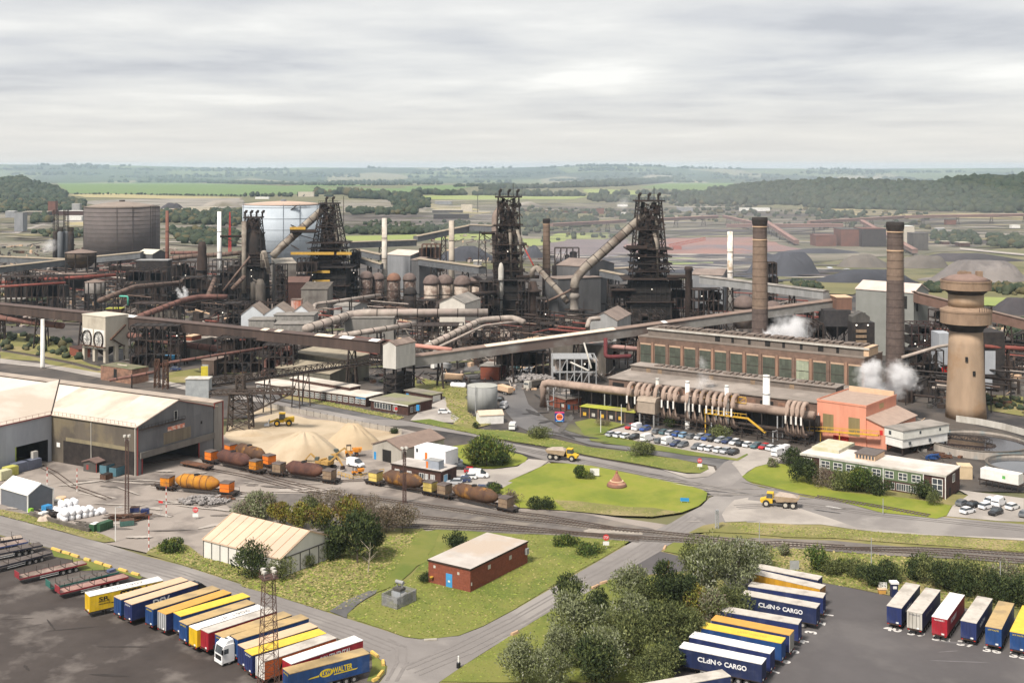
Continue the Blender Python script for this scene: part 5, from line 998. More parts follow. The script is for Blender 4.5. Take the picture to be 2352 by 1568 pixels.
m.add([(x,y,z+k)for k in(.03,.33)for x,y,z in vy],[(0,1,2,3),(7,6,5,4),(0,3,7,4),(0,4,5,1),(1,5,6,2),(2,6,7,3)]);m.add([(-60,Y0+yr,wz(yr)+.3),(-60,Y0+40,H),(-.5,Y0+40,H),(yr,Y0+yr,wz(yr)+.3)],[(0,1,2,3)]);m.build('wing_roof',M('roof_wing',(.575,.505,.44),(.49,.43,.37),.06,c3=(.44,.375,.31),sc2=.04),t)
m=MB();m.bar((-.5,Y0-.5,H+.2),(yr,Y0+yr,wz(yr)+.36),.35,.12);m.build('valley_gutter',dkst,t)
m=MB()
for i in range(30):x=-60+59.5*i/29;m.bar((x,Y0-.45,H),(x,Y0-.45,H+1),.06)
m.bar((-60,Y0-.45,H+1),(-.5,Y0-.45,H+1),.06);m.bar((-60,Y0-.5,H-.05),(-.5,Y0-.5,H-.05),.22);m.build('eave_rail',redt,t)
# ------------------------------------------------------------------ yard furniture
def crate_box(name,label,cat,c,d,rz,mat,group=None,ribs=True,lidm=None,z0=.08):
 t=thing(name,label,cat,(c.x,c.y,z0),rz,group);m=MB();m.box((0,0,.12),d)
 if ribs:
  n=max(3,int(d[0]/.6))
  for i in range(n+1):x=-d[0]/2+d[0]*i/n;m.box((x,0,.15),(.08,d[1]+.1,d[2]-.1))
 m.build('body',mat,t);m=MB();m.box((0,0,d[2]+.12),(d[0]*.97,d[1]*.97,.06));m.build('top',lidm or mat,t);m=MB()
 for s in(-1,1):m.box((s*d[0]*.42,0,0),(.2,d[1],.12))
 m.build('skid',dkst,t);return t
brz=rz+math.pi/2
for i,(c,mt,lb)in enumerate((('B1 30,1400','pale','pale yellow container cut by the left edge beside the wing'),('B1 85,1368','lime','lime yellow open container between the pale one and the grey skips'))):crate_box('skip_container',lb,'container',g1(c),(3.2,2.4,2.3),rz,col('cont_'+mt,(.58,.56,.36)if mt=='pale' else(.50,.48,.12)),'yellow containers by the wing')
crate_box('skip_container','blue grey skip container standing along the wing wall','container',g1('B1 165,1335'),(4.8,2.4,2.4),rz,col('cont_grey',(.15,.165,.22)));crate_box('skip_container','blue grey skip container right beside the dark wing doorway','container',g1('B1 262,1310'),(4.4,2.4,2.4),rz,col('cont_grey',(0,0,0)))
crate_box('cabinet','white wall cabinet on posts beside the dark wing doorway','cabinet',g1('B1 285,1300'),(1.6,1.0,4.2),rz,offw,ribs=False)
t=building('hut','low rusty brown shed with red trim against the dark barn',g1('B1 690,1330'),g1('B1 800,1345'),5.2,2.6,greyd,M('roof_rustbrown',(.17,.115,.10),(.12,.085,.075),.6),'gable',.6,ridge='y');opening(t,'F',1.4,.6,.7,1.3,col('trim_red',(0,0,0)),None,'door');MB().bar((t['W'],-.05,0),(t['W'],-.05,2.6),.2).build('red_trim',redt,t)
skb=col('skip_teal',(.08,.17,.21))
for i,(c,l)in enumerate((('B1 890,1345',3.4),('B1 970,1365',3.4))):crate_box('skip',('teal ribbed skip next to the rusty shed','teal ribbed skip right of its twin at the barn corner')[i],'skip',g1(c),(l,2.2,2.2),rz+.1,skb,'teal skips',lidm=blk)
crate_box('skip','rust brown open skip in front of the teal skips','skip',g1('B1 880,1398'),(2.6,1.8,1.3),rz+.1,rust,lidm=blk)
t=building('shed','small dark grey shed with bright white roof at the left edge',G('E3 20,735')[0],G('E3 530,890')[0],(G('E3 990,765')[0]-G('E3 530,890')[0]).length,4.1,M('clad_slate',(.135,.145,.165),(.115,.125,.14),.6),M('roof_bright',(.78,.77,.74),(.72,.71,.68),.5),'gable',1.9,.25)
m=MB();D_=(G('E3 990,765')[0]-G('E3 530,890')[0]).length;Wt=t['W']
for x,y in((0,-.05),(Wt+.05,-.05),(Wt+.05,D_)):m.bar((x,y,0),(x,y,4.1),.28)
m.build('white_trim',wht,t)
bagm=M('bag_white',(.80,.80,.81),(.70,.70,.72),1.5,rough=.7);rb=random.Random(4);bagp=None
def bag_at(x,y,z,lb):
 global bagp
 if bagp is None:
  t=thing('bulk_bag',lb,'bulk bag',(x,y,z),0,'white bulk bags');m=MB();m.lathe([(.50,0),(.60,.12),(.66,.5),(.63,.9),(.48,1.1),(.18,1.14),(.10,1.25)],n=10);m.build('sack',bagm,t,False,True);bagp=t
 else:t=dup(bagp,(x,y,z),rb.uniform(0,6),lb)
 t.scale=(rb.uniform(1.05,1.25),rb.uniform(1.05,1.25),rb.uniform(.95,1.15));return t
lb1,lb2,lb3='white bulk bag in the long double row beside the street lamp','white bulk bag stacked on top in the long double row','white bulk bag in the small block beside the orange bin'
A_,B_=G('E3 1240,1060')[0],G('E3 2060,900')[0];u=(B_-A_).normalized();v=Vector((-u.y,u.x,0));n_=int((B_-A_).length/1.45)
for i in range(n_+1):
 for j in range(3):
  if j==2 and i>n_*.6:continue
  p=A_+u*i*1.45+v*j*1.45+Vector((rb.uniform(-.12,.12),rb.uniform(-.12,.12),0));bag_at(p.x,p.y,.08,lb1)
  if j<2 and i<n_-1:bag_at(p.x+.1,p.y+.1,1.22,lb2)
A_=G('E3 1120,930')[0]
for i in range(4):
 for j in range(3):
  p=A_+u*i*1.45+v*j*1.45;bag_at(p.x,p.y,.08,lb3)
  if i>0 and j>0:bag_at(p.x,p.y,1.22,lb3)
crate_box('crate','bright blue box standing before the grey shed','box',G('E3 890,905')[0],(1.9,1.6,1.7),rz,col('box_blue',(.04,.24,.50)),ribs=False);crate_box('bin','orange bin behind the white bulk bags','bin',G('E3 1185,775')[0],(1.4,1.2,1.3),rz,yel,ribs=False)
crate_box('crate','white square tank at the yard wall left of the bags','box',G('E3 820,995')[0],(1.8,1.4,1.2),rz,wht,ribs=False);crate_box('bin','lime green bin at the corner of the grey shed','bin',G('E3 585,905')[0],(.9,.9,.9),rz,col('lime',(.25,.50,.04)),ribs=False)
gsk=col('skip_green',(.03,.085,.04))
for i,c in enumerate(('E3 1800,1245','E3 1915,1240','E3 2035,1200')):crate_box('wheelie_skip',('dark green wheeled skip at the left of three by the wall','dark green wheeled skip in the middle with a white label','dark green wheeled skip nearest the street lamp')[i],'skip',G(c)[0],(1.9,1.5,1.6),rz,gsk,'green wheeled skips',lidm=wht if i==0 else gsk)
mound('gravel_heap','small beige gravel heap behind the yard wall',G('E3 880,1050')[0],2.2,1.6,1.5,M('gravel_beige',(.46,.38,.31),(.37,.30,.25),.5),.3,31,2)
def logpile(label,c,n,L_,rz_,mat,r=.22,name='scrap_pile'):
 rb2=random.Random(len(label)*7+n);m=MB()
 for i in range(n):x,y,z=rb2.uniform(-2,2),rb2.uniform(-1,1),rb2.uniform(.2,1.2);a=rb2.uniform(-.5,.5);d=Vector((math.cos(a),math.sin(a),rb2.uniform(-.12,.12)))*L_/2;m.bar(Vector((x,y,z))-d,Vector((x,y,z))+d,r*rb2.uniform(.6,1.5))
 o=m.build(name,mat);o.location=(c.x,c.y,.08);o.rotation_euler=(0,0,rz_);return tag(o,label,'scrap')
logpile('rusty scrap bars heaped right of the street lamp',G('C1 1130,225')[0],26,3.2,.4,rust);logpile('rusty scrap bars heaped between lamp and teal skip',G('C1 990,220')[0],18,3.0,.2,rust);logpile('dark scrap iron along the wall left of the bags',G('E3 930,960')[0],30,3.4,-.6,blk);logpile('dark timbers and plates along the yard wall right of the bags',G('E3 1560,1200')[0],22,3.0,-.5,concd);logpile('grey rusty scrap at the end of the yellow torpedo wagon',G('C1 1830,60')[0],26,3.2,.3,rust)
crate_box('skip','teal skip full of scrap near the mast foot','skip',G('C1 1050,265')[0],(3.0,1.9,1.1),.35,col('skip_seagreen',(.07,.15,.13)),lidm=rust);crate_box('skip','small dark blue skip at the mast foot','skip',G('C1 1115,155')[0],(2.0,1.5,1.0),.2,TN,lidm=rust);crate_box('skip','blue box skip right of the scrap heaps','skip',G('C1 1200,180')[0],(1.8,1.4,1.2),.2,TN)
t=thing('yard_wall','low concrete block wall between the yard and the verge','wall',(0,0,0));ln=G('C1 250,185 330,215 520,270 740,328');m=MB()
for p,q in zip(ln,ln[1:]):m.bar(p+Vector((0,0,.55)),q+Vector((0,0,.55)),.5,1.1)
m.build('blocks',concd,t,True);
for nm,c,mt in(('manhole_plate','E3 1160,620',RP),('manhole_plate','E3 1060,675',offw)):o=MB();o.lathe([(1.2,0),(1.3,.15),(1.1,.3)],n=16);o=o.build(nm,mt);q=G(c)[0];o.location=(q.x,q.y,.08);tag(o,'round %s lid lying on the yard right of the grey shed'%('tan' if mt is RP else 'white'),'lid')
def rubble(label,c,a,b,h,mat,n=260,s=.5,seed=1,rz_=0.0):
 rb2=random.Random(seed);pts=[];
 m=MB()
 for i in range(n):
  r,t_=math.sqrt(rb2.random()),rb2.uniform(0,6.28);x,y=a*r*math.cos(t_),b*r*math.sin(t_);z_=h*(1-r)**.8*rb2.random();q=s*rb2.uniform(.5,1.3);d=Vector((rb2.uniform(-1,1),rb2.uniform(-1,1),rb2.uniform(-.5,.5))).normalized()*q;m.bar(Vector((x,y,z_))-d,Vector((x,y,z_))+d,q,q*.7)
 o=m.build('rubble_heap',mat);o.location=(c.x,c.y,.06);o.rotation_euler=(0,0,rz_);return tag(o,label,'rubble')
rubble('grey broken slag heap at the end of the yellow torpedo wagon',G('C1 1690,75')[0],6.0,3.2,1.3,M('slag_grey',(.30,.28,.27),(.20,.185,.18),.8))
# ------------------------------------------------------------------ torpedo wagons
orange=M('paint_orange',(.60,.215,.012),(.42,.15,.015),.6,c3=(.26,.12,.03),sc2=.5);orr=M('ladle_orange',(.44,.20,.02),(.30,.12,.02),.5,streak=.4,c3=(.16,.08,.03),sc2=.3);lrust=M('ladle_rust',(.095,.042,.032),(.06,.03,.026),.7,c3=(.13,.06,.04));lmix=M('ladle_mixed',(.115,.06,.03),(.07,.04,.028),.5,c3=(.30,.145,.03),sc2=.28);cabt=M('cab_tan',(.26,.185,.12),(.16,.115,.08),.8);cabo=M('cab_orange',(.72,.19,.02),(.60,.15,.02),.9);caby=M('cab_yellow',(.62,.48,.14),(.48,.36,.10),.9)
def torpedo(a,b,body,cab,label,bs=1.0,r=1.75,both=True):
 rz,L_=frame(a,b);t=thing('torpedo_wagon',label,'torpedo wagon',(a.x,a.y,.15),rz,'torpedo ladle wagons')
 n=22;pr=[(.24,.55),(.27,1.0),(.33,r*.98),(.38,r),(.62,r),(.68,r*.97),(.75,1.05),(.78,.55)];m=MB()
 vs=[(L_*f,rr*math.cos(6.283*j/n),2.75+rr*math.sin(6.283*j/n))for f,rr in pr for j in range(n)];k=len(pr)
 m.add(vs,[(i*n+(j+1)%n,i*n+j,(i+1)*n+j,(i+1)*n+(j+1)%n)for i in range(k-1)for j in range(n)]+[tuple(range(n)),tuple((k-1)*n+j for j in range(n))[::-1]]);m.build('ladle',body,t,False,True)
 m=MB()
 for f in(.34,.42,.5,.58,.66):
  vs=[(L_*f+d,(r+.05)*math.cos(6.283*j/n),2.75+(r+.05)*math.sin(6.283*j/n))for d in(-.07,.07)for j in range(n)];m.add(vs,[(j,(j+1)%n,n+(j+1)%n,n+j)for j in range(n)])
 m.build('ladle_band',lrust,t);m=MB();m.lathe([(.75,0),(.7,.35),(.45,.35),(.4,.05)],(L_*.5,0,2.75+r-.12),14);m.build('mouth',blk,t)
 for f0,f1 in((0,.23),(.79,1.0)):
  x0,x1=L_*f0,L_*f1;m=MB();m.b2(x0,-1.35,.85,x1,1.35,1.2);m.b2(x0+.2,-1.1,.5,x1-.2,1.1,.85);m.b2(x0-.4,-.25,.7,x0,.25,1.0)if f0==0 else m.b2(x1,-.25,.7,x1+.4,.25,1.0);m.build('bogie',blk,t)
  for i in range(4):
   x=x0+.6+(x1-x0-1.2)*i/3
   for y in(-.85,.85):shared('rw',wheel_fn(.42,.16),'wheel',[dkst,rust],t,(x,y,.45))
  m=MB();xm=x0+.55*(x1-x0)if f0==0 else x0+.42*(x1-x0);l=2.6*bs;m.b2(xm-l/2,-1.3,1.2,xm+l/2,1.3,3.3);m.build('drive_house',cab if isinstance(cab,bpy.types.Material)else cab[0 if f0==0 else 1],t)
  m=MB();m.ext([(-1.42,3.3),(1.42,3.3),(1.1,3.55),(-1.1,3.55)],0,xm-l/2-.1,xm+l/2+.1);m.build('house_roof',M('house_roof',(.12,.095,.085),(.08,.065,.06),.8),t)
  m=MB()
  for y in(-1.3,1.3):
   m.bar((x0+.1,y,1.2),(x0+.1,y,2.1),.07);m.bar((x1-.1,y,1.2),(x1-.1,y,2.1),.07);m.bar((x0+.1,y,2.1),(x1-.1,y,2.1),.06)
  m.build('handrail',rust,t)
 m=MB()
 for s in(-1,1):m.b2(L_*.22,s*.9-.15,.95,L_*.80,s*.9+.15,1.25)
 m.build('frame',dkst,t);return t
torpedo(*G('B1 1305,1480 1960,1545'),orr,(orange,cabo),'yellow orange torpedo wagon alone before the barn doorway')
torpedo(*G('B1 1690,1255 2180,1362'),lrust,(cabo,orange),'rust brown torpedo wagon with bright orange ends beside the sand heap');torpedo(*G('B1 1860,1195 2281,1318'),lmix,cabo,'dark torpedo wagon behind the orange ended one, nearest the sand')
torpedo(*G('B2 245,1362 800,1440'),lrust,cabt,'dark brown torpedo wagon with tan end cabs in the middle of the line');torpedo(*G('B2 1040,1432 1640,1545'),lmix,caby,'orange stained torpedo wagon with yellow end cabs');torpedo(*G('B2 1600,1535 C3 280,172'),lmix,cabt,'rust and orange torpedo wagon at the right end of the line')
def flatcar(label,a,b):
 rz,L_=frame(a,b);t=thing('flat_wagon',label,'wagon',(a.x,a.y,.15),rz);m=MB();m.b2(0,-1.3,.8,L_,1.3,1.15);m.build('deck',rust,t)
 for x in(1,2.2,L_-2.2,L_-1):
  for y in(-.8,.8):shared('rw',wheel_fn(.42,.16),'wheel',[dkst,rust],t,(x,y,.45))
 m=MB();m.b2(-.5,-.9,.7,0,.9,1.05);m.b2(L_,-.9,.7,L_+.5,.9,1.05);m.build('buffer_beam',blk,t)
flatcar('low rusty flat wagon in front of the barn doorway',*G('E1 960,1260 1440,1350'))
# ------------------------------------------------------------------ sand heaps and the machines around them
mound_px('front sand heap with bright gullied face beside the torpedo wagons','B2 500,1250',470,1003,sandm,.62,41,2,'sand_heap',.0,.22,'sand heap');mound_px('rear sand heap behind the front one','B2 900,1140',300,935,M('sand_shade',(.42,.33,.22),(.36,.28,.185),.1,bump=.15),.7,42,2,'sand_heap',.0,.2,'sand heap');mound_px('low sand bank at the foot of the lattice tower','B1 2080,1040',230,1000,sandm,.5,43,2,'sand_heap',.0,.2,'sand heap')
def wheeled(c,rz,body,label,kind='loader',s=1.0,name=None):
 t=thing(name or{'loader':'wheel_loader','dumper':'dump_truck','digger':'excavator','site':'site_dumper'}[kind],label,{'loader':'loader','dumper':'dump truck','digger':'excavator','site':'dumper'}[kind],(c.x,c.y,.2),rz);t.scale=(s,s,s)
 W2=1.35;g=lambda m,n,mt:m.build(n,mt,t)
 if kind=='loader':
  m=MB();m.ext([(-3.6,1.0),(-1.0,1.0),(-.8,2.0),(-3.4,2.3),(-3.7,1.9)],1,-1.0,1.0);m.b2(-.8,-.8,.9,1.6,.8,1.6);g(m,'body',body)
  m=MB();m.ext([(-1.2,2.0),(.6,1.7),(.45,3.3),(-1.1,3.3)],1,-.8,.8);g(m,'cab',glass);m=MB();m.b2(-1.2,-.9,3.3,.6,.9,3.5);g(m,'cab_roof',body)
  m=MB()
  for y in(-.6,.6):m.bar((1.0,y,1.7),(3.4,y,.9),.3);
  g(m,'lift_arm',body);m=MB();m.ext([(3.2,.15),(4.6,.1),(4.7,.25),(3.7,.5),(3.5,1.5),(3.25,1.5)],1,-1.5,1.5);g(m,'bucket',galv)
  for x in(-2.2,1.1):
   for y in(-1.25,1.25):shared('wl',wheel_fn(.85,.6),'wheel',[tyre,yel],t,(x,y,.85))
 elif kind=='dumper':
  m=MB();m.ext([(1.6,1.0),(4.6,1.0),(4.8,1.7),(3.2,2.2),(1.6,2.2)],1,-1.2,1.2);g(m,'bonnet',body)
  m=MB();m.ext([(1.5,2.0),(3.3,2.0),(3.0,3.4),(1.5,3.4)],1,-.95,.95);g(m,'cab',glass);m=MB();m.b2(1.4,-1.0,3.4,3.1,1.0,3.6);m.b2(1.4,-1.0,2.0,1.55,1.0,3.4);g(m,'cab_roof',body)
  m=MB();m.ext([(-5.0,2.5),(-4.4,1.9),(.6,1.5),(1.3,3.0),(-5.2,2.9)],1,-1.5,1.5);g(m,'tipper_body',M('tipper',(.34,.26,.17),(.22,.16,.11),.6))
  m=MB();V=[(-4.9,-1.35,2.9),(1.1,-1.35,3.0),(1.1,1.35,3.0),(-4.9,1.35,2.9),(-3.4,0,3.6),(-.2,0,3.9)];m.add(V,[(0,1,5,4),(1,2,5),(2,3,4,5),(3,0,4)]);g(m,'load',M('load_grey',(.36,.30,.25),(.28,.235,.2),.8));m=MB();m.b2(-4.6,-.6,1.0,1.7,.6,1.5);m.b2(-.5,-1.1,1.1,.8,1.1,1.5);g(m,'chassis',dkst)
  for x in(-3.6,-1.7,3.2):
   for y in(-1.3,1.3):shared('wd',wheel_fn(.9,.65),'wheel',[tyre,M('rim_pale',(.45,.42,.36))],t,(x,y,.9))
 elif kind=='digger':
  m=MB()
  for y in(-1.1,1.1):m.ext([(-1.8,.35),(-1.4,0),(1.4,0),(1.8,.35),(1.4,.8),(-1.4,.8)],1,y-.3,y+.3)
  g(m,'track',tyre);m=MB();m.b2(-2.0,-1.2,1.0,.9,1.2,1.9);m.b2(-2.2,-1.2,1.0,-1.5,1.2,2.2);g(m,'body',body)
  m=MB();m.ext([(-.3,1.9),(1.1,1.9),(1.1,2.2),(.8,3.0),(-.3,3.0)],1,.3,1.2);g(m,'cab',M('cab_glass',(.06,.075,.07),(.10,.115,.105),.7,rough=.2));m=MB();m.bar((.8,-.2,1.8),(3.2,-.2,3.6),.45);m.bar((3.2,-.2,3.6),(5.2,-.2,1.4),.35);g(m,'boom',body);m=MB();m.ext([(4.9,1.4),(5.6,1.3),(5.5,.5),(4.8,.4)],1,-.7,.3);g(m,'bucket',dkst)
 else:
  m=MB();m.ext([(.2,1.2),(1.9,1.0),(2.3,1.9),(-.1,1.9)],1,-.9,.9);g(m,'hopper',orange);m=MB();m.b2(-1.8,-.7,.7,.1,.7,1.2);g(m,'body',orange);m=MB()
  for y in(-.6,.6):m.bar((-.4,y,1.2),(-.4,y,2.6),.1);m.bar((-1.4,y,1.2),(-1.4,y,2.6),.1)
  m.b2(-1.5,-.7,2.6,-.3,.7,2.7);g(m,'cab_frame',dkst)
  for x in(-1.2,1.0):
   for y in(-.85,.85):shared('ws',wheel_fn(.5,.4),'wheel',[tyre,rust],t,(x,y,.5))
 return t
wheeled(g1('B2 330,955'),math.radians(188),M('plant_yellow',(.62,.40,.03),(.52,.33,.03),1),'yellow wheel loader driving on the sand with its bucket down','loader',1.12)
wheeled(g1('B3 665,1240'),math.radians(-20),M('plant_yellow',(0,0,0)),'yellow dump truck with full grey load on the long road','dumper',.92);wheeled(g1('C4 255,115'),math.radians(163),M('plant_yellow',(0,0,0)),'yellow dump truck turning on the junction near the green office','dumper',.92)
ply=M('plant_ochre',(.42,.255,.075),(.30,.18,.06),1)
wheeled(g1('B2 720,1310'),math.radians(-35),ply,'ochre excavator with lowered boom behind the dark brown torpedo wagon','digger',1.05);wheeled(g1('B2 770,1240'),math.radians(-10),ply,'grey cabbed excavator at the foot of the sand heap','digger',.95);wheeled(g1('B2 645,1290'),math.radians(160),ply,'dark cabbed digger at the left of the parked machines','digger',.85);wheeled(g1('B2 920,1210'),math.radians(10),orange,'small orange site dumper at the edge of the sand heap','site',1.15)
wheeled(g1('B2 960,1365'),math.radians(20),redl,'small red and white loader by the yellow barrier','site',.8,'mini_loader')
t=thing('barrier','yellow pipe barrier between the torpedo line and the machine park','barrier',(0,0,0));m=MB();ln=G('B2 800,1370 925,1405 1180,1345')
for p,q in zip(ln,ln[1:]):
 for z_ in(.6,1.15):m.bar(p+Vector((0,0,z_)),q+Vector((0,0,z_)),.12)
 for i in range(5):c=p.lerp(q,i/4);m.bar(c,c+Vector((0,0,1.2)),.12)
m.build('rail',yel,t,True)
t=thing('sand_fence','long low wall of grey panels along the back of the sand yard','fence',(0,0,0));ln=G('B2 190,800 600,880 1000,965 1330,1025');m,m2=MB(),MB()
for p,q in zip(ln,ln[1:]):
 n=max(1,int((q-p).length/3.2))
 for i in range(n):A2,B2=p.lerp(q,i/n),p.lerp(q,(i+1)/n);m.bar(A2+Vector((0,0,.85)),B2+Vector((0,0,.85)),.12,1.5);m2.bar(A2,A2+Vector((0,0,1.9)),.16)
m.build('panel',M('fence_grey',(.36,.33,.29),(.27,.245,.215),.7),t,True);m2.build('post',dkst,t,True)
# ------------------------------------------------------------------ workshop, portacabins, brick office beside the wagons
a,b=G('B2 1086,1105 1325,1155',4.2);c=g1('B2 1640,1055',4.2)
t=building('workshop','pale clad workshop with brown ridged roof and black doorway',a,b,(c-b).length,4.2,M('clad_beige',(.38,.355,.31),(.28,.26,.225),.4,streak=.2,panel=(2.2,20,.05)),M('roof_mauve',(.335,.245,.20),(.28,.205,.17),.4),'gable',1.9,.3,ridge='y');W_=t['W']
opening(t,'F',W_*.50,0,W_*.30,3.4,void,None,'door');opening(t,'F',W_*.09,.1,.9,2.1,bl,None,'door');
D_=(c-b).length
for i in range(6):m=MB();y=D_*(.2+.12*i);m.add([(W_/2+.3,y,6.15),(W_*.82,y,6.17-1.9*.64+.1),(W_*.82,y+.35,6.17-1.9*.64+.1),(W_/2+.3,y+.35,6.15)],[(0,1,2,3)]);[setattr(v_,'__doc__',None)for v_ in()];o=m.build('rooflight',M('rooflight',(.46,.36,.27),(.4,.31,.235),.6),t);o.location.z=.12
t=building('portacabin','two storey white portacabin block with orange door behind the brick office',g1('B2 1432,1125',5.4),g1('B2 1690,1170',5.4),5.5,5.4,M('cabin_white',(.76,.76,.78),(.70,.70,.72),.8),M('cabin_white',(0,0,0)),'flat',over=.05,thick=.1);opening(t,'F',t['W']*.38,2.4,.8,1.9,cabo,None,'door');opening(t,'F',t['W']*.09,4.0,.7,1.0,glass,None,'window')
m=MB();m.b2(t['W']*.3,-1.1,2.3,t['W']*.62,-.05,2.4);m.build('landing',dkst,t)
a,b=G('B2 1242,1270 1650,1338',3.6);c=g1('B2 1800,1292',3.6);D_=(c-b).length
t=building('brick_office','one storey dark brick office with flat pale roof beside the car park',a,b,D_,3.6,brickd,M('felt_grey',(.40,.365,.335),(.31,.28,.26),.3,c3=(.47,.43,.40)),'flat',over=.15,thick=.2);W_=t['W']
for f,w_ in((.12,1.3),(.37,1.3),(.62,1.4),(.72,.9),(.84,1.3)):opening(t,'F',W_*f,1.2,w_,1.3,M('pane_pale',(.42,.43,.44),(.30,.31,.32),1.2,rough=.2)if f!=.62 else glass,wht,'window',2)
opening(t,'F',W_*.52,.1,.7,2.1,void,None,'door');opening(t,'R',D_*.30,.1,1.6,2.4,col('door_sky',(.22,.42,.60)),wht,'door');opening(t,'R',D_*.55,.1,.9,2.1,void,None,'door');MB().b2(-.2,-.2,3.5,W_+.2,-.15,3.85).build('fascia',dkst,t)
t2=building('roof_cabin','small blue grey cabin with orange door on the brick office roof',WM[t.name]@Vector((W_*.66,.9,0)),WM[t.name]@Vector((W_*.92,.9,0)),2.3,2.1,M('cabin_blue',(.30,.33,.38),(.25,.275,.32),.8),greym,'flat',over=.05,thick=.1,z0=3.8);opening(t2,'F',.45,.05,.6,1.7,cabo,None,'door')
# ------------------------------------------------------------------ long flat offices, stores, tank and hut in the middle
a,b=G('B2 122,600 1032,722',3.3);pale=M('felt_cream',(.58,.53,.47),(.47,.425,.375),.25,c3=(.40,.355,.31))
t=building('long_office','long low dark brick office with a pale flat roof and many white windows',a,b,9.0,3.3,brickd,pale,'flat',over=.3,thick=.25);W_=t['W']
for i in range(20):opening(t,'F',W_*(.025+.05*i),1.0,W_*.034,1.55,glass,wht,'window',3,2)
opening(t,'F',W_*.955,2.75,W_*.085,.5,bl,None,'name_board',off=.08);t2=building('upper_block','narrow pale roofed block standing behind the long brick office',g1('B2 405,560',4.6),g1('B2 900,640',4.6),5,4.6,brickd,pale,'flat',over=.2,thick=.2)
a,b,c=G('B2 1072,735 1380,785',3.4)+[g1('B2 1555,735',3.4)];D_=(c-b).length
t=building('flat_office','square red brown brick office with a mossy grey flat roof',a,b,D_,3.4,brickd,M('felt_moss',(.235,.21,.175),(.175,.16,.13),.3,c3=(.20,.20,.11)),'flat',over=.35,thick=.3);W_=t['W']
for i in range(6):opening(t,'F',W_*(.13+.075*i),.9,W_*.062,1.7,glass,wht,'window',1)
opening(t,'F',W_*.66,.9,W_*.10,1.6,glass,wht,'window',3);
for f in(.15,.32,.45):opening(t,'R',D_*f,.9,D_*.09,1.6,glass,wht,'window',2)
MB().b2(-.4,-.42,3.1,W_+.4,-.36,3.45).build('fascia',wht,t)
t=building('store','low brick store with blue door behind the mossy roofed office',g1('B2 1355,720'),g1('B2 1580,760'),5,2.4,brickd,M('felt_moss',(0,0,0)),'flat');opening(t,'F',1.2,.1,1.2,1.5,bl,None,'door');opening(t,'R',2.2,.1,3.8,2.0,wht,None,'shutter')
p=g1('B2 1995,832');t=thing('storage_tank','grey ribbed cylindrical storage tank above the white hut','tank',(p.x,p.y,0));m=MB();tankm=M('tank_grey',(.31,.315,.31),(.25,.255,.25),.6,streak=.15,panel=(1.2,2.1,.05));m.lathe([(5.05,0),(5.05,8.5),(4.9,8.6)],n=40);m.build('shell',tankm,t,False,True);m=MB();m.lathe([(5.1,8.6),(0.05,9.2)],n=40);m.build('roof',M('tank_roof',(.36,.36,.33),(.3,.3,.275),.7),t);m=MB();m.bar((-2.2,-4.75,0),(-2.2,-4.75,9.2),.25);m.bar((-1.7,-4.9,0),(-1.7,-4.9,9.2),.1);m.build('ladder',galv,t)
t=building('white_hut','white rendered hut with tan roof at the foot of the grey tank',g1('B2 1972,945'),g1('B2 2170,935'),5.5,2.7,wht,M('roof_tanpale',(.56,.45,.35),(.46,.37,.29),.5),'gable',1.0,.15)
a,b,c=G('B2 437,350 880,415',8.7)+[g1('B2 985,378',8.7)];D_=(c-b).length
t=building('store_shed','tall green grey store shed with cream roof and lower annex',a,b,D_,8.7,M('clad_moss',(.235,.22,.17),(.15,.14,.11),.3,streak=.15,panel=(2.4,20,.08)),M('roof_moss',(.45,.39,.29),(.34,.29,.215),.2),'mono',1.0,.3);opening(t,'R',D_*.3,0,D_*.25,3,void,None,'door')
t=building('annex','lower cream roofed annex in front of the green grey shed',g1('B2 290,475',5.0),g1('B2 735,530',5.0),11,5.0,M('clad_moss',(0,0,0)),M('roof_moss',(0,0,0)),'mono',1.6,.3)
# ------------------------------------------------------------------ stacker tower with its trussed booms
p=g1('B1 1990,985');Yt=p.y;t=thing('stacker','rusty lattice stacker tower with trussed booms above the sand','stacker',(p.x,p.y,0));st_=M('stacker_steel',(.085,.062,.05),(.05,.04,.034),.7)
MB().tower((p.x,p.y,0),3.4,11.5,2.8,4,.42).build('tower',st_,t,True);m=MB();m.box((p.x,p.y,11.5),(6.6,6.6,.4));m.tower((p.x,p.y,11.9),1.2,5.0,1.0,2,.4);m.build('slew_deck',st_,t,True)
q0,q1=at(*px('B1 1640,705')[0],Yt+2),at(*px('B2 440,672')[0],Yt-4)
for nm,dy in(('boom',0),):m=MB();m.truss(q0+Vector((0,-1.2,0)),q1+Vector((0,-1.2,0)),(0,0,1.4),16,.3);m.truss(q0+Vector((0,1.2,0)),q1+Vector((0,1.2,0)),(0,0,1.4),16,.3);m.bar(q0+Vector((0,0,.2)),q1+Vector((0,0,.2)),2.0,.2);m.build(nm,st_,t,True)
m=MB();k0=q0.lerp(q1,.42);lo_=at(*px('B2 100,815')[0],Yt-1)
for dy in(-1.2,1.2):m.bar(Vector((p.x+3.2,p.y+dy,5.2)),q1+Vector((0,dy,-.2)),.32);[m.bar(Vector((p.x+3.2,p.y+dy,5.2)).lerp(q1,i/7),k0.lerp(q1,i/7)+Vector((0,dy,0)),.2)for i in range(7)]
m.build('boom_brace',st_,t,True)
cq=at(*px('B1 1645,655')[0],Yt+2);m=MB();m.box((cq.x,cq.y,cq.z-2.5),(7.2,4.2,6.0));m.build('drive_cabin',M('clad_silver',(.34,.36,.37),(.26,.275,.285),.5),t,True);m=MB();m.box((cq.x,cq.y,cq.z+3.5),(7.6,4.6,.3));m.build('cabin_roof',offw,t,True)
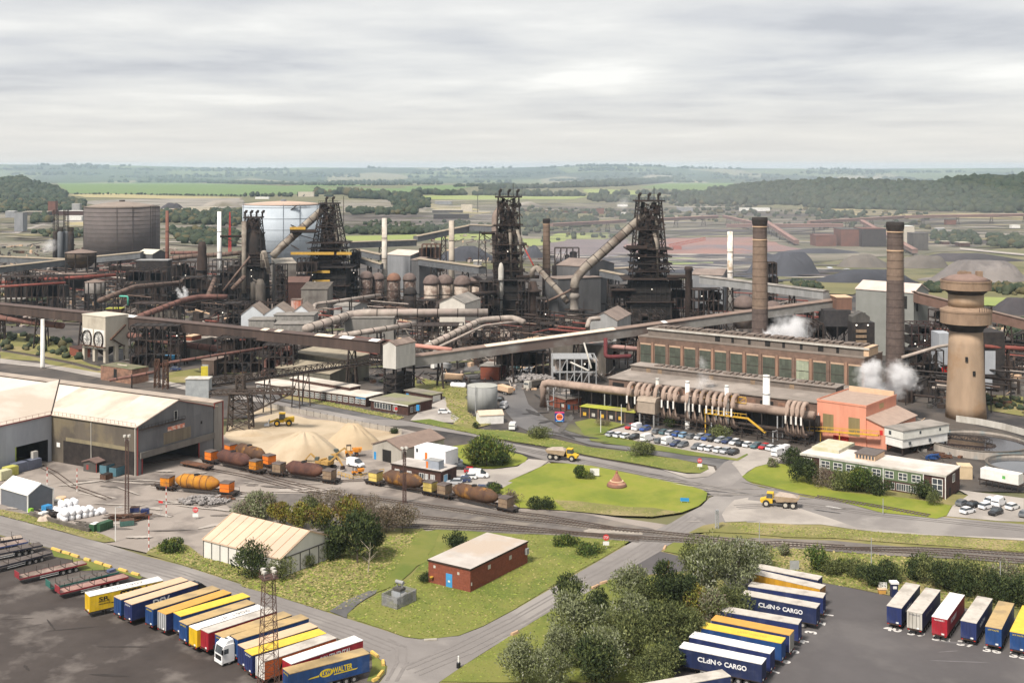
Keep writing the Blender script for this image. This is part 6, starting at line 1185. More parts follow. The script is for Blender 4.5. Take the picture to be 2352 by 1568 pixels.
u0,u1=at(*px('B1 1735,630')[0],Yt+6),at(*px('B2 1172,425')[0],431.0)
t=thing('truss_conveyor','open trussed conveyor from the stacker to the pale transfer tower','conveyor',(u0.x,u0.y,0));m=MB();nv=(u1-u0).normalized().cross(Vector((0,0,1)))*1.3
for s in(-1,1):m.truss(u0+nv*s,u1+nv*s,(0,0,2.2),30,.26)
m.bar(u0,u1,2.2,.3);m.build('truss',st_,t,True);m=MB();m.bar(u0+Vector((0,0,.5)),u1+Vector((0,0,.5)),1.2,.3);m.build('belt',blk,t,True);m=MB()
for f in(.30,.46,.52,.8):c=u0.lerp(u1,f);m.bar(c+nv,Vector((c.x+nv.x*1.6,c.y+nv.y*1.6,0)),.3);m.bar(c-nv,Vector((c.x-nv.x*1.6,c.y-nv.y*1.6,0)),.3);m.bar(c+nv,Vector((c.x-nv.x*1.6,c.y-nv.y*1.6,c.z*.3)),.18)
m.build('trestle',st_,t,True)
# ------------------------------------------------------------------ concrete fan tower, ruin, huts, left pipes
a,b,c=G('B1 682,33 872,56',19.2)+[g1('B1 1055,33',19.2)];rz,W_=frame(a,b);D_=(c-b).length;con=M('concrete_cream',(.50,.455,.38),(.41,.37,.305),.25,streak=.2,c3=(.34,.30,.245));t=thing('fan_tower','cream concrete cooling tower block with two round fans on legs','tower',(a.x,a.y,0),rz);t['W']=W_
MB().b2(0,0,6.6,W_,D_,19.0).build('block',con,t);MB().b2(-.2,-.2,19.0,W_+.2,D_+.2,19.4).build('roof',M('roof_con',(.55,.50,.42),(.48,.43,.36),.4),t)
for x,y in((.7,.7),(W_*.5,.7),(W_-.7,.7),(.7,D_-.7),(W_-.7,D_-.7),(W_-.7,D_*.5)):m=MB();m.box((x,y,0),(1.5,1.5,6.6));m.build('leg',con,t)
m=MB();m.add([(.8,1.5,6.6),(W_-.8,1.5,6.6),(W_-.8,D_-1.5,6.6),(.8,D_-1.5,6.6),(W_*.5-1,D_*.5-1,2),(W_*.5+1,D_*.5-1,2),(W_*.5+1,D_*.5+1,2),(W_*.5-1,D_*.5+1,2)],[(0,1,5,4),(1,2,6,5),(2,3,7,6),(3,0,4,7)]);m.build('hopper',dkst,t)
for x in(W_*.24,W_*.74):
 m=MB();n=24;r_=W_*.19;m.add([(x+r_*math.cos(6.283*i/n),y,9.4+r_*1.15*math.sin(6.283*i/n))for y in(-.9,-.02)for i in range(n)],[(i,(i+1)%n,n+(i+1)%n,n+i)for i in range(n)]+[tuple(range(n,2*n))]);o=m.build('fan_ring',dkst,t);m=MB()
 for i in range(10):a_=6.283*i/10;m.bar((x,-.5,9.4),(x+r_*.92*math.cos(a_),-.5,9.4+r_*1.05*math.sin(a_)),.25,.1)
 m.build('fan_blade',greym,o);m=MB();m.b2(x-r_*1.15,-.06,9.4-r_*1.3,x+r_*1.15,-.01,9.4+r_*1.35);m.build('fan_panel',wht,t)
m=MB();m.b2(-.6,-1.3,6.4,W_+.5,0,6.65);m.bar((-.5,-1.2,7.6),(W_+.4,-1.2,7.6),.1);m.bar((W_+.4,D_*.85,15),(W_+.4,D_*.2,9.5),.9,.5);m.bar((W_+.4,D_*.3,9.5),(W_+.4,D_*.8,6),.6,.4);m.build('stair',rust,t)
lathe_thing('steel_stack','slim white steel stack with bands behind the barn roof','chimney',g1('B1 352,480'),[(.95,0),(.9,1),(.72,20),(.6,20)],steelw,18)
a,b,c=G('B1 833,455 1092,492',5.5)+[g1('B1 1240,470',5.5)];t=building('brick_ruin','derelict tan brick building with weedy roof and dark doorway',a,b,(c-b).length,5.5,brickt,M('roof_weedy',(.17,.155,.10),(.13,.12,.075),.6,c3=(.085,.10,.04)),'flat',over=.1,thick=.2);opening(t,'F',t['W']*.47,.9,1.9,4.0,void,None,'door');opening(t,'F',t['W']*.45,5.75,5.5,.35,M('roof_con',(0,0,0)),None,'skylight',depth=3.5)
t=building('brick_store','small red brick store beside the fan tower',g1('B1 575,370'),g1('B1 650,398'),5,3.6,brick,brickd,'flat',over=.1);
t=building('concrete_house','grey concrete pump house with red brick penthouse under the conveyor',g1('B1 1497,400'),g1('B1 1570,405'),16,7.2,concd,conc,'flat',over=.2);MB().b2(1,2,7.5,t['W']-.5,9,9.3).build('penthouse',brick,t);MB().b2(.6,1.6,9.3,t['W'],9.5,9.6).build('penthouse_roof',RP,t);opening(t,'R',5,3.4,1.6,1.6,void,None,'window')
t=building('brown_shed','brown corrugated shed below the conveyor',g1('B1 1668,540'),g1('B1 1770,545'),15,6.0,M('clad_rustbrown',(.13,.09,.07),(.085,.062,.05),.4,streak=.2,panel=(1.2,20,.08)),roofb,'flat',over=.2);opening(t,'F',t['W']*.3,0,t['W']*.5,4.5,greym,None,'door')
crate_box('container','blue box container on the ground beside the pump house','container',g1('B1 1410,418'),(4.4,2.4,2.2),.2,col('box_cyan',(.04,.27,.52)),ribs=False);crate_box('panel','bright yellow box beside the brown shed','box',g1('B1 1692,555'),(2.6,1.4,4.0),.2,col('box_yellow',(.62,.52,.05)),ribs=False)
pipe('gas_pipe','thin pink brown pipe rising over the brick ruin to the right',[at(*px('B1 905,578')[0],430),at(*px('B1 1290,508')[0],436),at(*px('B1 1310,455')[0],437),at(*px('B1 1400,432')[0],438),at(*px('B1 2281,295')[0],458)],.55,pinkp,posts=24,ring=5)
t=thing('pipe_column','two braced rusty columns carrying the pink pipe by the ruin','column',(0,0,0));m=MB()
for c in('B1 1300,640','B1 1370,650'):q=g1(c);m.tower((q.x,q.y,0),.9,10.5,.7,4,.28)
m.build('lattice',rust,t,True)
# ------------------------------------------------------------------ turbine hall
def online(p0,p1,xp):
 k=(xp-CX)/F;return(k*p0.y-p0.x)/((p1.x-p0.x)-k*(p1.y-p0.y))
a,b,c=G('B3 1290,215',18)+G('B4 960,400',18)+G('B4 1095,345',18);D_=(c-b).length;hallb=M('hall_brick',(.19,.122,.092),(.13,.086,.067),.5,c3=(.12,.08,.062),panel=(1.8,.6,.06))
t=building('turbine_hall','long tan brick turbine hall with tall green grey windows',a,b,D_,18,hallb,M('roof_soot',(.20,.165,.14),(.15,.125,.105),.3),'flat',over=.12);W_=t['W'];n=14;bw=W_/n;gpan=M('hall_glazing',(.082,.092,.072),(.062,.07,.056),.8,rough=.35,panel=(1.2,2.6,.18));pier=M('pier_tan',(.29,.175,.12),(.21,.13,.092),.6,streak=.3)
for i in range(n):
 u=bw*(i+.5);o=opening(t,'F',u,5.0,bw*.72,10.4,gpan if i!=10 else M('hall_glazing_pale',(.30,.33,.24),(.24,.27,.2),.8,panel=(.9,2.4,.15)),None,'window',off=.03);m=MB();m.b2(u-bw*.37,-.12,15.2,u+bw*.37,0,15.75);m.build('lintel',M('lintel_tan',(.46,.325,.225),(.37,.26,.18),1),o);m=MB()
 for z_ in(8.2,11.6):m.b2(u-bw*.36,-.1,z_,u+bw*.36,.0,z_+.18)
 m.build('transom',dkst,o)
for i in range(n+1):m=MB();m.b2(bw*i-.45,-.4,0,bw*i+.45,0,16.2);m.build('pier',pier if i%2 else hallb,t)
MB().b2(2.5,3.0,18.3,W_+.4,11.5,20.9).build('roof_monitor',M('monitor_brown',(.17,.14,.12),(.125,.105,.09),.4,panel=(3,10,.08)),t);MB().b2(2.2,2.6,20.9,W_+.8,11.9,21.15).build('monitor_roof',M('roof_soot',(0,0,0)),t);MB().b2(2.2,2.45,20.6,W_+.8,2.6,21.2).build('gutter',offw,t)
for i in range(8):m=MB();x=W_*(.35+.075*i);m.b2(x,2.93,18.5,x+(1.0 if i%3 else 2),2.99,20.4);m.build('monitor_opening',void,t)
ventm=M('vent_brown',(.19,.15,.125),(.13,.105,.09),1)
for i in range(36):m=MB();x=5+(W_-8)*i/35+(.8 if i%4==0 else 0);m.b2(x,5,21.15,x+1.3,9.6,21.7);m.b2(x-.15,4.8,21.7,x+1.45,9.8,21.85);m.build('roof_vent',ventm,t)
MB().b2(W_*.985,2.9,18.35,W_+.5,11.6,21.3).build('monitor_end',RP,t)
a2,b2_=G('B3 1045,560',8.5)+G('B4 590,770',8.5)
t=building('boiler_house','long lower brown house with louvred ridge in front of the turbine hall',a2,b2_,33,8.5,hallb,M('roof_soot2',(.24,.205,.18),(.18,.155,.135),.25,c3=(.29,.25,.22)),'gable',.9,.4,ridge='x');W_=t['W']
MB().b2(1.3,13,8.6,W_+.4,20,11.3).build('roof_monitor',M('monitor_brown',(0,0,0)),t);MB().b2(1,12.6,11.3,W_+.8,20.4,11.55).build('monitor_roof',M('roof_soot2',(0,0,0)),t)
for i in range(30):m=MB();x=9+(W_-12)*i/29+(.9 if i%6<1 else 0);m.b2(x,14.5,11.55,x+1.2,18,12.05);m.build('roof_vent',ventm,t)
for f in(.10,.16,.42,.62,.8):m=MB();m.b2(W_*f,12.93,9.0,W_*f+1.6,12.98,10.9);m.build('monitor_panel',cabt,t)
for i in range(12):m=MB();x=W_*(.02+.08*i);m.b2(x,-.06,5.9,x+W_*.06,-.01,7.3);m.build('window_band',brickt if i%3 else void,t)
p0,p1=P3('B3 500,592',8.5)[0],P3('B4 545,870',8.5)[0];rz,L_=frame(p0,p1);t=thing('gas_main','huge brown pipe main with groups of looped pipes along the boiler house','pipe',(p0.x,p0.y,0),rz);mainm=M('main_brown',(.36,.27,.22),(.25,.185,.15),.35,c3=(.19,.14,.115))
MB().tube([(0,0,0),(0,0,6.5),(.6,0,8),(2.4,0,8.5),(L_,0,8.5)],1.25,16).build('main',mainm,t,False,True);MB().tube([(6,2.2,8.6),(L_-6,2.2,8.6)],.9,10).build('second_main',mainm,t,False,True)
loops=[(.245,4),(.395,4),(.56,6),(.70,1),(.925,4)];xs=[1235,1300,1350,1392,1455,1520,1570,1615,1715,1775,1830,1885,1935,1985,2030,2090];loopx=[online(p0,p1,px('B3 %d,0'%x)[0][0])*L_+1.0 for x in xs]+[online(p0,p1,px('B4 %d,0'%x)[0][0])*L_+1.0 for x in(335,380,420,462)]
for x in loopx:MB().tube([(x,.6,8.6),(x,.4,10.6),(x,-.6,11.9),(x,-2.2,12.1),(x,-3.6,11.3),(x,-4.3,9.8),(x,-4.3,4.6),(x,-3.8,3.3),(x,-2.5,2.6),(x,-.6,2.6)],.62,10).build('loop',mainm,t,False,True)
for x in loopx:m=MB();m.box((x,-5.06,6.2),(.5,.12,2.4));m.build('loop_label',steelw,t)
MB().tube([(loopx[0]-1,-.6,3.2),(loopx[-1]+2,-.6,3.2)],.7,10).build('lower_main',dkst,t,False,True)
for i in range(19):
 x=5+(L_-6)*i/18;m=MB()
 for y in(-4.4,-1.0,3.0):m.bar((x,y,0),(x,y,7.2 if y>-2 else 3.4),.32)
 m.bar((x,-4.4,3.0),(x,3,3.0),.25);m.build('support_frame',blk if i%4 else galv,t)
m=MB()
for z_ in(1.4,3.1):m.bar((5,-4.5,z_),(L_,-4.5,z_),.22)
m.build('rail_beam',dkst,t);MB().b2(8,4.5,0,L_,5.2,7.6).build('unlit_back_wall',blk,t)  # wall behind the mains is black: the unlit depth is put into its colour
for i in range(10):m=MB();x=20+(L_-26)*i/9;m.lathe([(1.1,0),(1.1,2.4),(.6,2.8)],(x,.8,0),12);m.build('drum',blk,t)
m=MB();m.b2(p0.x*0+L_*.655,-5.0,6.0,L_*.80,-3.4,6.2);[m.bar((L_*.655+i*1.0,-5,6.2),(L_*.655+i*1.0,-5,7.4),.1)for i in range(int(L_*.145))];m.bar((L_*.655,-5,7.4),(L_*.8,-5,7.4),.14);m.bar((L_*.80,-4.2,6.1),(L_*.86,-4.2,2.5),1.0,.25);m.bar((L_*.655,-4.2,6.1),(L_*.655,-4.2,0),.3);m.truss((L_*.62,-1,9.8),(L_*.78,-1,9.8),(0,0,1.8),6,.2);m.build('yellow_walkway',yel,t)
m=MB();x=loopx[3]+.6;m.box((x+.5,-5.0,4.2),(6.2,4.2,3.6));m.ext([(-7.3,7.8),(-2.7,7.8),(-3.2,9.0),(-6.4,9.0)],0,x-2.8,x+3.8);m.build('fan_house',M('fan_tan',(.33,.27,.215),(.25,.205,.165),.5),t);m=MB();[m.bar((x+q,y,0),(x+q,y,4.2),.45)for q in(-2,3)for y in(-6.5,-3.5)];m.build('fan_leg',greym,t)
def stack_at(c,top,r,mat,label,name='steel_stack',band=True,r2=None,cap=True,group=None):
 x,y=px(c)[0];p=gp(x,y);yt=px(c.split()[0]+' 0,%s'%top)[0][1];h=(y-yt)*p.y/F;t=thing(name,label,'chimney',(p.x,p.y,0),0,group);r2=r2 or r*.88
 MB().lathe([(r*1.12,0),(r,h*.06),(r2,h),(r2*.8,h)],n=20).build('shaft',mat,t,False,True);m=MB()
 for f in((.33,.36,.66,.97)if band else(.97,)):rr=r+(r2-r)*f+.08;m.lathe([(rr,h*f),(rr,h*f+.3)],n=20)
 m.build('band',greym if band else dkst,t);return t
stack_at('B4 150,1005',535,1.2,steelw,'fat white stack standing before the looped pipes at the right');stack_at('B3 1695,985',585,.78,steelw,'white stack between the second and third loop groups');stack_at('B3 2020,1020',620,.72,steelw,'white stack at the right of the third loop group');stack_at('B3 1446,940',560,.62,offw,'short grey stack right of the first loop group')
t=building('moss_sheds','row of open dark sheds with a bright mossy roof under the big pipe',g1('B3 812,795',3.4),g1('B3 1255,848',3.4),4.5,3.4,blk,M('roof_lichen',(.36,.38,.035),(.28,.28,.05),.5,c3=(.26,.235,.09)),'flat',over=.3,thick=.15);W_=t['W']
for i in range(6):m=MB();m.b2(W_*i/6-.12,-.12,0,W_*i/6+.12,0,3.4);m.build('pillar',brickt,t)
for i in range(5):opening(t,'F',W_*(i+.45)/6,.6,1.2,1.1,offw if i%2 else yel,None,'machine')
a,b,c=G('B3 552,790 690,832')+[g1('B3 803,778')];t=building('pump_house','small red brick pump house with railed flat roof under the pipe main',a,b,(c-b).length,3.8,brick,M('roof_soot2',(0,0,0)),'flat',over=.3);opening(t,'R',1.2,.3,1.0,1.8,bl,None,'door');opening(t,'F',t['W']*.8,1,1.8,1.2,offw,None,'window');m=MB();W_=t['W'];D_=(c-b).length
for z_ in(4.6,5.2):[m.bar((*p,z_),(*q,z_),.1)for p,q in(((0,0),(W_,0)),((W_,0),(W_,D_)),((W_,D_),(0,D_)),((0,D_),(0,0)))]
m.build('roof_rail',greym,t)
# ------------------------------------------------------------------ salmon building, stilt cabins, green panelled office
a,b,c=G('B4 570,745',11.6)+G('B4 975,800',11.6)+G('B4 1170,700',11.6);D_=(c-b).length;sal=M('salmon',(.62,.275,.185),(.56,.235,.155),.4,streak=.4,panel=(1.2,20,.035));olv=M('shutter_olive',(.23,.185,.09),(.18,.145,.07),.8,streak=.1)
t=building('salmon_building','bright salmon clad building with olive shutters at the end of the boiler house',a,b,D_,11.6,sal,M('roof_salmon',(.36,.27,.22),(.30,.225,.185),.5),'flat',over=.0,thick=.12);W_=t['W']
m=MB();m.b2(-.1,-.15,11.5,W_+.15,0,12.1);m.b2(W_,0,11.5,W_+.15,D_,12.1);m.b2(-.15,0,11.5,0,D_,12.1);m.build('parapet',sal,t);MB().b2(1,D_-2.0,11.7,W_,D_-1.4,13.2).build('back_parapet',RP,t)
opening(t,'F',W_*.23,2.6,W_*.22,5.4,olv,None,'shutter');opening(t,'F',W_*.76,2.6,W_*.23,5.4,olv,None,'shutter');opening(t,'R',D_*.5,9.6,3.2,1.5,M('panel_sand',(.45,.33,.17),(.36,.26,.13),1),None,'panel');opening(t,'F',W_*.5,.5,4.6,1.6,redl,None,'red_cabinet',off=.6)
m=MB();m.ext([(W_+.01,0),(W_+6,0),(W_+6,6.4),(W_+.01,8.4)],1,.3,D_);m.build('annex_wall',sal,t);m=MB();m.ext([(W_-.02,8.42),(W_+6.5,6.25),(W_+6.5,6.5),(W_-.02,8.72)],1,-.2,D_+.4);m.build('annex_roof',M('roof_salmon',(0,0,0)),t);opening(t,'F',W_+4.4,4.0,1.0,1.4,rs,None,'door',depth=.3);m=MB();m.tube([(.5,-.2,0),(.5,-.2,8)],.12,8);m.build('downpipe',wht,t)
m=MB();g0=[(-9,-2.2,.4),(-1.0,-2.2,3.0),(W_+4.5,-1.6,4.3)]
for p,q in zip(g0,g0[1:]):
 p,q=Vector(p),Vector(q);m.bar(p,q,1.2,.25)
 for s in(-.6,.6):m.bar(p+Vector((0,s,1.1)),q+Vector((0,s,1.1)),.1);[m.bar(p.lerp(q,i/9)+Vector((0,s,0)),p.lerp(q,i/9)+Vector((0,s,1.1)),.08)for i in range(10)]
m.bar((2,-2,0),(2,-2,3.2),.25);m.bar((8,-2,0),(8,-2,3.8),.25);m.build('yellow_gangway',yel,t)
a,b,c=G('B4 1135,965',7.0)+G('B4 1277,1000',7.0)+G('B4 1432,905',7.0);D_=(c-b).length;rz,W_=frame(a,b);t=thing('stilt_cabin','two stacked white cabins on stilts beside the salmon building','cabin',(a.x,a.y,0),rz);t['W']=W_;MB().b2(0,0,2.2,W_,D_,4.5).build('lower_cabin',wht,t);MB().b2(-.2,-.2,4.62,W_+.3,D_+.3,7.0).build('upper_cabin',M('cabin_cream',(.66,.65,.60),(.56,.55,.50),.6),t);MB().b2(-.4,-.4,7.0,W_+.5,D_+.5,7.2).build('roof',roofg,t)
for x,y in((.4,.4),(W_-.4,.4),(W_-.4,D_*.35),(W_-.4,D_*.7),(W_-.4,D_-.5),(.4,D_-.5)):m=MB();m.bar((x,y,0),(x,y,2.2),.3);m.build('stilt',dkst,t)
opening(t,'F',W_*.3,5.3,.9,1.1,glass,None,'window',off=.25)
for i in range(4):opening(t,'R',D_*(.15+.22*i),5.6 if i%2 else 3.0,.7,.8,glass,None,'window',off=.35)
a,b,c=G('B4 437,1187',5.8)+G('B4 1632,1372',5.8)+G('B4 1742,1292',5.8);D_=(c-b).length;grp=M('panel_green',(.115,.155,.085),(.09,.125,.068),.8,streak=.1,panel=(1.5,2.9,.05))
t=building('green_office','two storey office with green panels, brick ends and a pale flat roof',a,b,D_,5.8,brickd,M('felt_white',(.60,.555,.51),(.50,.455,.42),.3,c3=(.43,.39,.35)),'flat',over=.2,thick=.25);W_=t['W'];fx=lambda x:online(a,b,px('B4 %d,0'%x)[0][0])*W_
MB().b2(fx(600),-.14,2.7,fx(1450),-.01,5.75).build('green_panel',grp,t);MB().b2(fx(600),-.1,0,fx(1450),-.01,2.6).build('lower_wall',brickd,t);m=MB();[m.b2(fx(q)-.1,-.2,0,fx(q)+.1,-.02,5.75)for q in(595,1118,1450,1632)];m.build('downpipe',wht,t);MB().b2(-.25,-.28,5.55,W_+.25,-.2,6.1).build('fascia',offw,t)
for q in(490,640,743,848,955,1062,1168,1280,1390):opening(t,'F',fx(q),3.3,(fx(q+33)-fx(q-33)),1.6,glass,wht,'window',2,2,off=.17)
for q in(1195,1248,1285,1325,1370):opening(t,'F',fx(q),.6,fx(q+18)-fx(q-18),1.6,glass,wht,'window',2,1,off=.14)
opening(t,'F',fx(1565),.8,fx(1605)-fx(1525),4.0,glass,wht,'window',2,3);opening(t,'R',D_*.55,3.2,1.8,1.8,glass,wht,'window',2);opening(t,'R',D_*.3,.2,1.2,2.1,void,None,'door',off=.05);MB().b2(W_*.36,3.0,6.06,W_*.50,D_-1.5,7.4).build('roof_house',RP,t);MB().b2(W_*.355,2.8,7.4,W_*.505,D_-1.3,7.6).build('roof_house_roof',M('roof_dark',(.13,.11,.10),(.1,.085,.08),1),t);MB().b2(W_*.02,D_*.45,6.06,W_*.22,D_+5,6.9).build('raised_roof',M('felt_mossy',(.50,.47,.38),(.40,.38,.24),.5),t)
for i in range(6):m=MB();x=W_*(.37+.022*i);m.b2(x,2.92,6.3,x+.5,2.99,7.2);m.build('roof_window',glass,t)
t=building('cream_store','cream box store at the right end of the green office',g1('B4 1745,1395'),g1('B4 1855,1400'),4,3.1,M('cream',(.55,.43,.28),(.47,.365,.235),.7),M('cream',(0,0,0)),'flat',over=.05);
a,b=G('B4 1920,1390',1.6)+G('B4 2235,1450',1.6);rz,W_=frame(a,b);t=thing('white_container','long white container raised on a dark frame beside the car park','container',(a.x,a.y,0),rz);MB().b2(0,0,1.7,W_,2.8,4.3).build('box',wht,t);m=MB();m.b2(-.4,-.4,1.4,W_+.5,3.4,1.65);[m.bar((W_*i/6,-.3,0),(W_*i/6,-.3,1.4),.15)for i in range(7)];m.build('frame',dkst,t);MB().b2(W_*.58,-.02,2.6,W_*.66,-.004,3.4).build('green_badge',col('badge_green',(.12,.42,.10)),t)
def pond(label,c,r,wat):
 t=thing('settling_pond',label,'settling pond',(c.x,c.y,0));wallm=M('pond_wall',(.42,.37,.32),(.28,.25,.22),.7,streak=.15,c3=(.22,.27,.28));n=56;m=MB()
 m.lathe([(r,0),(r,2.3),(r-.45,2.3),(r-.45,.3)],n=n);m.f=m.f[:-2];m.m=m.m[:-2];m.build('wall',wallm,t);m=MB();m.add([((r-.4)*math.cos(6.283*i/n),(r-.4)*math.sin(6.283*i/n),1.55)for i in range(n)],[tuple(range(n))]);m.build('water',wat,t)
 m=MB();m.lathe([(r+.15,2.3),(r+.15,2.45),(r-.6,2.45)],n=n);m.f=m.f[:-2];m.m=m.m[:-2];m.build('rim',concd,t);return t
wat=M('pond_water',(.022,.017,.018),(.035,.028,.028),.15,rough=.12,spec=.6)
t=pond('large round settling pond with dark water and a lattice rake bridge',P(*px('B4 1905,1075')[0],2.3),14.2,wat);m=MB();[m.truss((-13.5,5.5+s,2.6),(2.2,-3.4+s,2.2),(0,0,1.3),12,.16)for s in(-.8,.8)];m.bar((-13.5,5.5,2.6),(2.2,-3.4,2.2),1.5,.12);m.build('bridge',blk,t);m=MB();m.lathe([(1.6,1.5),(1.2,2.0),(.3,2.2)],(2.2,-3.4,0),14);m.build('hub',dkst,t);m=MB();m.bar((-14.5,6,.2),(-12.5,5,3.6),1,.2);m.build('steps',yel,t)
pond('round settling pond with pale reflecting water cut by the right edge',P(*px('B4 2330,1275')[0],2.3),11.0,M('pond_water2',(.06,.062,.068),(.09,.09,.095),.2,rough=.08,spec=.8))
t=thing('pond_fence','white panel wall curving behind the large pond','wall',(0,0,0));ln=G('B4 1720,920 1900,945 2100,985 2300,1040');m=MB();[m.bar(p+Vector((0,0,1)),q+Vector((0,0,1)),.2,2)for p,q in zip(ln,ln[1:])];m.build('panel',offw,t,True)
logpile('blue and red scrap panels between the stilt cabins and the ponds',G('B4 1525,1235')[0],8,3.0,.3,TB,.5);logpile('dark scrap heap beside the blue panels',G('B4 1590,1215')[0],22,2.6,-.4,rust);logpile('dark machinery scrap below the stilt cabins',G('B4 1420,1160')[0],24,3,.2,blk)
# ------------------------------------------------------------------ water tower and tall chimneys
wtm=M('tower_ochre',(.36,.26,.18),(.29,.21,.145),.35,streak=.25,c3=(.29,.19,.115));wtd=M('tower_band',(.28,.195,.135),(.21,.145,.10),.5,streak=.4);p=g1('B4 1800,884');t=thing('water_tower','ochre concrete water tower with two projecting ring tanks','water tower',(p.x,p.y,0));n=44
def lz(nm,pr,mt,sm=False):return MB().lathe(pr,n=n).build(nm,mt,t,False,sm)
lz('shaft',[(6.4,0),(6.2,4),(5.75,14),(5.4,24),(5.25,28.2)],wtm,True);lz('lower_corbel',[(5.25,28.2),(5.5,29),(7.5,30.8)],blk);lz('lower_tank',[(7.95,30.8),(7.95,34.6),(8.1,34.6),(8.1,35.2),(7.6,35.3),(5.6,36.2)],wtd);lz('upper_shaft',[(5.55,36.1),(5.5,40.2)],wtm,True);lz('upper_corbel',[(5.5,40.2),(5.8,40.6),(7.4,41.8)],blk);lz('upper_tank',[(7.85,41.8),(7.85,44.3),(8.0,44.3),(8.0,44.8)],wtd);lz('dome',[(7.7,44.8),(5.2,46.0),(2.5,46.7),(.1,46.9)],M('dome_brown',(.22,.15,.125),(.18,.125,.105),.5),True)
m=MB();m.box((3.5,-2,45.6),(1.8,1.8,2.2));m.box((-.5,0,46.6),(4.5,.3,.9));m.tower((-1,0,46.8),.8,1.0,.8,1,.12);m.build('hatch',wtd,t);m=MB();[m.bar((8*math.cos(q),8*math.sin(q),35.2),(8*math.cos(q),8*math.sin(q),36.5),.12)for q in[i*.11-1.4 for i in range(16)]];m.build('railing',dkst,t)
for z_,q in((19,-1.9),(14.5,-1.5)):m=MB();m.box((5.6*math.cos(q),5.6*math.sin(q),z_),(.8,.8,1.5),q);m.build('window',void,t)
bkl=M('stack_brick',(.125,.092,.08),(.09,.068,.06),.8,panel=(2,1.6,.10));bkt=M('stack_tan',(.215,.155,.115),(.165,.118,.09),.8,panel=(2,1.6,.08))
def brick_stack(label,xp,Y,top,r0,r1,f1,f2,crown=True):
 yb=HY+F*CH/Y;p=gp(xp,yb);h=(yb-top)*Y/F;t=thing('brick_chimney',label,'chimney',(p.x,p.y,0));R_=lambda f:r0+(r1-r0)*f
 for nm,u,v,mt in(('lower_shaft',0,f1,bkl),('middle_shaft',f1,f2,bkt),('upper_shaft',f2,.975,bkl if crown else bkt)):MB().lathe([(R_(u),h*u),(R_(v),h*v)],n=28).build(nm,mt,t,False,False)
 MB().lathe([(r1*1.12,h*.955),(r1*1.2,h*.985),(r1*1.12,h),(r1*.7,h)],n=28).build('crown',blk if crown else bkt,t);m=MB();m.lathe([(R_(f2)*1.06,h*f2),(R_(f2)*1.06,h*f2+.4)],n=28);m.lathe([(r1*1.13,h*.94),(r1*1.13,h*.945)],n=28);m.build('stone_band',RP,t)
 m=MB();m.bar((R_(0)*.97,-1.2,0),(r1*.98,-1,h),.12);[m.lathe([(R_(i/22)*1.012,h*i/22),(R_(i/22)*1.012,h*i/22+.14)],n=28)for i in range(3,21)];m.build('iron_hoop',dkst,t);return t
brick_stack('tall tan brick chimney rising behind the left half of the turbine hall',1745,452,499,3.25,2.55,.44,.86);brick_stack('tall dark brick chimney in front of the grey shed',2056,428,510,3.45,2.75,.66,.83)
p=at(1255,700,640);stack3=brick_stack('slender dark chimney with wide crown between the furnaces',1255,640,502,2.5,1.75,.5,.97)
# ------------------------------------------------------------------ grey shed, bunker, galleries on the right
a,b=G('Z7 55,405',28)+G('Z7 830,463',28);t=building('grey_shed','very tall plain grey shed behind the dark brick chimney',a,b,15,28,M('clad_stone',(.235,.24,.225),(.20,.205,.19),.2,panel=(3,40,.03)),M('roof_pinkish',(.56,.47,.42),(.46,.385,.345),.3),'gable',3.2,.3,ridge='x');opening(t,'R',3.5,20,1.8,5.5,void,None,'opening');opening(t,'F',t['W']*.86,21,1.6,5.5,void,None,'opening');opening(t,'F',t['W']*.16,17,.8,.8,void,None,'vent')
def boxat(name,label,s,Y,dep,mats,z0=0.0,cat='structure',roof=None,rzz=-.64):
 """a block whose front face spans two pixel corners (top left, top right) at depth Y, standing on z0"""
 (x0,y0),(x1,y1)=px(s)[:2];A2,B2=at(x0,y0,Y),at(x1,y1,Y);w2=(B2-A2).length;t=thing(name,label,cat,(A2.x,A2.y,0));t['W']=w2;h=A2.z;MB().b2(0,0,z0,w2,dep,h).build('body',mats,t)
 if roof:MB().b2(-.2,-.2,h,w2+.2,dep+.2,h+.3).build('roof',roof,t)
 t['H']=h;return t
t=boxat('bunker','black bunker on braced legs under the brown head house','Z6 1575,690 1930,690',500,9,M('bunker_black',(.03,.028,.03),(.05,.045,.045),.5,panel=(1.2,20,.15)),14,'bunker');W_=t['W'];m=MB()
for x in(.3,W_/2,W_-.3):
 for y in(.3,8.7):m.bar((x,y,0),(x,y,14),.6)
for y in(.3,8.7):m.bar((.3,y,13),(W_/2,y,6),.4);m.bar((W_-.3,y,13),(W_/2,y,6),.4);m.bar((0,y,4),(W_,y,4),.4)
m.build('leg',blk,t);m=MB();m.add([(0,0,14),(W_,0,14),(W_,9,14),(0,9,14),(W_/2-1,3.5,9),(W_/2+1,3.5,9),(W_/2+1,5.5,9),(W_/2-1,5.5,9)],[(0,1,5,4),(1,2,6,5),(2,3,7,6),(3,0,4,7)]);m.build('hopper',blk,t)
t=boxat('head_house','brown brick coloured head house on top of the black bunker','Z6 1740,525 1945,525',502,10,M('clad_rusty',(.19,.105,.075),(.14,.08,.06),.5,streak=.3),20.6,'conveyor house',RP)
t=boxat('lit_tower','dark steel tower with pale slatted front beside the grey shed','Z6 1955,855 2250,855',470,7,blk,0,'tower');W_=t['W'];
for i in range(5):m=MB();z_=t['H']-4-i*2.1;m.b2(W_*.14,-.5,z_,W_*.62,-.02,z_+1.15);m.build('slat',cabt,t)
for f in(.16,.68):m=MB();m.lathe([(.28,0),(.28,.4)],(W_*f,-.4,t['H']-1.2),8);m.build('lamp',lampm,t)
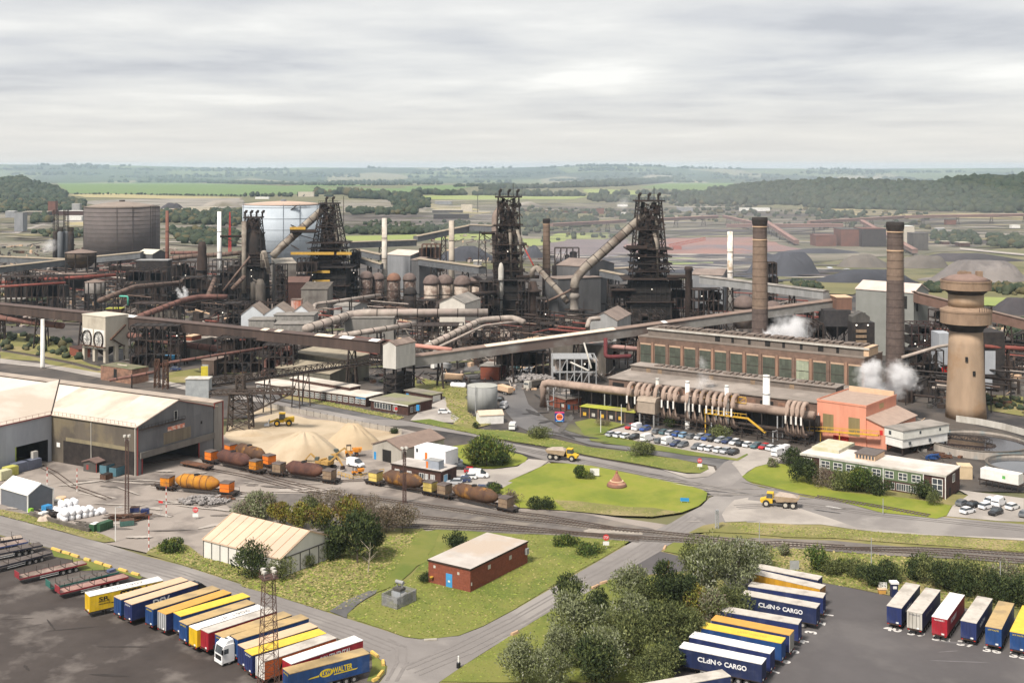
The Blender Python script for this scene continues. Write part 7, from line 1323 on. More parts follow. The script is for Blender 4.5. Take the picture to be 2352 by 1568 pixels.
m=MB();m.ext([(0,t['H']),(W_*.8,t['H']),(W_*.8,t['H']+2.2),(W_*.45,t['H']+4.2),(0,t['H']+2.2)],1,.5,6);m.build('top_cabin',greyd,t)
def steelframe(name,label,s,Y,dep,nl,bays,mat,cat='framework',w_=.35,fill=None,lamps=0,seed=0):
 """open steel framework: bays of columns, floors, braces and some plant inside"""
 (x0,y0),(x1,y1)=px(s)[:2];A2,B2=at(x0,y0,Y),at(x1,y1,Y);w2=abs(B2.x-A2.x);h=A2.z;rn=random.Random(seed+int(x0));t=thing(name,label,cat,(A2.x,A2.y,0));m=MB()
 for i in range(bays+1):
  for y in(0,dep):m.bar((w2*i/bays,y,0),(w2*i/bays,y,h),w_)
 for j in range(1,nl+1):
  z_=h*j/nl
  for y in(0,dep):m.bar((0,y,z_),(w2,y,z_),w_*.9)
  for i in range(bays+1):m.bar((w2*i/bays,0,z_),(w2*i/bays,dep,z_),w_*.8)
  for i in range(bays):
   if rn.random()<.5:m.bar((w2*i/bays,0,z_-h/nl),(w2*(i+1)/bays,0,z_),w_*.6)
 m.build('frame',mat,t);f=MB()
 for j in range(1,nl+1):
  if rn.random()<.75:z_=h*j/nl;f.b2(w2*.02,.1,z_-.15,w2*rn.uniform(.5,.98),dep,z_)
 f.b2(0,0,0,.1,.1,.1);f.build('floor_plate',mat,t);g=MB()
 for k in range(bays*nl):
  x,z_=rn.uniform(.1,.9)*w2,h*rn.randint(0,nl-1)/nl;q=rn.uniform(.5,.95)*h/nl
  if rn.random()<.5:g.lathe([(q*.35,0),(q*.35,q*.9),(q*.15,q)],(x,dep*.5,z_+.2),10)
  else:g.box((x,dep*.5,z_+.2),(q*1.2,dep*.6,q*.8))
 struct(g.build('plant',fill or blk,t),'stuff')
 for k in range(lamps):l=MB();l.lathe([(.22,0),(.22,.35)],(rn.random()*w2,-.3,h*rn.uniform(.3,.9)),8);l.build('lamp',lampm,t)
 return t
steelframe('frame_tower','dark red steel framework full of plant right of the grey shed','Z7 805,880 1170,880',462,10,5,4,M('frame_redblack',(.06,.03,.028),(.035,.024,.022),.6),lamps=4,seed=3)
steelframe('frame_tower','open rusty framework above the dark red one beside the water tower','Z7 1120,700 1320,700',480,8,7,2,dkst,seed=4);steelframe('frame_tower','dark lower framework left of the water tower foot','Z7 680,1230 1230,1230',432,8,3,6,dkst,seed=5)
t=boxat('filter_house','black and white filter house right of the water tower','Z7 1770,985 2050,985',430,12,blk,0,'building');opening(t,'F',t['W']*.3,6,t['W']*.5,8.5,greyb,None,'panel');opening(t,'F',t['W']*.2,.8,t['W']*.4,4,greyb,None,'panel')
t=boxat('white_house','pale plant house with round arch left of the water tower','Z7 1165,1000 1330,1000',440,8,greyb,0,'building');m=MB();n=16;m.add([(t['W']*.6+2.4*math.cos(3.1416*i/n),-.05,5+2.4*math.sin(3.1416*i/n))for i in range(n+1)],[tuple(range(n+1))]);m.build('arch',redl,t)
pt=lambda s,Y:at(*px(s)[0],Y)
conveyor('covered_gallery','brown covered gallery sloping down to the right behind the water tower',pt('Z7 850,590',500),pt('Z7 2500,1000',505),6.5,4.2,M('gallery_brown',(.19,.115,.09),(.145,.09,.07),.4),M('roof_mauve',(0,0,0)),posts=22);conveyor('covered_gallery','pale gallery running down into the brown head house',pt('Z6 -60,330',585),pt('Z6 1600,545',512),3.6,3.4,greym,roofg,posts=35)
conveyor('covered_gallery','long pale gallery rising from the transfer tower to the black bunker',pt('B2 1345,468',429.5),pt('Z6 1738,655',512),4.4,3.5,M('gallery_grey',(.25,.24,.225),(.19,.18,.165),.3,c3=(.12,.09,.078),sc2=.03),M('roof_mauve',(0,0,0)),posts=26,patches=((.16,.44,M('sheet_cream',(.66,.55,.44),(.56,.46,.37),.5)),(.55,.56,whl)))
a,b=G('B2 1172,475 1280,487',10.4);t=building('transfer_tower','pale clad transfer tower where the brown and grey galleries meet',a,b,11.5,8.2,M('clad_pale',(.50,.485,.45),(.41,.395,.365),.5,streak=.12,panel=(1.2,4.2,.05)),roofb,'gable',1.4,.2,ridge='y',z0=10.4);W_=t['W'];D_=11.5;t.location.z=0
for ch in t.children:ch.location.z=10.4
m=MB();[m.bar((x,y,0),(x,y,10.5),.6)for x in(.4,W_-.4)for y in(.4,D_/2,D_-.4)]
for z_ in(2.5,5,7.5):m.bar((0,0,z_),(W_,0,z_),.3);m.bar((W_,0,z_),(W_,D_,z_),.3);m.bar((W_,0,z_-2.5),(W_,D_,z_),.25);m.bar((W_,D_,z_-2.5),(W_,0,z_),.25);m.bar((0,0,z_-2.5),(W_,0,z_),.25)
m.build('leg_frame',blk,t);MB().b2(.8,.8,.0,W_-.8,D_-.8,8).build('core',blk,t)
conveyor('covered_gallery','long dark brown gallery crossing the works from the left edge to the transfer tower',pt('A1 -180,1282',556),pt('B2 1180,350',432.5),4.6,4.0,M('gallery_dark',(.115,.078,.065),(.07,.05,.043),.25,streak=.2,panel=(1.6,20,.12)),M('roof_sootbrown',(.105,.075,.065),(.075,.055,.05),.4),posts=28,patches=((.395,.455,whl),(.755,.768,M('sheet_cream',(0,0,0))),(.785,.798,M('sheet_cream',(0,0,0))),(.87,.905,M('sheet_cream',(0,0,0))),(.92,.945,whl),(.978,.995,whl)))
# ------------------------------------------------------------------ blast furnaces
fdk=M('furnace_black',(.018,.015,.015),(.034,.027,.024),.35,c3=(.042,.029,.023));fdr=M('furnace_rust',(.072,.046,.036),(.042,.030,.026),.4);fpl=M('duct_pale',(.42,.37,.31),(.30,.255,.21),.3,c3=(.17,.13,.105));gold=M('rail_gold',(.55,.34,.06),(.38,.23,.05),.8)
def furnace(label,xb,Y,top,deck,hw,hwt,cols=(),plat=(),uptk=True,core=8.0,seed=0,block=None,masts=((-.9,4),(.5,7)),bleeders=3,wide=1.5,gold_at=()):
 p=gp(xb,HY+F*CH/Y);rn=random.Random(seed);t=thing('blast_furnace',label,'blast furnace',(p.x,p.y,0));H=top
 MB().lathe([(core*1.25,0),(core*1.25,deck*.55),(core*1.05,deck),(core*.8,deck+6),(core*.86,deck+9),(core*.62,H*.62),(core*.42,H*.7),(core*.40,H*.84),(core*.2,H*.9)],n=20).build('shaft',fdk,t,False,True)
 z0,z1=deck,H*.62
 m=MB();m.tower((0,0,0),hw*1.15,deck,hw,3,.55);m.tower((0,0,deck),hw,z1-deck,hw*.86,4,.42);m.tower((0,0,z1),hw*.84,H-z1,hwt*1.1,5,.5);m.build('lattice_frame',fdk,t)
 for z_,e_ in[(deck,wide),(deck*.55,1.35)]+[(z0+(z1-z0)*f,1.12)for f in(.25,.5,.75)]+[(z1,1.2),(z1+(H-z1)*.4,1.0)]:
  r_=hw*e_ if z_<=z1 else hwt*1.5;m=MB();m.box((rn.uniform(-.6,.6),0,z_),(r_*2,r_*1.8,.35));[m.bar((s*r_,-r_*.9,z_),(s*r_,-r_*.9,z_+1.2),.14)for s in(-1,1)];m.bar((-r_,-r_*.9,z_+1.2),(r_,-r_*.9,z_+1.2),.14)
  for i in range(9):m.bar((-r_+2*r_*i/8,-r_*.9,z_),(-r_+2*r_*i/8,-r_*.9,z_+1.2),.12)
  m.build('platform',fdr if rn.random()<.5 else fdk,t)
 for z_,x0,x1 in gold_at:m=MB();m.b2(x0,-hw*1.25,z_,x1,-hw*1.1,z_+1.5);m.build('yellow_rail',gold,t)
 for x0,z_,x1,dz in plat:m=MB();m.b2(x0,-hw*1.2,z_,x1,hw*.6,z_+.5);m.b2(x0,-hw*1.2,z_,x1,-hw*1.15,z_+dz);m.bar((x0+.5,-hw,z_),(x1,-hw,z_-4),.4);m.build('side_platform',fdr,t)
 if uptk:
  for s in(-1,1):
   for y in(-1,1):m=MB();m.tube([(s*core*.5,y*core*.4,z1-4),(s*core*.62,y*core*.45,z1+2),(s*hwt*.75,y*1.6,H*.80),(s*hwt*.55,y*1.3,H-1)],.95,9);m.build('uptake',fpl if(s>0 and y<0)else fdk,t,False,True)
 for x in cols:m=MB();m.tube([(x,-hw*.9,deck+1),(x,-hw*.9,z1+3),(x*.55,-hw*.5,H*.76)],.95,9);m.build('grey_duct',fpl,t,False,True)
 m=MB();m.box((0,0,H-.6),(hwt*2.9,hwt*2.6,.7));[m.bar((-hwt*1.4+hwt*.28*i,-hwt*1.3,H),(-hwt*1.4+hwt*.28*i,-hwt*1.3,H+1.3),.15)for i in range(11)];m.bar((-hwt*1.4,-hwt*1.3,H+1.3),(hwt*1.4,-hwt*1.3,H+1.3),.15);m.build('top_platform',fdk,t)
 for i in range(bleeders):x=(i-(bleeders-1)/2)*hwt*.95;m=MB();m.tube([(x,0,H),(x,0,H+2.6),(x+.5,0,H+3.4),(x+1.3,0,H+3.2)],.65,8);m.box((x+.2,0,H+2.2),(1.7,1.2,.8));m.build('bleeder_valve',fdk,t)
 for f,h in masts:m=MB();m.bar((f*hwt,-1,H*.8),(f*hwt,-1,H+h),.3);m.build('vent_mast',fdk,t)
 m=MB()
 for k in range(230):
  z_=rn.uniform(deck,H*.96);r_=(hw if z_<z1 else hwt*1.25)*rn.uniform(.4,1.05);a=rn.uniform(3.3,6.1);x,y=r_*math.cos(a),r_*math.sin(a);q=rn.uniform(.5,1.5)
  if k%3:m.box((x,y,z_),(q*1.3,q,q*1.4),a)
  else:m.bar((x,y,z_),(x+rn.uniform(-4,4),y,z_+rn.uniform(-5,5)),.35)
 struct(m.build('pipework',fdr,t),'stuff')
 m=MB();w1=hw*(block or 1.1);m.b2(-w1,-hw*1.05,0,w1,hw,deck*.93);[m.b2(-w1+2*w1*i/8-.2,-hw*1.1,0,-w1+2*w1*i/8+.2,-hw*1.05,deck)for i in range(9)];[m.bar((-w1,-hw*1.12,deck*f),(w1,-hw*1.12,deck*f),.3)for f in(.25,.5,.75)];m.build('cast_house',M('cast_black',(.02,.018,.018),(.04,.034,.03),.3),t)
 for k in range(2):l=MB();l.lathe([(.2,0),(.2,.35)],(rn.uniform(-hw,hw),-hw*1.25,rn.uniform(deck*.5,z1)),8);l.build('lamp',lampm,t)
 return t
furnace('tall black blast furnace at the right with the longest pale downcomer',1490,600,65,25.5,9.3,5.2,(3.4,),((-12.5,40.5,-2,2.2),(-20,19.5,-8,1.6),(8,26,20,1.8)),seed=4,core=7,block=1.05)
furnace('tall black blast furnace at the centre with two grey vertical ducts',1168,620,66.5,23,7.6,4.9,(1.2,6.4),((-14,47,-7,1.2),(-20,21,-6,1.5),(4,24,16,1.8)),seed=3,core=6.5)
furnace('black blast furnace with yellow railed platforms left of the beige chimney',757,690,61,24,10,4.0,(),((-21,44,-6,2.0),),seed=2,core=7,masts=((.1,4),(2.1,4)),bleeders=2,gold_at=((31.5,-20.5,4.4),(31.5,6,14.5),(21,-11,2),(15.5,-10,2),(46,-21,-12)))
t=furnace('black bell shaped blast furnace at the left with a pale riser pipe',583,660,54,27,6.6,3.4,(),((-17,43,-5,1.2),),False,core=5.6,seed=1,masts=((-1.5,3),),bleeders=4)
m=MB();m.lathe([(5.4,28),(6.4,33),(6.3,40),(5,45),(3.2,48),(3,53)],n=18);m.build('bell',fdk,t,False,True);m=MB();m.tube([(-3.8,-7.5,12),(-3.8,-7.5,52)],1.3,12);m.build('riser',fpl,t,False,True);m=MB();m.tube([(3,-8,6),(3,-8,18),(3.6,-8,19)],3.0,14);m.lathe([(3.6,0),(2.9,6),(2.9,17),(1.4,20)],(5.5,-9,0),16);m.build('dust_catcher',concd,t,False,True)
pf=lambda s,*Ys:[at(*q,y)for q,y in zip(px(s),Ys)]
def duct(label,s,Ys,r,mat=fpl,ring=4.5,name='downcomer',walk=True,**k):
 pts=pf(s,*Ys);t=pipe(name,label,pts,r,mat,'pipe',ring=ring,n=14,**k)
 if walk:m=MB();u=Vector((0,0,r*1.05));[m.bar(a+u,b+u,r*.7,.25)for a,b in zip(pts,pts[1:])];[m.bar(a+u+Vector((0,0,.9)),b+u+Vector((0,0,.9)),.14)for a,b in zip(pts,pts[1:])];m.build('walkway',fdk,t,True)
 return t
duct('longest pale downcomer pipe slanting from the right furnace to its dust catcher','Z5 1300,250 420,1030 315,1160 305,1330',(600,596,595,595),2.25);duct('pale downcomer slanting left from the furnace with yellow platforms','Z3 690,170 Z2 1900,740 1800,850',(690,684,682),2.2);duct('brown grey downcomer on the left flank of the central furnace','Z4 1210,120 1090,300 1085,420 1110,1150',(620,617,616,616),1.7,M('duct_brown',(.26,.205,.175),(.18,.14,.12),.3));duct('pale bent pipe between the central furnace and the round dust catcher','Z4 1590,1140 1585,1040 1650,990 1960,1330 2060,1460',(606,606,606,598,594),1.45);duct('inverted pale pipe bend beside the left furnace','Z2 1670,1000 1665,800 1700,790 1755,1080',(640,640,640,640),1.15,walk=False)
duct('thin brown chute from the riser pipe down to the left','Z2 1500,850 1140,1310',(648,640),.55,pipem,0,'chute',False);duct('short fat brown pipe below the thin chute','Z2 1430,1110 1260,1290',(640,636),1.2,pipem,4,'pipe',False);duct('bright red hoist track slanting from the central furnace','Z4 1460,690 1605,970',(616,606),.38,M('hoist_red',(.32,.05,.04),(.25,.04,.03),1),0,'hoist_track',False);duct('thin slanting pipe below the round dust catcher','Z4 1750,1465 2000,1350 2110,1290',(590,592,594),.6,pipem,0,'pipe',False)
def vessel(label,c,top,Y,pr,mat,name='dust_catcher',cat='vessel',rings=True):
 x,y=px(c)[0];p=gp(x,HY+F*CH/Y);h=at(x,px(c.split()[0]+' 0,%s'%top)[0][1],Y).z;t=thing(name,label,cat,(p.x,p.y,0));MB().lathe([(r,h*f)for r,f in pr],n=22).build('shell',mat,t,False,True)
 if rings:m=MB();[m.lathe([(pr[1][0]*1.04,h*f),(pr[1][0]*1.04,h*f+.3)],n=22)for f in(.2,.4,.55)];m.bar((pr[1][0],-.4,0),(pr[1][0],-.4,h*.8),.3);m.build('ring',dkst,t)
 return t
vessel('round grey dust catcher with a cone and pale neck below the longest downcomer','Z5 305,0',1350,595,[(4.8,0),(4.8,.28),(4.6,.36),(2.2,.55),(2.1,.86),(2.8,.9),(2.8,.96),(1.9,1.06)],M('vessel_grey',(.36,.32,.28),(.24,.21,.185),.3,streak=.2))
vessel('dark round dust catcher right of the central furnace','Z4 1600,0',1210,600,[(3.6,0),(3.6,.5),(3.3,.8),(4.4,.82),(4.4,.85),(2.6,.87),(1.6,1.05)],fdr);vessel('white capped vessel on the left flank of the central furnace','Z4 1170,0',930,612,[(1.0,0),(1.0,.45),(1.5,.5),(1.5,.9),(.9,.98),(.2,1.0)],offw,'vessel');vessel('rust brown column right of the right hand furnace','Z5 1835,0',985,590,[(1.8,0),(1.8,.5),(1.7,.93),(2.2,.95),(2.0,1.0)],fdr,'column');vessel('rusty scrubber column with spiky top right of the left gas mains','Z2 860,0',650,700,[(4.0,0),(4.0,.3),(3.2,.35),(3.0,.75),(2.4,.8),(2.6,.9),(1.8,1.0)],fdr,'scrubber')
for i,(c,top,Y,r,mt,lb)in enumerate((('Z3 1215,0',1040,690,3.6,'r','rust streaked dome topped stove, first right of the yellow platform furnace'),('Z3 1370,0',1062,694,3.5,'r','rust streaked stove half behind the beige chimney'),('Z3 1580,0',1066,680,3.7,'o','rust streaked stove with orange dome right of the beige chimney'),('Z3 1790,0',1066,684,3.6,'r','rust streaked stove at the right end of the brown row'),('Z3 1800,0',1255,655,3.4,'k','shorter black stove in front of the brown row'),
  ('Z4 240,0',1092,650,4.2,'p','pale walled stove with brown dome, first of the pale row'),('Z4 420,0',1085,655,4.3,'p','pale walled stove just left of the spotted beige chimney'),('Z4 655,0',1096,650,4.5,'p','pale walled stove right of the spotted beige chimney'),('Z4 835,0',1110,652,4.0,'p','pale walled stove nearest the central furnace'),('Z6 500,0',490,600,5.0,'g','big grey brown dome between the white stack and the left brick chimney'),('Z6 880,0',560,596,4.2,'g','grey brown dome right of the left brick chimney'))):
 x,_=px(c)[0];p=gp(x,HY+F*CH/Y);h=at(x,px(c.split()[0]+' 0,%d'%top)[0][1],Y).z;t=thing('stove',lb,'stove',(p.x,p.y,0),0,'hot blast stoves');wm={'p':M('stove_pale',(.46,.40,.34),(.27,.215,.175),.3,streak=.1,c3=(.17,.12,.095),sc2=.25),'k':fdk,'g':M('stove_brown',(.21,.165,.14),(.15,.12,.10),.4)}.get(mt,M('stove_rust',(.15,.095,.075),(.085,.055,.046),.6,streak=.12,c3=(.30,.25,.22),sc2=.7))
 MB().lathe([(r,0),(r,h-r*1.0)],n=24).build('shell',wm,t,False,True);dm={'o':M('dome_orange',(.22,.115,.075),(.16,.09,.065),.6),'k':fdk}.get(mt,M('dome_mauve',(.235,.175,.155),(.175,.13,.115),.5));MB().lathe([(r*1.1,h-r*1.25),(r*1.12,h-r*.95),(r*1.0,h-r*.6),(r*.75,h-r*.25),(r*.4,h-.08*r),(.05,h)],n=24).build('dome',dm,t,False,True);m=MB();m.lathe([(r*1.03,h*.5),(r*1.03,h*.5+.4)],n=24);m.bar((r*.8,-r*.7,0),(r*.8,-r*.7,h*.8),.4);m.build('ring',dkst,t)
def stackp(label,x,top,Y,r0,r1,mat,name='steel_stack',bands=True):
 p=gp(x,HY+F*CH/Y);h=at(x,top,Y).z;t=thing(name,label,'chimney',(p.x,p.y,0));MB().lathe([(r0,0),(r1,h),(r1*.75,h)],n=20).build('shaft',mat,t,False,True);m=MB();[m.lathe([(r0+(r1-r0)*f+.08,h*f),(r0+(r1-r0)*f+.08,h*f+.35)],n=20)for f in(.28,.3,.52,.76)];m.bar((r0*1.05,-.3,0),(r1*1.05,-.3,h),.18);m.build('band' if bands else 'ladder',dkst,t);return t
stackp('tall clean white stack left of the left furnace',504,486,745,1.65,1.3,M('stack_bright',(.76,.75,.73),(.68,.67,.65),.3,rough=.5));stackp('tall beige stack in front of the brown stoves',883,501,712,1.75,1.55,steelg);stackp('tall spotted beige stack in front of the pale stoves',1037,507,705,1.75,1.55,M('stack_sand',(.44,.39,.325),(.34,.295,.245),.3,streak=.1,c3=(.27,.23,.19)));stackp('white stack stained brown at its top left of the left brick chimney',1677,532,640,1.6,1.5,M('stack_stain',(.74,.72,.68),(.62,.58,.52),.3,c3=(.40,.28,.17),sc2=.13));stackp('thin rusty stack with a spiral and dark crown left of the white stack',384,484,740,1.35,1.0,M('stack_rust',(.20,.085,.06),(.13,.06,.046),.5));
for lb,x,top,yb,mt,w2 in(('thin red lattice mast behind the white stack',528,487,582,rs,1.1),('grey lattice mast on the far plain between the furnaces',1097,446,489,dkst,.9),('dark lattice mast beyond the right brick chimney',2101,652,706,dkst,1.2)):p=gp(x,yb);h=at(x,top,p.y).z;t=thing('lattice_mast',lb,'mast',(p.x,p.y,0));MB().tower((0,0,0),w2,h,w2*.3,10,.3).build('lattice',mt,t)
# ------------------------------------------------------------------ gas holders, tanks on legs, silos
def holder(label,x,rpx,Y,top,apex,mat,roofm,ringm,step,name='gas_holder'):
 p=gp(x,HY+F*CH/Y);h=at(x,top,Y).z;r=rpx*Y/F;ah=at(x,apex,Y).z-h;p.y+=r*.0;t=thing(name,label,'gas holder',(p.x,p.y,0));MB().lathe([(r,0),(r,h)],n=64).build('shell',mat,t,False,True);MB().lathe([(r*1.01,h),(r*.8,h+ah*.35),(r*.5,h+ah*.72),(r*.2,h+ah*.95),(.05,h+ah)],n=64).build('roof',roofm,t,False,True)
 m=MB();[m.lathe([(r*1.004,z),(r*1.004,z+.32)],n=64)for z in[step*k for k in range(1,int(h/step)+1)]];m.build('stiffening_ring',ringm,t);m=MB();[m.bar((r*1.006*math.cos(a),r*1.006*math.sin(a),0),(r*1.006*math.cos(a),r*1.006*math.sin(a),h+1.2),.3)for a in(3.6,4.9,5.3,5.85,5.95,6.05)];m.build('upright',ringm,t);m=MB();[m.bar((r*math.cos(6.283*i/64),r*math.sin(6.283*i/64),h+1.2),(r*math.cos(6.283*(i+1)/64),r*math.sin(6.283*(i+1)/64),h+1.2),.2)for i in range(64)];m.lathe([(2.5,h+ah),(2.5,h+ah+1.4)],n=12);m.build('roof_rail',ringm,t);return t,r,h
holder('large dark grey gas holder with ringed wall at the far left',280.5,83.5,1040,475,463,M('holder_dark',(.118,.10,.096),(.095,.082,.078),.15,panel=(6,2.7,.05)),M('holder_roof',(.26,.215,.18),(.2,.165,.14),.12),M('holder_ring',(.085,.07,.065),(.07,.06,.055),1),3.6)
t,r,h=holder('large pale blue gas holder behind the two left furnaces',651,92,1040,469,462,M('holder_blue',(.43,.475,.52),(.37,.415,.46),.08,rough=.95,spec=.1,panel=(7,5,.05)),M('holder_pink',(.50,.36,.28),(.40,.30,.24),.1,c3=(.56,.46,.40)),M('holder_line',(.20,.22,.25),(.16,.18,.2),1),9.5);m=MB();[m.bar((r*.45+dx0,-r*.92,z0),(r*.45+dx1,-r*.92,z1),1.0,.8)for dx0,z0,dx1,z1 in((2,h,-14,h-12),(-14,h-12,4,h-20),(4,h-20,-10,h-30),(-10,h-30,4,h-38))];m.build('zigzag_stair',dkst,t)
def legtank(label,x,Y,r,zr,zc,zb,zt,mat,leg=True,nl=8):
 p=gp(x,HY+F*CH/Y);t=thing('elevated_tank',label,'tank',(p.x,p.y,0));MB().lathe([(.3,zb),(r*.55,zb+(zc-zb)*.12),(r*.85,zb+(zc-zb)*.5),(r*.98,zc-.2),(r,zc),(r,zr)],n=26).build('bowl',mat,t,False,True);MB().lathe([(r*1.04,zr),(.05,zt)],n=26).build('roof',M('tank_mauve',(.20,.15,.125),(.15,.115,.1),.5),t);m=MB()
 for i in range(nl):a=6.283*i/nl;b=6.283*(i+1)/nl;c,d=Vector((r*1.02*math.cos(a),r*1.02*math.sin(a),0)),Vector((r*1.02*math.cos(b),r*1.02*math.sin(b),0));m.bar(c,c+Vector((0,0,zr)),.5);[m.bar(c+Vector((0,0,zc*f)),d+Vector((0,0,zc*f)),.3)for f in(.3,.6,.95)]
 m.build('leg',fdk,t);return t
tkm=M('tank_sooty',(.075,.055,.045),(.045,.036,.032),.4,c3=(.115,.085,.05));legtank('upper dark bowl bottomed water tank on tall legs at the left',185.5,677,8.6,33,30,23.6,35,tkm);legtank('lower dark bowl tank hung in the same legs as the upper one',183,672,9.2,21.5,19.5,12.8,21.6,fdk);legtank('grey drum tank on legs in front of the dark bowl tanks',218,655,5.5,18.2,12.2,11.8,19.8,M('drum_grey',(.23,.21,.195),(.17,.155,.145),.4),nl=10)
for i,x in enumerate((128,139,152,163)):p=gp(x,634+i%2);t=thing('silo',('dark slim silo, leftmost of the four in front of the gas holder','slim silo, second from the left of the four','slim silo, third from the left of the four','dark slim silo nearest the dark gas holder')[i],'silo',(p.x,p.y,0),0,'silos by the gas holder');MB().lathe([(2.2,0),(2.2,33),(1.6,34)],n=18).build('shell',M('silo_grey',(.15,.16,.17),(.105,.11,.12),.4,streak=.2)if i in(1,2)else fdk,t,False,True);m=MB();m.tower((0,0,34),1.6,16 if i in(0,2)else 3,1.4,4,.3);m.build('head_frame',dkst,t)
# ------------------------------------------------------------------ sheds among the works
def sh(label,s,Yl,Yr,dep,kind,rise,wall,roof,ridge='x',name='plant_shed',z0=0.0):
 q=px(s);A2,B2=at(*q[0],Yl),at(*q[1],Yr);h=(A2.z+B2.z)/2-z0;A2.z=B2.z=0;return building(name,label,A2,B2,dep,h,wall,roof,kind,rise,.3,'building',None,ridge,z0)
gs=M('clad_slategrey',(.165,.165,.17),(.12,.12,.125),.2,streak=.3,panel=(4,30,.05));gsl=M('clad_silverblue',(.36,.37,.39),(.29,.30,.315),.2,streak=.3,panel=(4,20,.04));rpk=M('roof_dusty',(.36,.285,.245),(.28,.22,.19),.2)
sh('large dark grey shed behind the slender dark chimney','Z5 70,970 510,985',640,628,26,'gable',3,gs,rpk);sh('grey shed annex below the longest downcomer','Z5 90,1200 660,1080',612,624,14,'flat',0,gs,rpk);sh('grey blue tall shed behind the orange domed stove','Z3 1480,825 1800,838',740,728,22,'gable',2.4,gsl,M('roof_light',(.56,.48,.42),(.46,.39,.34),.3));sh('lower grey tower right of the grey blue shed','Z3 1815,895 1920,900',716,712,16,'gable',1.2,gs,rpk);sh('grey shed right of the right furnace','Z5 1880,1090 2290,1105',640,634,18,'gable',2.4,gsl,rpk);sh('flat grey shed below the pale gallery by the white stack','Z6 0,225 205,230',640,636,20,'mono',2,gs,rpk)
for i,(x0,x1)in enumerate(((-2,186),(186,400),(400,590))):sh(('white gabled bay of the sawtooth shed, left end','white gabled bay of the sawtooth shed, middle','white gabled bay of the sawtooth shed, right end')[i],'A2 %d,1320 %d,1318'%(x0,x1),548,548,16,'gable',4.2,M('clad_sky',(.52,.545,.57),(.45,.475,.50),.3),M('roof_dust',(.36,.29,.24),(.28,.225,.19),.3),'y','sawtooth_bay')
sh('pale slatted hopper shed below the sawtooth bays','A2 60,1400 270,1330',535,535,10,'flat',0,M('clad_slat',(.40,.38,.35),(.27,.255,.235),.6,panel=(1.2,20,.12)),roofg);sh('long slatted grey shed right of the sawtooth bays','A2 270,1335 600,1315',538,538,12,'flat',0,M('clad_slat',(0,0,0)),roofg);sh('low slatted shed in front of the sawtooth bays','A2 270,1405 560,1395',520,520,10,'flat',0,M('clad_slat',(0,0,0)),roofg);sh('grey walled shed under the large grey main','A2 850,1345 1260,1350',540,540,12,'flat',0,M('clad_stonegrey',(.33,.315,.29),(.25,.235,.215),.3,streak=.3),roofg);sh('small grey shed with pale roof before the stoves','A2 765,1245 930,1255',630,625,14,'gable',1.2,greym,roofg)
sh('white walled gabled shed left of the central furnace','A2 1640,1250 1850,1200',560,556,22,'gable',3,M('clad_cream',(.58,.545,.49),(.48,.45,.40),.3),roofg,'y');sh('open grey gabled shed behind the pale gallery','B3 890,105 1115,60',520,516,26,'gable',3.4,greym,rpk,'y');sh('concrete casting house below the yellow platform furnace','Z3 340,1290 690,1290',640,640,20,'mono',2,M('concrete_grey',(.33,.305,.27),(.22,.2,.18),.2,streak=.2,c3=(.13,.11,.1)),concd);sh('tall concrete bunker beside the inverted pipe','Z3 0,960 275,930',668,672,16,'mono',2,M('concrete_grey',(0,0,0)),conc);sh('brown roofed long shed left of the casting house','Z3 140,1200 430,1195',664,664,14,'gable',2.6,brickd,M('roof_rusty',(.22,.13,.11),(.16,.10,.085),.3));sh('rusty white box house before the casting house','Z3 205,1430 340,1430',625,625,5,'flat',0,M('rust_streak',(.55,.46,.42),(.38,.11,.06),.35,streak=.05,c3=(.42,.15,.09),sc2=.6),roofb)
sh('dark house with pale roof at the end of the upper left gallery','Z1 1830,805 2040,830',740,735,14,'gable',2.4,gs,M('roof_palegreen',(.52,.50,.42),(.44,.42,.36),.4));sh('black lower house beneath the pale roofed gallery end','Z1 1820,905 2240,905',720,720,10,'flat',0,blk,greym);sh('brick hut with yellow lichen roof by the tank legs','Z1 1420,1545 1620,1555',645,645,6,'flat',0,brickd,M('roof_lichen',(0,0,0)));sh('low pale roofed sheds at the left edge beyond the dark gallery','A1 0,1195 190,1190',690,690,8,'flat',0,concd,roofg)
sh('dark substation block at the left of the rising pink pipe','Z2 1270,1310 1460,1300',715,715,8,'flat',0,blk,M('roof_cream2',(.48,.42,.34),(.4,.35,.28),.4));sh('red brick stores by the lorries under the pale gallery','B2 1978,460 2130,470',452,450,10,'flat',0,brick,roofg);sh('long plant house with cream roof below the pale gallery','B3 580,300 1020,260',470,462,10,'flat',0,concd,roofg)
gm=dict(wall=M('gallery_slate',(.20,.21,.225),(.15,.155,.165),.3),roof=M('roof_straw',(.44,.37,.28),(.36,.30,.225),.4));pg=lambda s,*Y:pf(s,*Y)
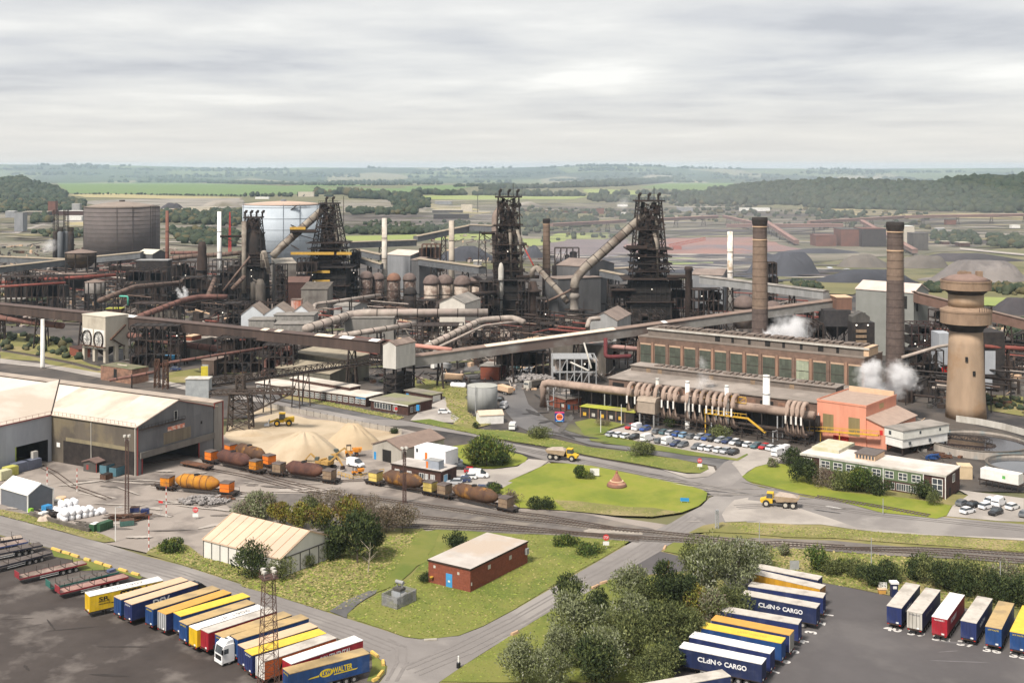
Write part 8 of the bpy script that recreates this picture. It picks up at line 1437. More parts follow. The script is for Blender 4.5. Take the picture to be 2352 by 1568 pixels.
for lb,s,Ys,w2,h2 in(('slate gallery with straw roof entering from the upper left','Z1 -200,915 880,960',(760,745),4,3.4),('straw roofed gallery rising from the lower left edge','Z1 -200,1090 880,965',(690,742),4,3.4),('straw roofed gallery between the bowl tanks and the pale roofed house','Z1 1290,930 1900,872',(742,735),4,3.6),('flat grey gallery running right of the yellow platform furnace','Z3 950,740 1850,705',(800,860),5,4),('grey gallery rising to a crest on the plain','Z3 1870,655 Z4 760,500',(860,900),5,4),('grey gallery level beyond the central furnace','Z4 760,500 1080,515',(900,860),5,4),('grey gallery slanting down behind the beige stack','Z3 1090,830 1420,900',(730,720),4,3.4),('second brown roofed gallery below the slanting one','Z3 1090,920 1420,1020',(712,705),4,3),('pale roofed gallery running to the central furnace over the pale stoves','Z4 80,960 920,1080',(716,640),4.4,3.6),('grey gallery crossing behind the right furnace','Z5 580,1100 980,1180',(640,628),4,3.2),('level grey gallery left of the right furnace','Z5 700,1095 1060,1075',(660,650),4,3)):p,q=pg(s,*Ys);conveyor('covered_gallery',lb,p,q,w2,h2,gm['wall'],gm['roof'],posts=40)
# ------------------------------------------------------------------ mains and pipe bridges
for lb,s,Ys,r,mt,rg_,ps in(('long brown main rising from the tank legs to the scrubber','Z1 1330,1440 1800,1255 Z2 540,1205 745,1130',(600,640,690,700),1.35,pipem,9,34),('big pink brown main climbing from the dark gallery to the right','A1 1150,1335 1530,1195 1660,1170 1880,1172',(545,590,600,602),1.35,pinkp,6,26),('brown ringed main behind the rusty stack','Z2 -380,1005 -180,1010 330,1065',(745,745,735),1.7,pipem,4,40),('pink main continuing right of the rusty stack','Z2 440,1080 720,1110',(730,728),1.3,pinkp,5,0),('upper brown main right of the dark gas holder','Z2 430,875 780,838 1060,828 1390,800',(800,800,800,800),1.6,pipem,4,40),('pink pipe above the upper brown main','Z2 440,800 900,800',(830,830),1.3,pinkp,5,0),('short ringed main dropping beside the white stack','Z2 940,1370 1030,1150',(620,640),1.25,pipem,4,0),
  ('largest grey brown main bending and running level to the right','B2 535,155 905,38 1010,24 2040,20',(500,545,546,548),1.95,pipeg,9,40),('pale ringed main slanting under the largest one','B2 815,212 1440,112',(470,500),1.15,pipeg,6,30),('pale ringed main slanting up to the right behind the transfer tower','B2 1535,300 1985,80 B3 250,62 345,100',(455,505,512,508),1.3,pipeg,5,26),('thin pipe running along the slanting main','B2 1640,300 2010,125 2281,95',(450,498,505),.5,pipeg,0,0),('grey pipe bend rising behind the sawtooth bays','Z3 505,1568 520,1490 1400,1365',(560,575,600),.95,pipeg,6,40),('dark pipe bend before the white walled shed','Z4 310,1560 330,1460 760,1355 1100,1335',(575,580,590,596),1.1,dkst,8,40),
  ('upper red main across the left edge','A1 -60,1058 545,1018 960,990',(640,650,660),1.0,redp,8,36),('lower red main across the left edge','A1 -60,1092 545,1055',(630,640),.7,redp,0,0),('brown main along the left edge under the dark gallery','B1 -80,45 180,85 520,128',(548,540,530),1.4,pinkp,6,24),('pink main running from the fan tower to the pump house','B1 1062,205 1530,285 1900,330',(500,492,486),1.35,pinkp,5,22),('bright pink pipe right of the transfer tower','B2 1440,292 1740,325',(440,436),.8,M('pipe_salmon',(.50,.25,.20),(.4,.2,.16),.5),0,0),('red and grey main over the plant house roof','B3 780,270 1020,295 1290,320',(470,466,462),.9,M('pipe_rose',(.40,.24,.21),(.3,.18,.16),.5),8,20),('dark red vertical pipe bend beside the turbine hall','B3 1018,230 1018,380 1060,385 1230,378',(460,458,456,452),.8,M('pipe_crimson',(.13,.028,.03),(.09,.022,.025),.5),0,0),('white bent vent pipe under the pale gallery','B3 840,270 900,480',(440,430),.34,offw,0,0),('white pipe elbow pair by the small flame','B3 730,430 880,500',(430,424),.36,offw,0,0),
  ('grey pipe bend at the open gabled shed','B3 865,140 885,70 975,68',(500,505,505),1.0,pipeg,0,0),('long pipe from the frames to the water tower','Z7 665,1325 1150,1180 1330,1155',(425,430,432),.6,pipeg,0,30),('rusty pipe running right from the water tower','Z7 1780,1170 2400,1220',(430,432),.7,redp,0,30),('turquoise pipe arch near the tank legs','Z1 1600,1380 1700,1382 1712,1400 1712,1500',(570,570,570,570),.45,col('pipe_turquoise',(.10,.42,.32)),0,0)):pipe('pipe_main',lb,pf(s,*Ys),r,mt,'pipe','overhead mains',rg_,ps)
# ------------------------------------------------------------------ open frameworks that fill the works
for k,(lb,s,Y,dep,nl,b,mt,fl)in enumerate((('low rusty framework left of the scrubber','Z2 450,930 770,930',705,10,3,5,fdr,fdk),('dark framework below the scrubber','Z2 560,1130 1000,1150',668,10,3,6,fdk,fdr),('dark framework between white stack and left furnace','Z2 1000,900 1440,890',690,10,4,6,fdk,fdr),('low framework in front of the left furnace','Z2 1130,1480 1500,1330',590,10,4,5,fdk,fdr),('tall framework tower right of the left furnace','Z2 1840,960 1970,1090',640,7,8,2,fdk,fdr),('rust framework left of the yellow platform furnace','Z3 290,880 480,900',672,10,4,3,fdk,fdr),('dark framework right of the yellow platform furnace','Z3 1000,770 1090,770',700,12,6,2,fdr,fdk),('dark framework below the central furnace at the left','Z4 880,1190 1130,1190',600,10,4,4,fdk,fdr),('dark framework between central furnace and dust catcher','Z4 1400,1180 1540,1180',596,10,5,3,fdk,fdr),('dark framework below the dust catcher','Z4 1650,1420 1800,1420',575,10,3,3,fdk,fdr),('framework left of the right furnace with a lamp','Z5 790,1250 1140,1250',592,10,4,5,fdk,fdr),('framework right of the right furnace','Z5 1550,1130 1800,1130',594,10,5,4,fdr,fdk),('rust framework under the grey shed by the white stack','Z5 1900,1300 2300,1310',580,12,4,6,fdr,fdk),('lattice framework below the left brick chimney','Z6 830,730 1170,740',500,8,4,5,fdk,blk),('low black framework under the pale gallery end','Z6 1170,870 1560,880',480,8,3,6,dkst,blk),
  ('black frame bridge below the dark gallery, left part','B1 1080,130 1480,200',478,8,3,6,fdk,fdr),('black frame bridge below the dark gallery, middle part','B1 1800,230 2281,290',462,8,3,7,fdk,fdr),('black frame bridge below the dark gallery, right part','B2 180,290 430,330',450,8,3,5,fdk,pinkp),('dark pipe racks left of the pale gallery start','B2 1440,130 1830,150',520,12,4,8,dkst,pipeg),('dark pipe racks below the slanting mains','B2 1830,170 2281,170',500,12,4,8,dkst,pipeg),('pipe rack under the pale gallery at the lorries','B3 100,340 560,340',452,8,2,8,dkst,blk),('rack of grey pipes left of the turbine hall','B3 580,400 940,400',440,12,2,6,galv,pipeg),('framework with plate floors beside the turbine hall','B3 920,190 1270,190',478,10,4,5,dkst,blk),('dark racks left of the grey pipe bend','A3 480,1400 700,1400',560,10,3,4,fdk,fdr),('low dark structures in front of the open gabled shed','A3 1120,1300 1500,1300',560,10,3,6,fdk,fdr),('dark low structure between stoves and white walled shed','Z3 1900,1440 Z4 320,1440',610,8,3,6,fdk,fdr),('twin grey hoppers frame behind the slender chimney','A3 600,770 800,770',700,8,4,4,dkst,fdk),('red white topped scrubber frame by the spotted stack','Z4 110,690 350,690',730,8,4,4,rust,fdr),('dark winding tower with stays behind the left brick chimney','Z6 820,60 940,60',600,7,6,2,fdr,fdk),('dark rail racks at the left edge below the gallery','Z1 0,1120 850,1110',640,8,2,12,fdr,blk),('dark racks beneath the pale roofed gallery house','Z1 1640,1010 2230,1080',690,10,3,8,fdk,fdr),('brown racks behind the fan tower','A1 1080,1230 1480,1240',580,10,2,6,fdr,concd))):steelframe('framework',lb,s,Y,dep,nl,b,mt,'framework',.42,fl,1 if k%3==0 else 0,k)
def litter(poly,n,mats,smax=2.2,seed=1):
 rn=random.Random(seed);p,s=scatter_px(px(poly),n,.3,smax);m=MB()
 for(x,y,_),q in zip(p,s):
  k=rn.random();a=rn.uniform(0,3.1)
  if k<.45:m.box((x,y,0),(q*rn.uniform(.8,2.5),q,q*rn.uniform(.3,1.1)),a,rn.randrange(len(mats)))
  elif k<.85:d=Vector((math.cos(a),math.sin(a),rn.uniform(-.05,.1)))*q*2.5;m.bar(Vector((x,y,.4))-d,Vector((x,y,rn.uniform(.4,3)))+d,q*.25,None,rn.randrange(len(mats)))
  else:m.lathe([(q*.5,0),(q*.5,q*1.2),(q*.2,q*1.4)],(x,y,0),8,rn.randrange(len(mats)))
 struct(m.build('scrap',mats),'stuff')
lm=[dkst,rust,concd,pipeg,greyd,roofg,blk,brickd,RP]
litter('D -40,640 500,650 1100,690 1500,730 1760,770 1450,800 1200,860 880,840 540,800 200,740 -40,760',2600,lm,2.6,2);litter('D 540,820 900,860 1240,850 1230,900 900,880 560,880',260,lm,1.4,3);litter('D -40,560 400,570 480,640 -40,660',500,lm,3,4);litter('D 2080,760 2352,740 2352,960 2290,930 2110,940',420,lm,1.8,5);litter('D 1900,940 2130,960 2230,1080 2120,1060 2000,960',120,lm,1.0,6);litter('D 1240,860 1300,840 1440,860 1300,900 1260,940',240,[M('slag_grey',(0,0,0)),dkst,concd],1.0,7);litter('A2 1500,640 2281,700 A3 700,860 0,900 A2 1700,880',200,lm,3,8)
def maze(poly,n,mats,seed):
 rn=random.Random(seed);p,s=scatter_px(px(poly),n,.18,.55);m=MB();u=Vector((.82,-.57,0));v=Vector((.57,.82,0))
 for(x,y,_),r in zip(p,s):
  d=u if rn.random()<.7 else v;z_=rn.uniform(1.5,9);l=rn.uniform(8,40);a=Vector((x,y,z_));b=a+d*l;mi=rn.randrange(len(mats));m.tube([a,b],r,6,mi)
  if rn.random()<.4:m.tube([b,b+Vector((0,0,rn.uniform(-z_+1,5)))],r,6,mi)
  for k in range(int(l/9)+1):c=a+d*k*9;m.bar(c,(c.x,c.y,0),.3)
  if rn.random()<.25:q=rn.uniform(2,5);m.box((x,y,0),(q*1.6,q,rn.uniform(2,6)),-.61,rn.choice((0,3)))
 struct(m.build('pipework',mats),'stuff')
pm_=[fdk,fdr,pipem,dkst,pipeg,redp,blk]
maze('Z2 300,1000 2300,1200 A2 2000,1350 1700,1560 900,1480 A1 1560,1400 1000,1250',210,pm_,3);maze('Z1 0,1050 1800,1000 2306,1400 A1 1400,1230 700,1230 0,1160',120,pm_,4);maze('A3 0,1300 1500,1200 2281,1240 B3 1200,180 600,330 B2 2000,330 1500,200',160,pm_,5);maze('B1 1080,180 2281,300 B2 1150,330 1150,480 0,430 B1 1900,400 1100,300',70,pm_,6);maze('Z7 680,1100 1330,1100 1330,1400 680,1500',50,pm_,7);maze('Z6 800,760 1560,800 1560,1080 800,960',40,pm_,8);maze('B4 1150,480 1620,480 1640,800 1300,820',40,pm_,9);maze('Z7 1790,1250 2306,1250 2306,1560 1790,1560',26,pm_,10)
# ------------------------------------------------------------------ far plants, banks and lines beyond the furnaces
cl_={'w':wht,'g':greym,'d':greyd,'b':brickd,'r':M('far_red',(.24,.105,.075),(.17,.08,.06),.1),'o':M('far_cream',(.48,.44,.36),(.4,.36,.3),.1),'k':blk,'l':gsl}
for lb,s,dep,w_,rf in(('white headed conveyor house at the far left','Z1 70,245 190,330',14,'l','w'),('second pale conveyor house beside it at the far left','Z1 190,265 305,520',14,'l','g'),('dark red block tower on the far left plain','Z1 640,110 740,290',12,'r','d'),('long straw roofed shed beyond the silos','Z1 300,250 640,310',20,'d','o'),('grey tower on legs left of the dark gas holder','Z1 960,145 1065,270',10,'g','w'),('brick works range left of the dark gas holder','Z1 780,240 1120,300',20,'b','w'),('white low offices left of the dark gas holder','Z1 880,310 1090,370',16,'w','w'),('long red fronted shed right of the rusty stack','Z2 280,215 640,255',20,'r','o'),('cream warehouse right of the rusty stack','Z2 665,190 1045,250',24,'o','o'),('pale long shed on the skyline of the blue gas holder','Z2 1570,55 1750,80',16,'w','w'),
  ('white silo group behind the blue gas holder','A2 470,305 600,345',16,'o','o'),('pale open cut shed on the tan bank','A2 1600,380 1740,410',24,'l','o'),('tan tower with black tank on the far bank','A2 1820,405 1910,470',14,'o','d'),('long dark shed with cream roof below the tan tower','A2 1580,455 1830,480',20,'d','o'),('low black shed in front of the long dark shed','A2 1590,490 1880,530',24,'k','d'),('brown block house on the far rail bank','A3 945,440 1005,490',12,'r','d'),('white works shed with steam on the far plain','A3 1120,410 1200,428',14,'w','w'),('white van body shed by the brown block house','A3 1115,475 1185,490',8,'w','w'),('grey works hall in the smoke behind the right furnace','A3 1620,435 1740,470',24,'l','g'),('white lit hall at the edge of the forest','A4 -60,440 180,468',20,'w','w'),
  ('wide red brick ore house behind the coal heaps','A4 560,665 730,755',24,'r','r'),('dark red stepped ore house with two bays','A4 770,615 930,755',30,'r','d'),('dark works behind the stepped ore house','A4 940,610 1140,760',30,'k','r'),('cream tower with window right of the right chimney','A4 1275,590 1375,735',20,'o','w'),('low purple sheds right of the cream tower','A4 1370,650 1490,790',20,'d','d'),('small red sheds on the far right plain','A4 1610,715 1665,740',12,'b','o'),('dark red hut with pale roof on the far right plain','A4 1750,725 1835,760',14,'b','o'),('brown hut beyond the far rail line','A4 1645,535 1720,580',12,'r','d'),('white lorry trailer parked on the far right plain','A4 1550,605 1625,625',5,'l','w'),('pale sheds at the far right edge','A4 2180,580 2250,605',8,'w','w'),('grey ore bins left of the central furnace base','A2 1920,880 1985,960',14,'g','o')):
 (x0,y0),(x1,y1)=px(s);A2=gp(x0,y1);h=(y1-y0)*A2.y/F;B2=A2+Vector(((x1-x0)*A2.y/F,0,0));building('far_works',lb,A2,B2,dep,h,cl_[w_],cl_[rf],'flat',over=.3)
rc=dict(wall=M('far_pinkgal',(.30,.19,.165),(.24,.155,.135),.05),roof=M('far_redroof',(.40,.24,.20),(.33,.20,.17),.05))
for lb,s,hh in(('long red ore gallery rising behind the slender chimney','A3 570,650 1180,615',9),('red ore gallery continuing right of the right furnace','A3 1480,605 1940,580',10),('red gallery falling right from the far junction tower','A3 2000,570 2300,650',9),('pink gallery into the stepped ore house','A4 -180,660 780,655',9),('thin red gallery climbing past the right chimney','A4 500,625 1300,575',9),('long thin red gallery to the far right edge','A4 1300,580 2420,560',10),('slanting ore gallery behind the left chimney','A4 120,640 400,750',6),('slanting gallery in front of the stepped ore house','A4 940,655 1380,830',6)):
 p,q=G(s);p.z=q.z=hh
 if 'slant' in lb:p.z,q.z=14,2
 conveyor('ore_gallery',lb,p,q,5,3.5,rc['wall'],rc['roof'],posts=60)
def strips(name,poly,n,mats,l0,l1,w0,w1,seed,z=.62,ang=.25):
 rn=random.Random(seed);p,s=scatter_px(px(poly),n,0,1);m=MB();PL_=[(v.x,v.y)for v in G(poly)]
 for i,(x,y,_)in enumerate(p):
  l,w_=rn.uniform(l0,l1),rn.uniform(w0,w1);a=rn.gauss(0,ang);c,d=math.cos(a),math.sin(a);k=9;zz=z+i*.002;up=[];lo=[]
  if l<60 and not(inpoly(x+c*l*.55,y+d*l*.55,PL_)and inpoly(x-c*l*.55,y-d*l*.55,PL_)):continue
  for j in range(k+1):f=j/k-.5;e=w_*math.sqrt(max(.002,1-4*f*f))*rn.uniform(.6,1.15);up.append((x+c*l*f-d*e,y+d*l*f+c*e,zz));lo.append((x+c*l*f+d*e,y+d*l*f-c*e,zz))
  m.add(lo+up[::-1],[tuple(range(2*k+2))],rn.randrange(len(mats)))
 struct(m.build(name,mats))
gp1=M('strip_pale',(.36,.325,.285),(.27,.245,.21),.03,det=8);gp2=M('strip_brown',(.085,.068,.058),(.06,.05,.043),.03,det=8);gp3=M('strip_olive',(.115,.115,.055),(.085,.09,.042),.03,det=8);gp4=M('strip_straw',(.27,.235,.13),(.21,.185,.10),.03,det=8);gp5=M('strip_purple',(.10,.085,.088),(.07,.06,.062),.03,det=8);puddle=M('puddle',(.55,.57,.60),rough=.08,spec=.8)
strips('stock_ground','A2 820,480 2081,480 2081,620 850,620',170,[gp1,gp2,gp2,gp5,gp3,gp2],30,160,2,8,1);strips('stock_ground','A1 0,480 700,480 700,700 0,720',120,[gp1,gp2,gp5,gp3,gp4],20,110,2,8,2);strips('stock_ground','A3 280,400 2281,390 2281,680 300,700',260,[gp2,gp3,gp4,gp5,gp3,gp2,gp1],40,220,3,14,3);strips('stock_ground','A4 0,440 2281,480 2281,800 0,700',260,[gp2,gp2,gp4,gp5,gp3,gp5,gp1],30,200,2,11,4);strips('stock_ground','A1 1330,450 2000,440 2000,780 1330,780',110,[gp1,gp2,gp3,gp3,gp4],30,130,2,8,5);strips('stock_ground','A2 800,370 2081,370 2081,480 800,480',120,[gp1,gp4,gp3,gp1],40,220,4,14,6)
strips('stock_ground','A3 400,820 2240,820 A4 1100,1040 150,1040 A3 600,960',130,[slate,gp5,gp2,gp1],20,110,2,8,7);strips('puddles','A3 560,800 1240,790 1240,870 560,860',10,[puddle],12,40,1.5,4,8,.7);strips('puddles','A4 640,870 830,880 800,1010 640,1010',6,[puddle],10,30,1.5,5,9,.7,.8)
strips('works_stain','D -40,640 1760,690 1760,800 1200,870 560,900 -40,760',260,[gp2,M('stain_dark',(.035,.032,.032),(.05,.046,.045),.2),M('stain_grey',(.15,.14,.13),(.115,.105,.1),.2),gp3],8,60,1,5,10,.16);strips('works_stain','B3 330,640 700,760 1000,1080 2050,1240 1900,1270 900,1110 400,1010 200,800',34,[M('stain_dark',(0,0,0)),M('stain_grey',(0,0,0))],4,18,.4,1.2,11,.29,2);strips('yard_stain','D 0,1110 300,1080 560,1090 900,1130 1150,1180 600,1200 350,1250 0,1180',90,[M('yard_dark',(.15,.128,.115),(.115,.10,.09),.3),M('yard_pale',(.37,.33,.295),(.31,.275,.245),.3),M('yard_pale',(0,0,0))],3,14,.3,1.1,12,.15,.35)
strips('road_stain','C3 0,1200 860,730 1400,360 2000,100 2150,160 1600,330 860,790 200,1160',40,[M('tar_dark',(.15,.138,.13),(.18,.165,.155),.4),asphp],3,16,.1,.35,13,.245,.4);strips('lot_stain','C1 -100,700 600,1000 1700,1300 2281,1800 -200,1800',14,[M('cinder_pale',(.072,.061,.056),(.055,.046,.042),.3),M('cinder_dark',(.028,.023,.021),(.038,.031,.028),.3)],3,16,.12,.5,14,.26,.5)
scrub('A3 290,560 1240,600 1240,690 340,740',70,3,8);scrub('A2 1000,560 2081,560 2081,600 1000,610',60,4,8,tr);scrub('A3 1500,450 2281,450 2281,560 1500,560',90,4,10);scrub('A4 0,450 1500,480 1500,640 200,600',110,4,9);scrub('A1 700,440 1330,440 1330,500 700,500',40,5,9);scrub('Z1 0,1330 680,1330 760,1440 400,1560 0,1480',60,1.5,4);scrub('B1 0,190 560,230 690,420 500,420 0,330',46,1.2,4);scrub('B1 1100,300 1480,320 1480,380 1120,400',26,1.5,4);scrub('A4 1970,1300 2281,1330 B4 2281,260 2150,250',30,1.5,4);scrub('B4 1960,720 2281,740 2281,860 1980,800',30,1,2.5)
patch('grass','B4 1960,700 2281,720 2281,880 1990,830',grsy,.2,.8,6);patch('grass','A4 1960,1330 2281,1380 B4 2281,230 2100,200',soil,.2,1,8)
for lb,s in(('rail wagons in a long brown rake on the far bank','A3 285,465 940,485'),):
 a,b=G(s);t=thing('wagon_rake',lb,'train',(0,0,0));n=int((b-a).length/14)
 for i in range(n):p,q=a.lerp(b,(i+.05)/n),a.lerp(b,(i+.92)/n);m=MB();m.bar(p+Vector((0,0,2.2)),q+Vector((0,0,2.2)),2.8,3.0);m.build('wagon',rust if i%3 else gp2,t,True)
t=thing('spreader','bright red ore spreader on the reddish ore ground','machine',tuple(g1('A3 1660,785')));m=MB();m.truss((-14,0,3),(22,0,10),(0,0,2.5),8,.8);m.box((-6,0,0),(8,5,4));m.build('boom',M('spreader_red',(.34,.11,.08),(.26,.09,.07),1),t)
strips('lot_stain','C4 700,800 1500,1100 2281,1350 2281,1900 200,1900 600,1000',12,[M('tar_dark2',(.085,.08,.083),(.10,.094,.097),.4),M('tar_pale2',(.15,.14,.143),(.125,.117,.12),.4)],3,14,.1,.5,19,.24,.5);strips('road_stain','B3 0,1060 560,1170 1700,1400 2281,1400 C4 1500,230 0,150',40,[M('tar_dark',(0,0,0)),asphp,asphd],5,22,.12,.5,20,.25,.3)
m=MB()
for ln,offs in(('C1 -100,260 700,470 1500,690 C2 300,960 900,1160 1250,1300',(-1.8,-.5,.9,2.0)),('C2 1400,1480 1800,1310 C3 285,1070 860,735 1250,530 1500,370 1760,200',(-2.2,-1.0,.8,2.0)),('C2 1240,1560 1330,1400 1330,1290 1180,1215',(-.8,.8)),('C4 -100,120 400,90 1100,180 1700,240 2281,300',(-1.5,-.2,1.6)),('B3 60,1100 560,1200 1100,1310 1700,1430 2000,1500',(-1.2,.2,1.5))):
 L2=G(ln)
 for o_ in offs:
  for a,b in zip(L2,L2[1:]):
   d=(b-a).normalized();u=Vector((-d.y,d.x,0))*(o_+RN.uniform(-.15,.15));stripe(m,a+u,b+u,RN.uniform(.25,.6),.251+RN.uniform(0,.006))
struct(m.build('tyre_track',M('tyre_dark',(.165,.15,.142),(.20,.182,.172),.6)))
# ------------------------------------------------------------------ cars, vans and lorries
CC={'white':(.74,.74,.75),'silver':(.42,.43,.45),'black':(.018,.018,.02),'grey':(.14,.145,.155),'blue':(.03,.075,.26),'light blue':(.22,.36,.52),'red':(.42,.02,.025),'teal':(.07,.13,.15),'navy':(.03,.045,.11)}
CMAT={k:M('car_'+k.replace(' ','_'),v,tuple(x*.95 for x in v),1,rough=.25,spec=.6)for k,v in CC.items()}
CARP={}
def car(c,rz,colr,label,kind='car',group='parked cars',z=.24):
 p=g1(c)if isinstance(c,str)else c
 if kind not in CARP:
  t=thing('parked_van' if kind=='van' else 'parked_car',label,kind,(p.x,p.y,z),rz,group);L_,w_=(5.2,1.95)if kind=='van' else(4.3,1.78);hw=w_/2
  st=[(-.5,.35,.75,.82),(-.485,.3,.95,.95),(-.2,.25,.98,1),(.2,.25,.92,1),(.44,.28,.78,.94),(.5,.36,.62,.8)]if kind=='car' else[(-.5,.35,1.1,.95),(-.49,.3,1.2,1),(.2,.3,1.2,1),(.42,.3,1.05,.96),(.5,.36,.75,.88)]
  V=[];Fc=[]
  for f,z0,z1,k in st:V+=[(L_*f,-hw*k,z0),(L_*f,-hw*k*.98,z1),(L_*f,hw*k*.98,z1),(L_*f,hw*k,z0)]
  for i in range(len(st)-1):o=i*4;Fc+=[(o,o+4,o+5,o+1),(o+1,o+5,o+6,o+2),(o+2,o+6,o+7,o+3),(o+3,o+7,o+4,o)]
  n=len(V);Fc+=[(0,1,2,3),(n-1,n-2,n-3,n-4)]
  m=MB();m.add(V,Fc);rz_=1.46 if kind=='car' else 2.15;x0,x1,y0,y1=(-.46,.24,-.36,.05)if kind=='car' else(-.495,.36,-.48,.12)
  m.add([(L_*y0,-hw*.78,rz_),(L_*y1,-hw*.78,rz_),(L_*y1,hw*.78,rz_),(L_*y0,hw*.78,rz_),(L_*y0,-hw*.74,rz_+.04),(L_*y1,-hw*.74,rz_+.04),(L_*y1,hw*.74,rz_+.04),(L_*y0,hw*.74,rz_+.04)],[(0,1,5,4),(1,2,6,5),(2,3,7,6),(3,0,4,7),(4,5,6,7)])
  if kind=='van':m.b2(-L_*.49,-hw*.97,1.1,L_*.10,hw*.97,2.1)
  m.build('body',CMAT[colr],t);zb=.93 if kind=='car' else 1.18
  g=MB();g.add([(L_*x0,-hw*.93,zb),(L_*x1,-hw*.93,zb),(L_*x1,hw*.93,zb),(L_*x0,hw*.93,zb),(L_*y0,-hw*.78,rz_),(L_*y1,-hw*.78,rz_),(L_*y1,hw*.78,rz_),(L_*y0,hw*.78,rz_)],[(0,1,5,4),(1,2,6,5),(2,3,7,6),(3,0,4,7)]);g.build('glass',glass,t)
  for x in(-.3,.31):
   for s in(-1,1):shared('cw',wheel_fn(.33,.22),'wheel',[tyre,rim],t,(L_*x,s*(hw-.1),.33))
  CARP[kind]=t;return t
 return dup(CARP[kind],(p.x,p.y,z),rz,label,group,{'body':CMAT[colr]})
r0,_=frame(*G('B3 1450,1008 2255,1128'));rp=r0+math.pi/2-.12
def row(rt,s,cols,name,r_=rp,kinds=''):
 cs=cols.split();pts_=[rt+' '+q for q in s.split()];nm=lambda i:cs[i].split('*')[0].replace('_',' ')if 0<=i<len(cs)else None
 for i,c in enumerate(pts_):
  k='van' if cs[i].endswith('*v')else 'car';l,r=nm(i-1),nm(i+1);w_='between %s and %s ones'%(l,r)if l and r else('left of a %s one'%r if r else('right of a %s one'%l if l else 'alone'))
  car(c,r_+RN.uniform(-.05,.05)+(math.pi if RN.random()<.4 else 0),nm(i),'%s %s %s, %s'%(nm(i),k,w_,name),k)
row('B3','1225,985 1290,992 1345,1000','red white*v blue','top left trio of the long car park');row('B3','1070,1045 1130,1052 1190,1060 1255,1068','silver white white black','front left cars of the long car park');row('B3','1368,1082 1468,1100 1540,1108 1597,1125 1657,1133','white*v grey white*v navy grey','front middle cars of the long car park');row('B3','1770,1150 1830,1157 1885,1165 1955,1176 2010,1185 2075,1195','grey white white white silver black','front right cars of the long car park')
row('B3','1450,1022 1508,1028 1560,1036 1615,1044 1670,1052 1730,1063 1795,1068 1855,1076 1905,1086 1965,1094 2025,1102 2085,1112 2140,1124 2200,1132 2262,1142 2330,1150 2390,1160 2450,1168','grey teal silver blue light_blue grey silver blue black silver navy white black white teal red white white','back row of the long car park');car('B4 250,1205',rp,'white','white van at the front corner of the long car park','van');car('B4 315,1178',rp,'white','white van at the right end beside the back row','van')
row('B2','1910,1350 1965,1388 1880,1400 1830,1425 1762,1445','red white*v white navy silver','small car park by the brick office',rp-.9);row('B2','2010,1500 2090,1480','navy black','driveway edge beside the big lawn',rp-.9);car('B2 1755,1275',rp-.9,'silver','grey van beside the portacabins','van');car('B2 1815,1320',rp-.9,'black','black car at the corner of the brick office');car('B2 945,1295',-.6,'white','white van among the parked diggers','van');car('B2 1680,858',.1,'white','white car on the pale apron by the flat office')
row('C4','1775,105 1868,118','grey black','office car park, dark pair by the lawn',rp-.2);row('C4','1815,168 1968,130 2012,85 2045,180 2188,135','white white white black white','office car park at the right',rp-.2);car('C4 2075,105',rp,'white','white box van in the office car park','van');car('C4 2290,195',rp,'grey','dark car at the right edge of the office car park')
car('B3 180,810',rp+.5,'white','white van parked behind the grey tank','van');car('B3 150,750',rp+.5,'black','dark pickup behind the grey tank');car('B3 252,985',rp+.6,'white','white van driving on the plant road','van');row('B3','270,515 365,512 415,540 420,490','black silver white white','yard under the pale gallery',.5);car('B1 1455,500',-.2,'navy','dark blue car beside the pump house');row('Z1','330,1280 440,1255 510,1250 680,1235 30,1260 90,1265','silver white white white red red','lane below the red mains at the left',.1)
def lorry(c,rz,cabm,boxm,label,tank=False):
 p=g1(c);t=thing('lorry',label,'lorry',(p.x,p.y,.2),rz);m=MB();m.ext([(2.6,.5),(4.4,.5),(4.4,1.7),(4.1,2.9),(2.6,2.9)],1,-1.2,1.2);m.build('cab',cabm,t);m=MB();m.add([(4.42,-1.05,1.7),(4.42,1.05,1.7),(4.14,1.0,2.7),(4.14,-1.0,2.7)],[(0,1,2,3)]);m.build('windscreen',glass,t);m=MB()
 (m.tube([(-4.2,0,2.1),(2.3,0,2.1)],1.15,12)if tank else m.ext([(-4.3,1.1),(2.4,1.1),(2.4,2.9),(-4.5,2.7)],1,-1.25,1.25));m.b2(-4.2,-.9,.7,2.8,.9,1.1);m.build('body',boxm,t)
 for x in(-3,-1.8,3.3):
  for y in(-1,1):shared('wh%.2f'%.5,wheel_fn(.5,.36),'wheel',[tyre,rim],t,(x,y,.5))
lorry('B2 1655,495',2.6,wht,greym,'white cabbed lorry parked under the pale gallery');lorry('B2 1740,590',2.9,offw,RP,'tan bodied lorry facing left before the frames');lorry('B3 185,520',-2.2,wht,greym,'white and orange fronted tanker lorry in the gallery yard',True);lorry('B3 320,480',-2.2,CMAT['teal'],greyd,'dark teal lorry behind the tanker',True);lorry('B3 425,645',-2.3,offw,concd,'pale dump lorry by the slag bank');lorry('B3 175,690',2.2,tk,RP,'black lorry loaded with tan stone behind the grey tank');rubble('grey slag bank by the dump lorry',g1('B3 400,590'),9,5,2.0,M('slag_grey',(0,0,0)),220,.8,5)
for i in range(16):p=g1('B2 %d,%d'%(1745+(i%8)*14,628+(i//8)*9+(i%8)*1));bag_at(p.x,p.y,.3,'white bulk bag in the row under the pale gallery')
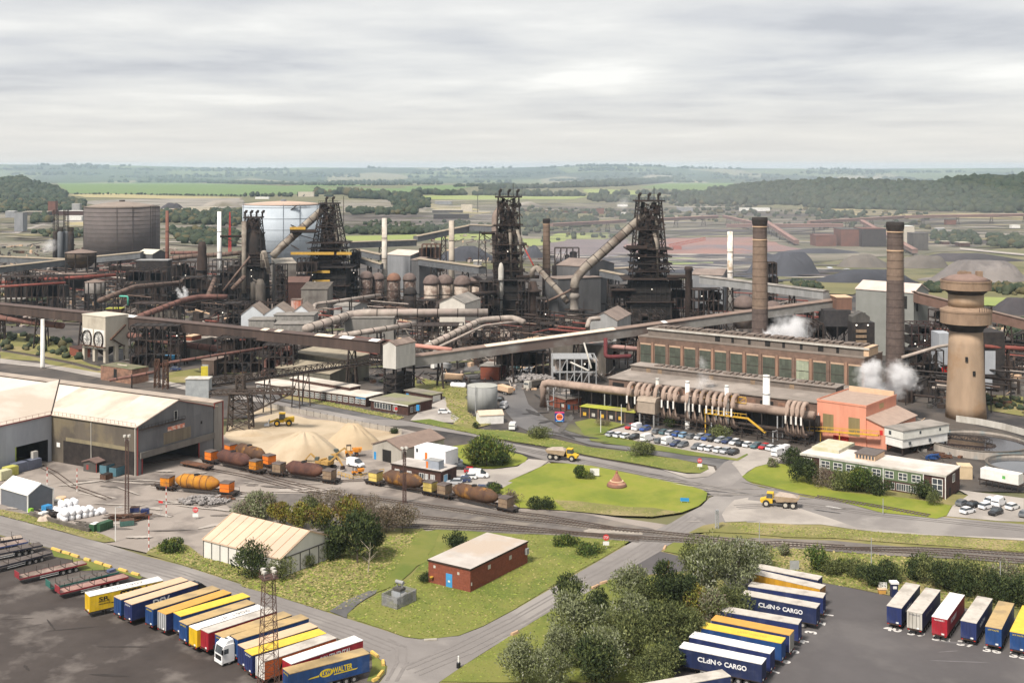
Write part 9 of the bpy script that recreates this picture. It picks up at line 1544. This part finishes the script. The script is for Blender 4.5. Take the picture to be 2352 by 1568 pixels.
p=g1('B3 1110,1462');t=thing('cone_hut','brick red conical monument standing on the big lawn','monument',(p.x,p.y,.25));cm_=M('cone_red',(.30,.135,.09),(.22,.10,.07),1.2,c3=(.36,.21,.15));MB().lathe([(2.5,0),(2.55,.35),(2.3,.8)],n=24).build('base',M('cone_base',(.20,.10,.075),(.15,.08,.06),1),t);MB().lathe([(2.3,.8),(1.75,1.25),(1.5,1.3),(.75,2.6),(.42,3.1)],n=24).build('cone',cm_,t);MB().lathe([(.42,3.1),(.3,3.3),(.3,3.7),(.12,4.0)],n=14).build('finial',cm_,t);m=MB();m.lathe([(1.72,1.28),(1.78,1.42),(1.45,1.48)],n=24);m.build('rim',RP,t)
def person(c,top,leg,rz,label):
 p=g1(c);t=thing('person',label,'person',(p.x,p.y,.3),rz);m=MB()
 for s in(-1,1):m.tube([(.05*s,s*.1,0),(.02,s*.1,.48),(0,s*.09,.88)],[.06,.075,.1],8)
 m.build('trousers',leg,t,False,True);m=MB();m.tube([(0,0,.85),(0,0,1.1),(0,0,1.4),(0,0,1.5)],[.17,.17,.21,.09],10);[m.tube([(0,s*.2,1.42),(.03,s*.27,1.12),(.12,s*.25,.85)],[.07,.055,.045],7)for s in(-1,1)];m.build('jacket',top,t,False,True);m=MB();m.lathe([(.05,1.48),(.09,1.56),(.1,1.66),(.07,1.76),(.02,1.79)],n=10);m.build('head',M('skin',(.42,.26,.19)),t,False,True);m=MB();m.lathe([(.125,1.69),(.12,1.76),(.06,1.84)],n=10);m.build('helmet',wht,t)
person('B3 240,690',orange,tk,.4,'person in an orange jacket standing on the plant road');person('B3 262,688',orange,tk,2.2,'second person in orange facing the first on the plant road')
# ------------------------------------------------------------------ steam and smoke
def vapour(name,label,pts,rad,dens,seed=0,nsc=.35):
 for k in range(2*len(pts)-1):
  f=k/2;j=min(int(f),len(pts)-2);c=Vector(pts[j]).lerp(Vector(pts[j+1]),f-j);r=(rad[j]+(rad[j+1]-rad[j])*(f-j))*2.1;m=MB();m.lathe([(math.sin(math.pi*q/10)+.001,-math.cos(math.pi*q/10))for q in range(11)],n=16);o=m.build(name,steelw);o.location=c
  for v in o.data.vertices:v.co.z-=1
  o.scale=(r,r,r);mt=bpy.data.materials.new(name+'_air');mt.use_nodes=True;nt=mt.node_tree;nt.nodes.clear();nn=nt.nodes.new;lk=nt.links.new;vp=nn('ShaderNodeVolumePrincipled');ou=nn('ShaderNodeOutputMaterial');lk(vp.outputs[0],ou.inputs['Volume']);vp.inputs['Color'].default_value=(.99,.99,1,1)
  tc=nn('ShaderNodeTexCoord');gr=nn('ShaderNodeTexGradient');gr.gradient_type='SPHERICAL';lk(tc.outputs['Object'],gr.inputs[0]);mp=nn('ShaderNodeMapping');mp.inputs['Location'].default_value=(seed*3.1+k*1.7,k*2.3,seed);lk(tc.outputs['Object'],mp.inputs[0]);no=nn('ShaderNodeTexNoise');lk(mp.outputs[0],no.inputs['Vector']);no.inputs['Scale'].default_value=1.7;no.inputs['Detail'].default_value=5;no.inputs['Roughness'].default_value=.6
  ad=nn('ShaderNodeMath');ad.operation='ADD';lk(gr.outputs[1],ad.inputs[0]);mu=nn('ShaderNodeMath');mu.operation='MULTIPLY';mu.inputs[1].default_value=2.2;lk(no.outputs[0],mu.inputs[0]);lk(mu.outputs[0],ad.inputs[1]);mr=nn('ShaderNodeMapRange');lk(ad.outputs[0],mr.inputs[0]);mr.inputs[1].default_value=1.5;mr.inputs[2].default_value=2.2;mr.inputs[4].default_value=dens*.45/max(.6,r/3);lk(mr.outputs[0],vp.inputs['Density']);o.data.materials.clear();o.data.materials.append(mt);o['kind']='stuff'
vapour('steam','',pf('B4 1150,690 1060,660 1010,600 1000,520 1050,440',376,376,376,376,376),(1.6,2.6,3.2,3.0,1.6),1.6,seed=1);vapour('steam','',pf('B4 1200,680 1250,600 1230,500 1300,540 1370,610',380,380,380,380,380),(2.2,3.2,2.6,2.8,1.8),1.4,seed=2);vapour('steam','',pf('Z6 790,1020 930,1010 1080,970 1180,950 1250,990',432,432,432,432,432),(1.4,2.2,4.2,4.4,2.2),1.6,seed=3);vapour('steam','',pf('B3 1770,690 1800,620 1830,560 1900,610',372,372,372,372),(1.0,1.6,1.8,1.0),.3,seed=4,nsc=.6);vapour('steam','',pf('B3 1830,480 1825,440 1815,410',385,385,385),(.8,1.4,1.0),.25,seed=5,nsc=.6)
vapour('steam','',pf('Z2 640,1400 570,1370 525,1290',612,612,612),(1.0,1.2,.8),1.6,seed=6,nsc=.8);vapour('steam','',pf('Z2 645,1395 640,1330 615,1270',612,612,612),(1.0,1.1,.7),1.6,seed=7,nsc=.8);vapour('steam','',pf('Z1 600,760 650,720 705,690',860,860,860),(2,4,3),.4,seed=8,nsc=.2);vapour('steam','',pf('A3 1150,425 1165,400 1170,380',2300,2300,2300),(8,12,7),.15,seed=9,nsc=.08)
def cloud(name,c,d,dens,colr):
 n=24;m=MB();m.lathe([(math.sin(math.pi*j/14)*d[0]+.01,-math.cos(math.pi*j/14)*d[2])for j in range(15)],n=n);o=m.build(name,steelw,None,False,True);o.location=c;o.scale=(1,d[1]/d[0],1)
 for v in o.data.vertices:v.co.z-=d[2]
 mt=bpy.data.materials.new(name+'_air');mt.use_nodes=True;nt=mt.node_tree;nt.nodes.clear();vp=nt.nodes.new('ShaderNodeVolumePrincipled');ou=nt.nodes.new('ShaderNodeOutputMaterial');nt.links.new(vp.outputs[0],ou.inputs['Volume']);vp.inputs['Color'].default_value=(*colr,1);vp.inputs['Density'].default_value=dens;o.data.materials.clear();o.data.materials.append(mt);o['kind']='stuff'
cloud('smoke',(190,1050,38),(280,380,46),.00022,(.78,.80,.88));cloud('smoke',(90,640,30),(70,45,24),.0008,(.70,.74,.84));
cloud('mist',(0,7600,55),(7500,2700,75),.00012,(.70,.83,1.0))
# ------------------------------------------------------------------ air
hb=MB().b2(-8500,-150,-1.5,8500,12500,130).build('haze',soil)
hmt=bpy.data.materials.new('haze_air');hmt.use_nodes=True;nt=hmt.node_tree;nt.nodes.clear()
vp=nt.nodes.new('ShaderNodeVolumePrincipled');ho=nt.nodes.new('ShaderNodeOutputMaterial');nt.links.new(vp.outputs[0],ho.inputs['Volume'])
vp.inputs['Color'].default_value=(.66,.82,1.0,1);vp.inputs['Density'].default_value=HAZE;vp.inputs['Anisotropy'].default_value=.2
hb.data.materials.clear();hb.data.materials.append(hmt);hb['kind']='stuff'
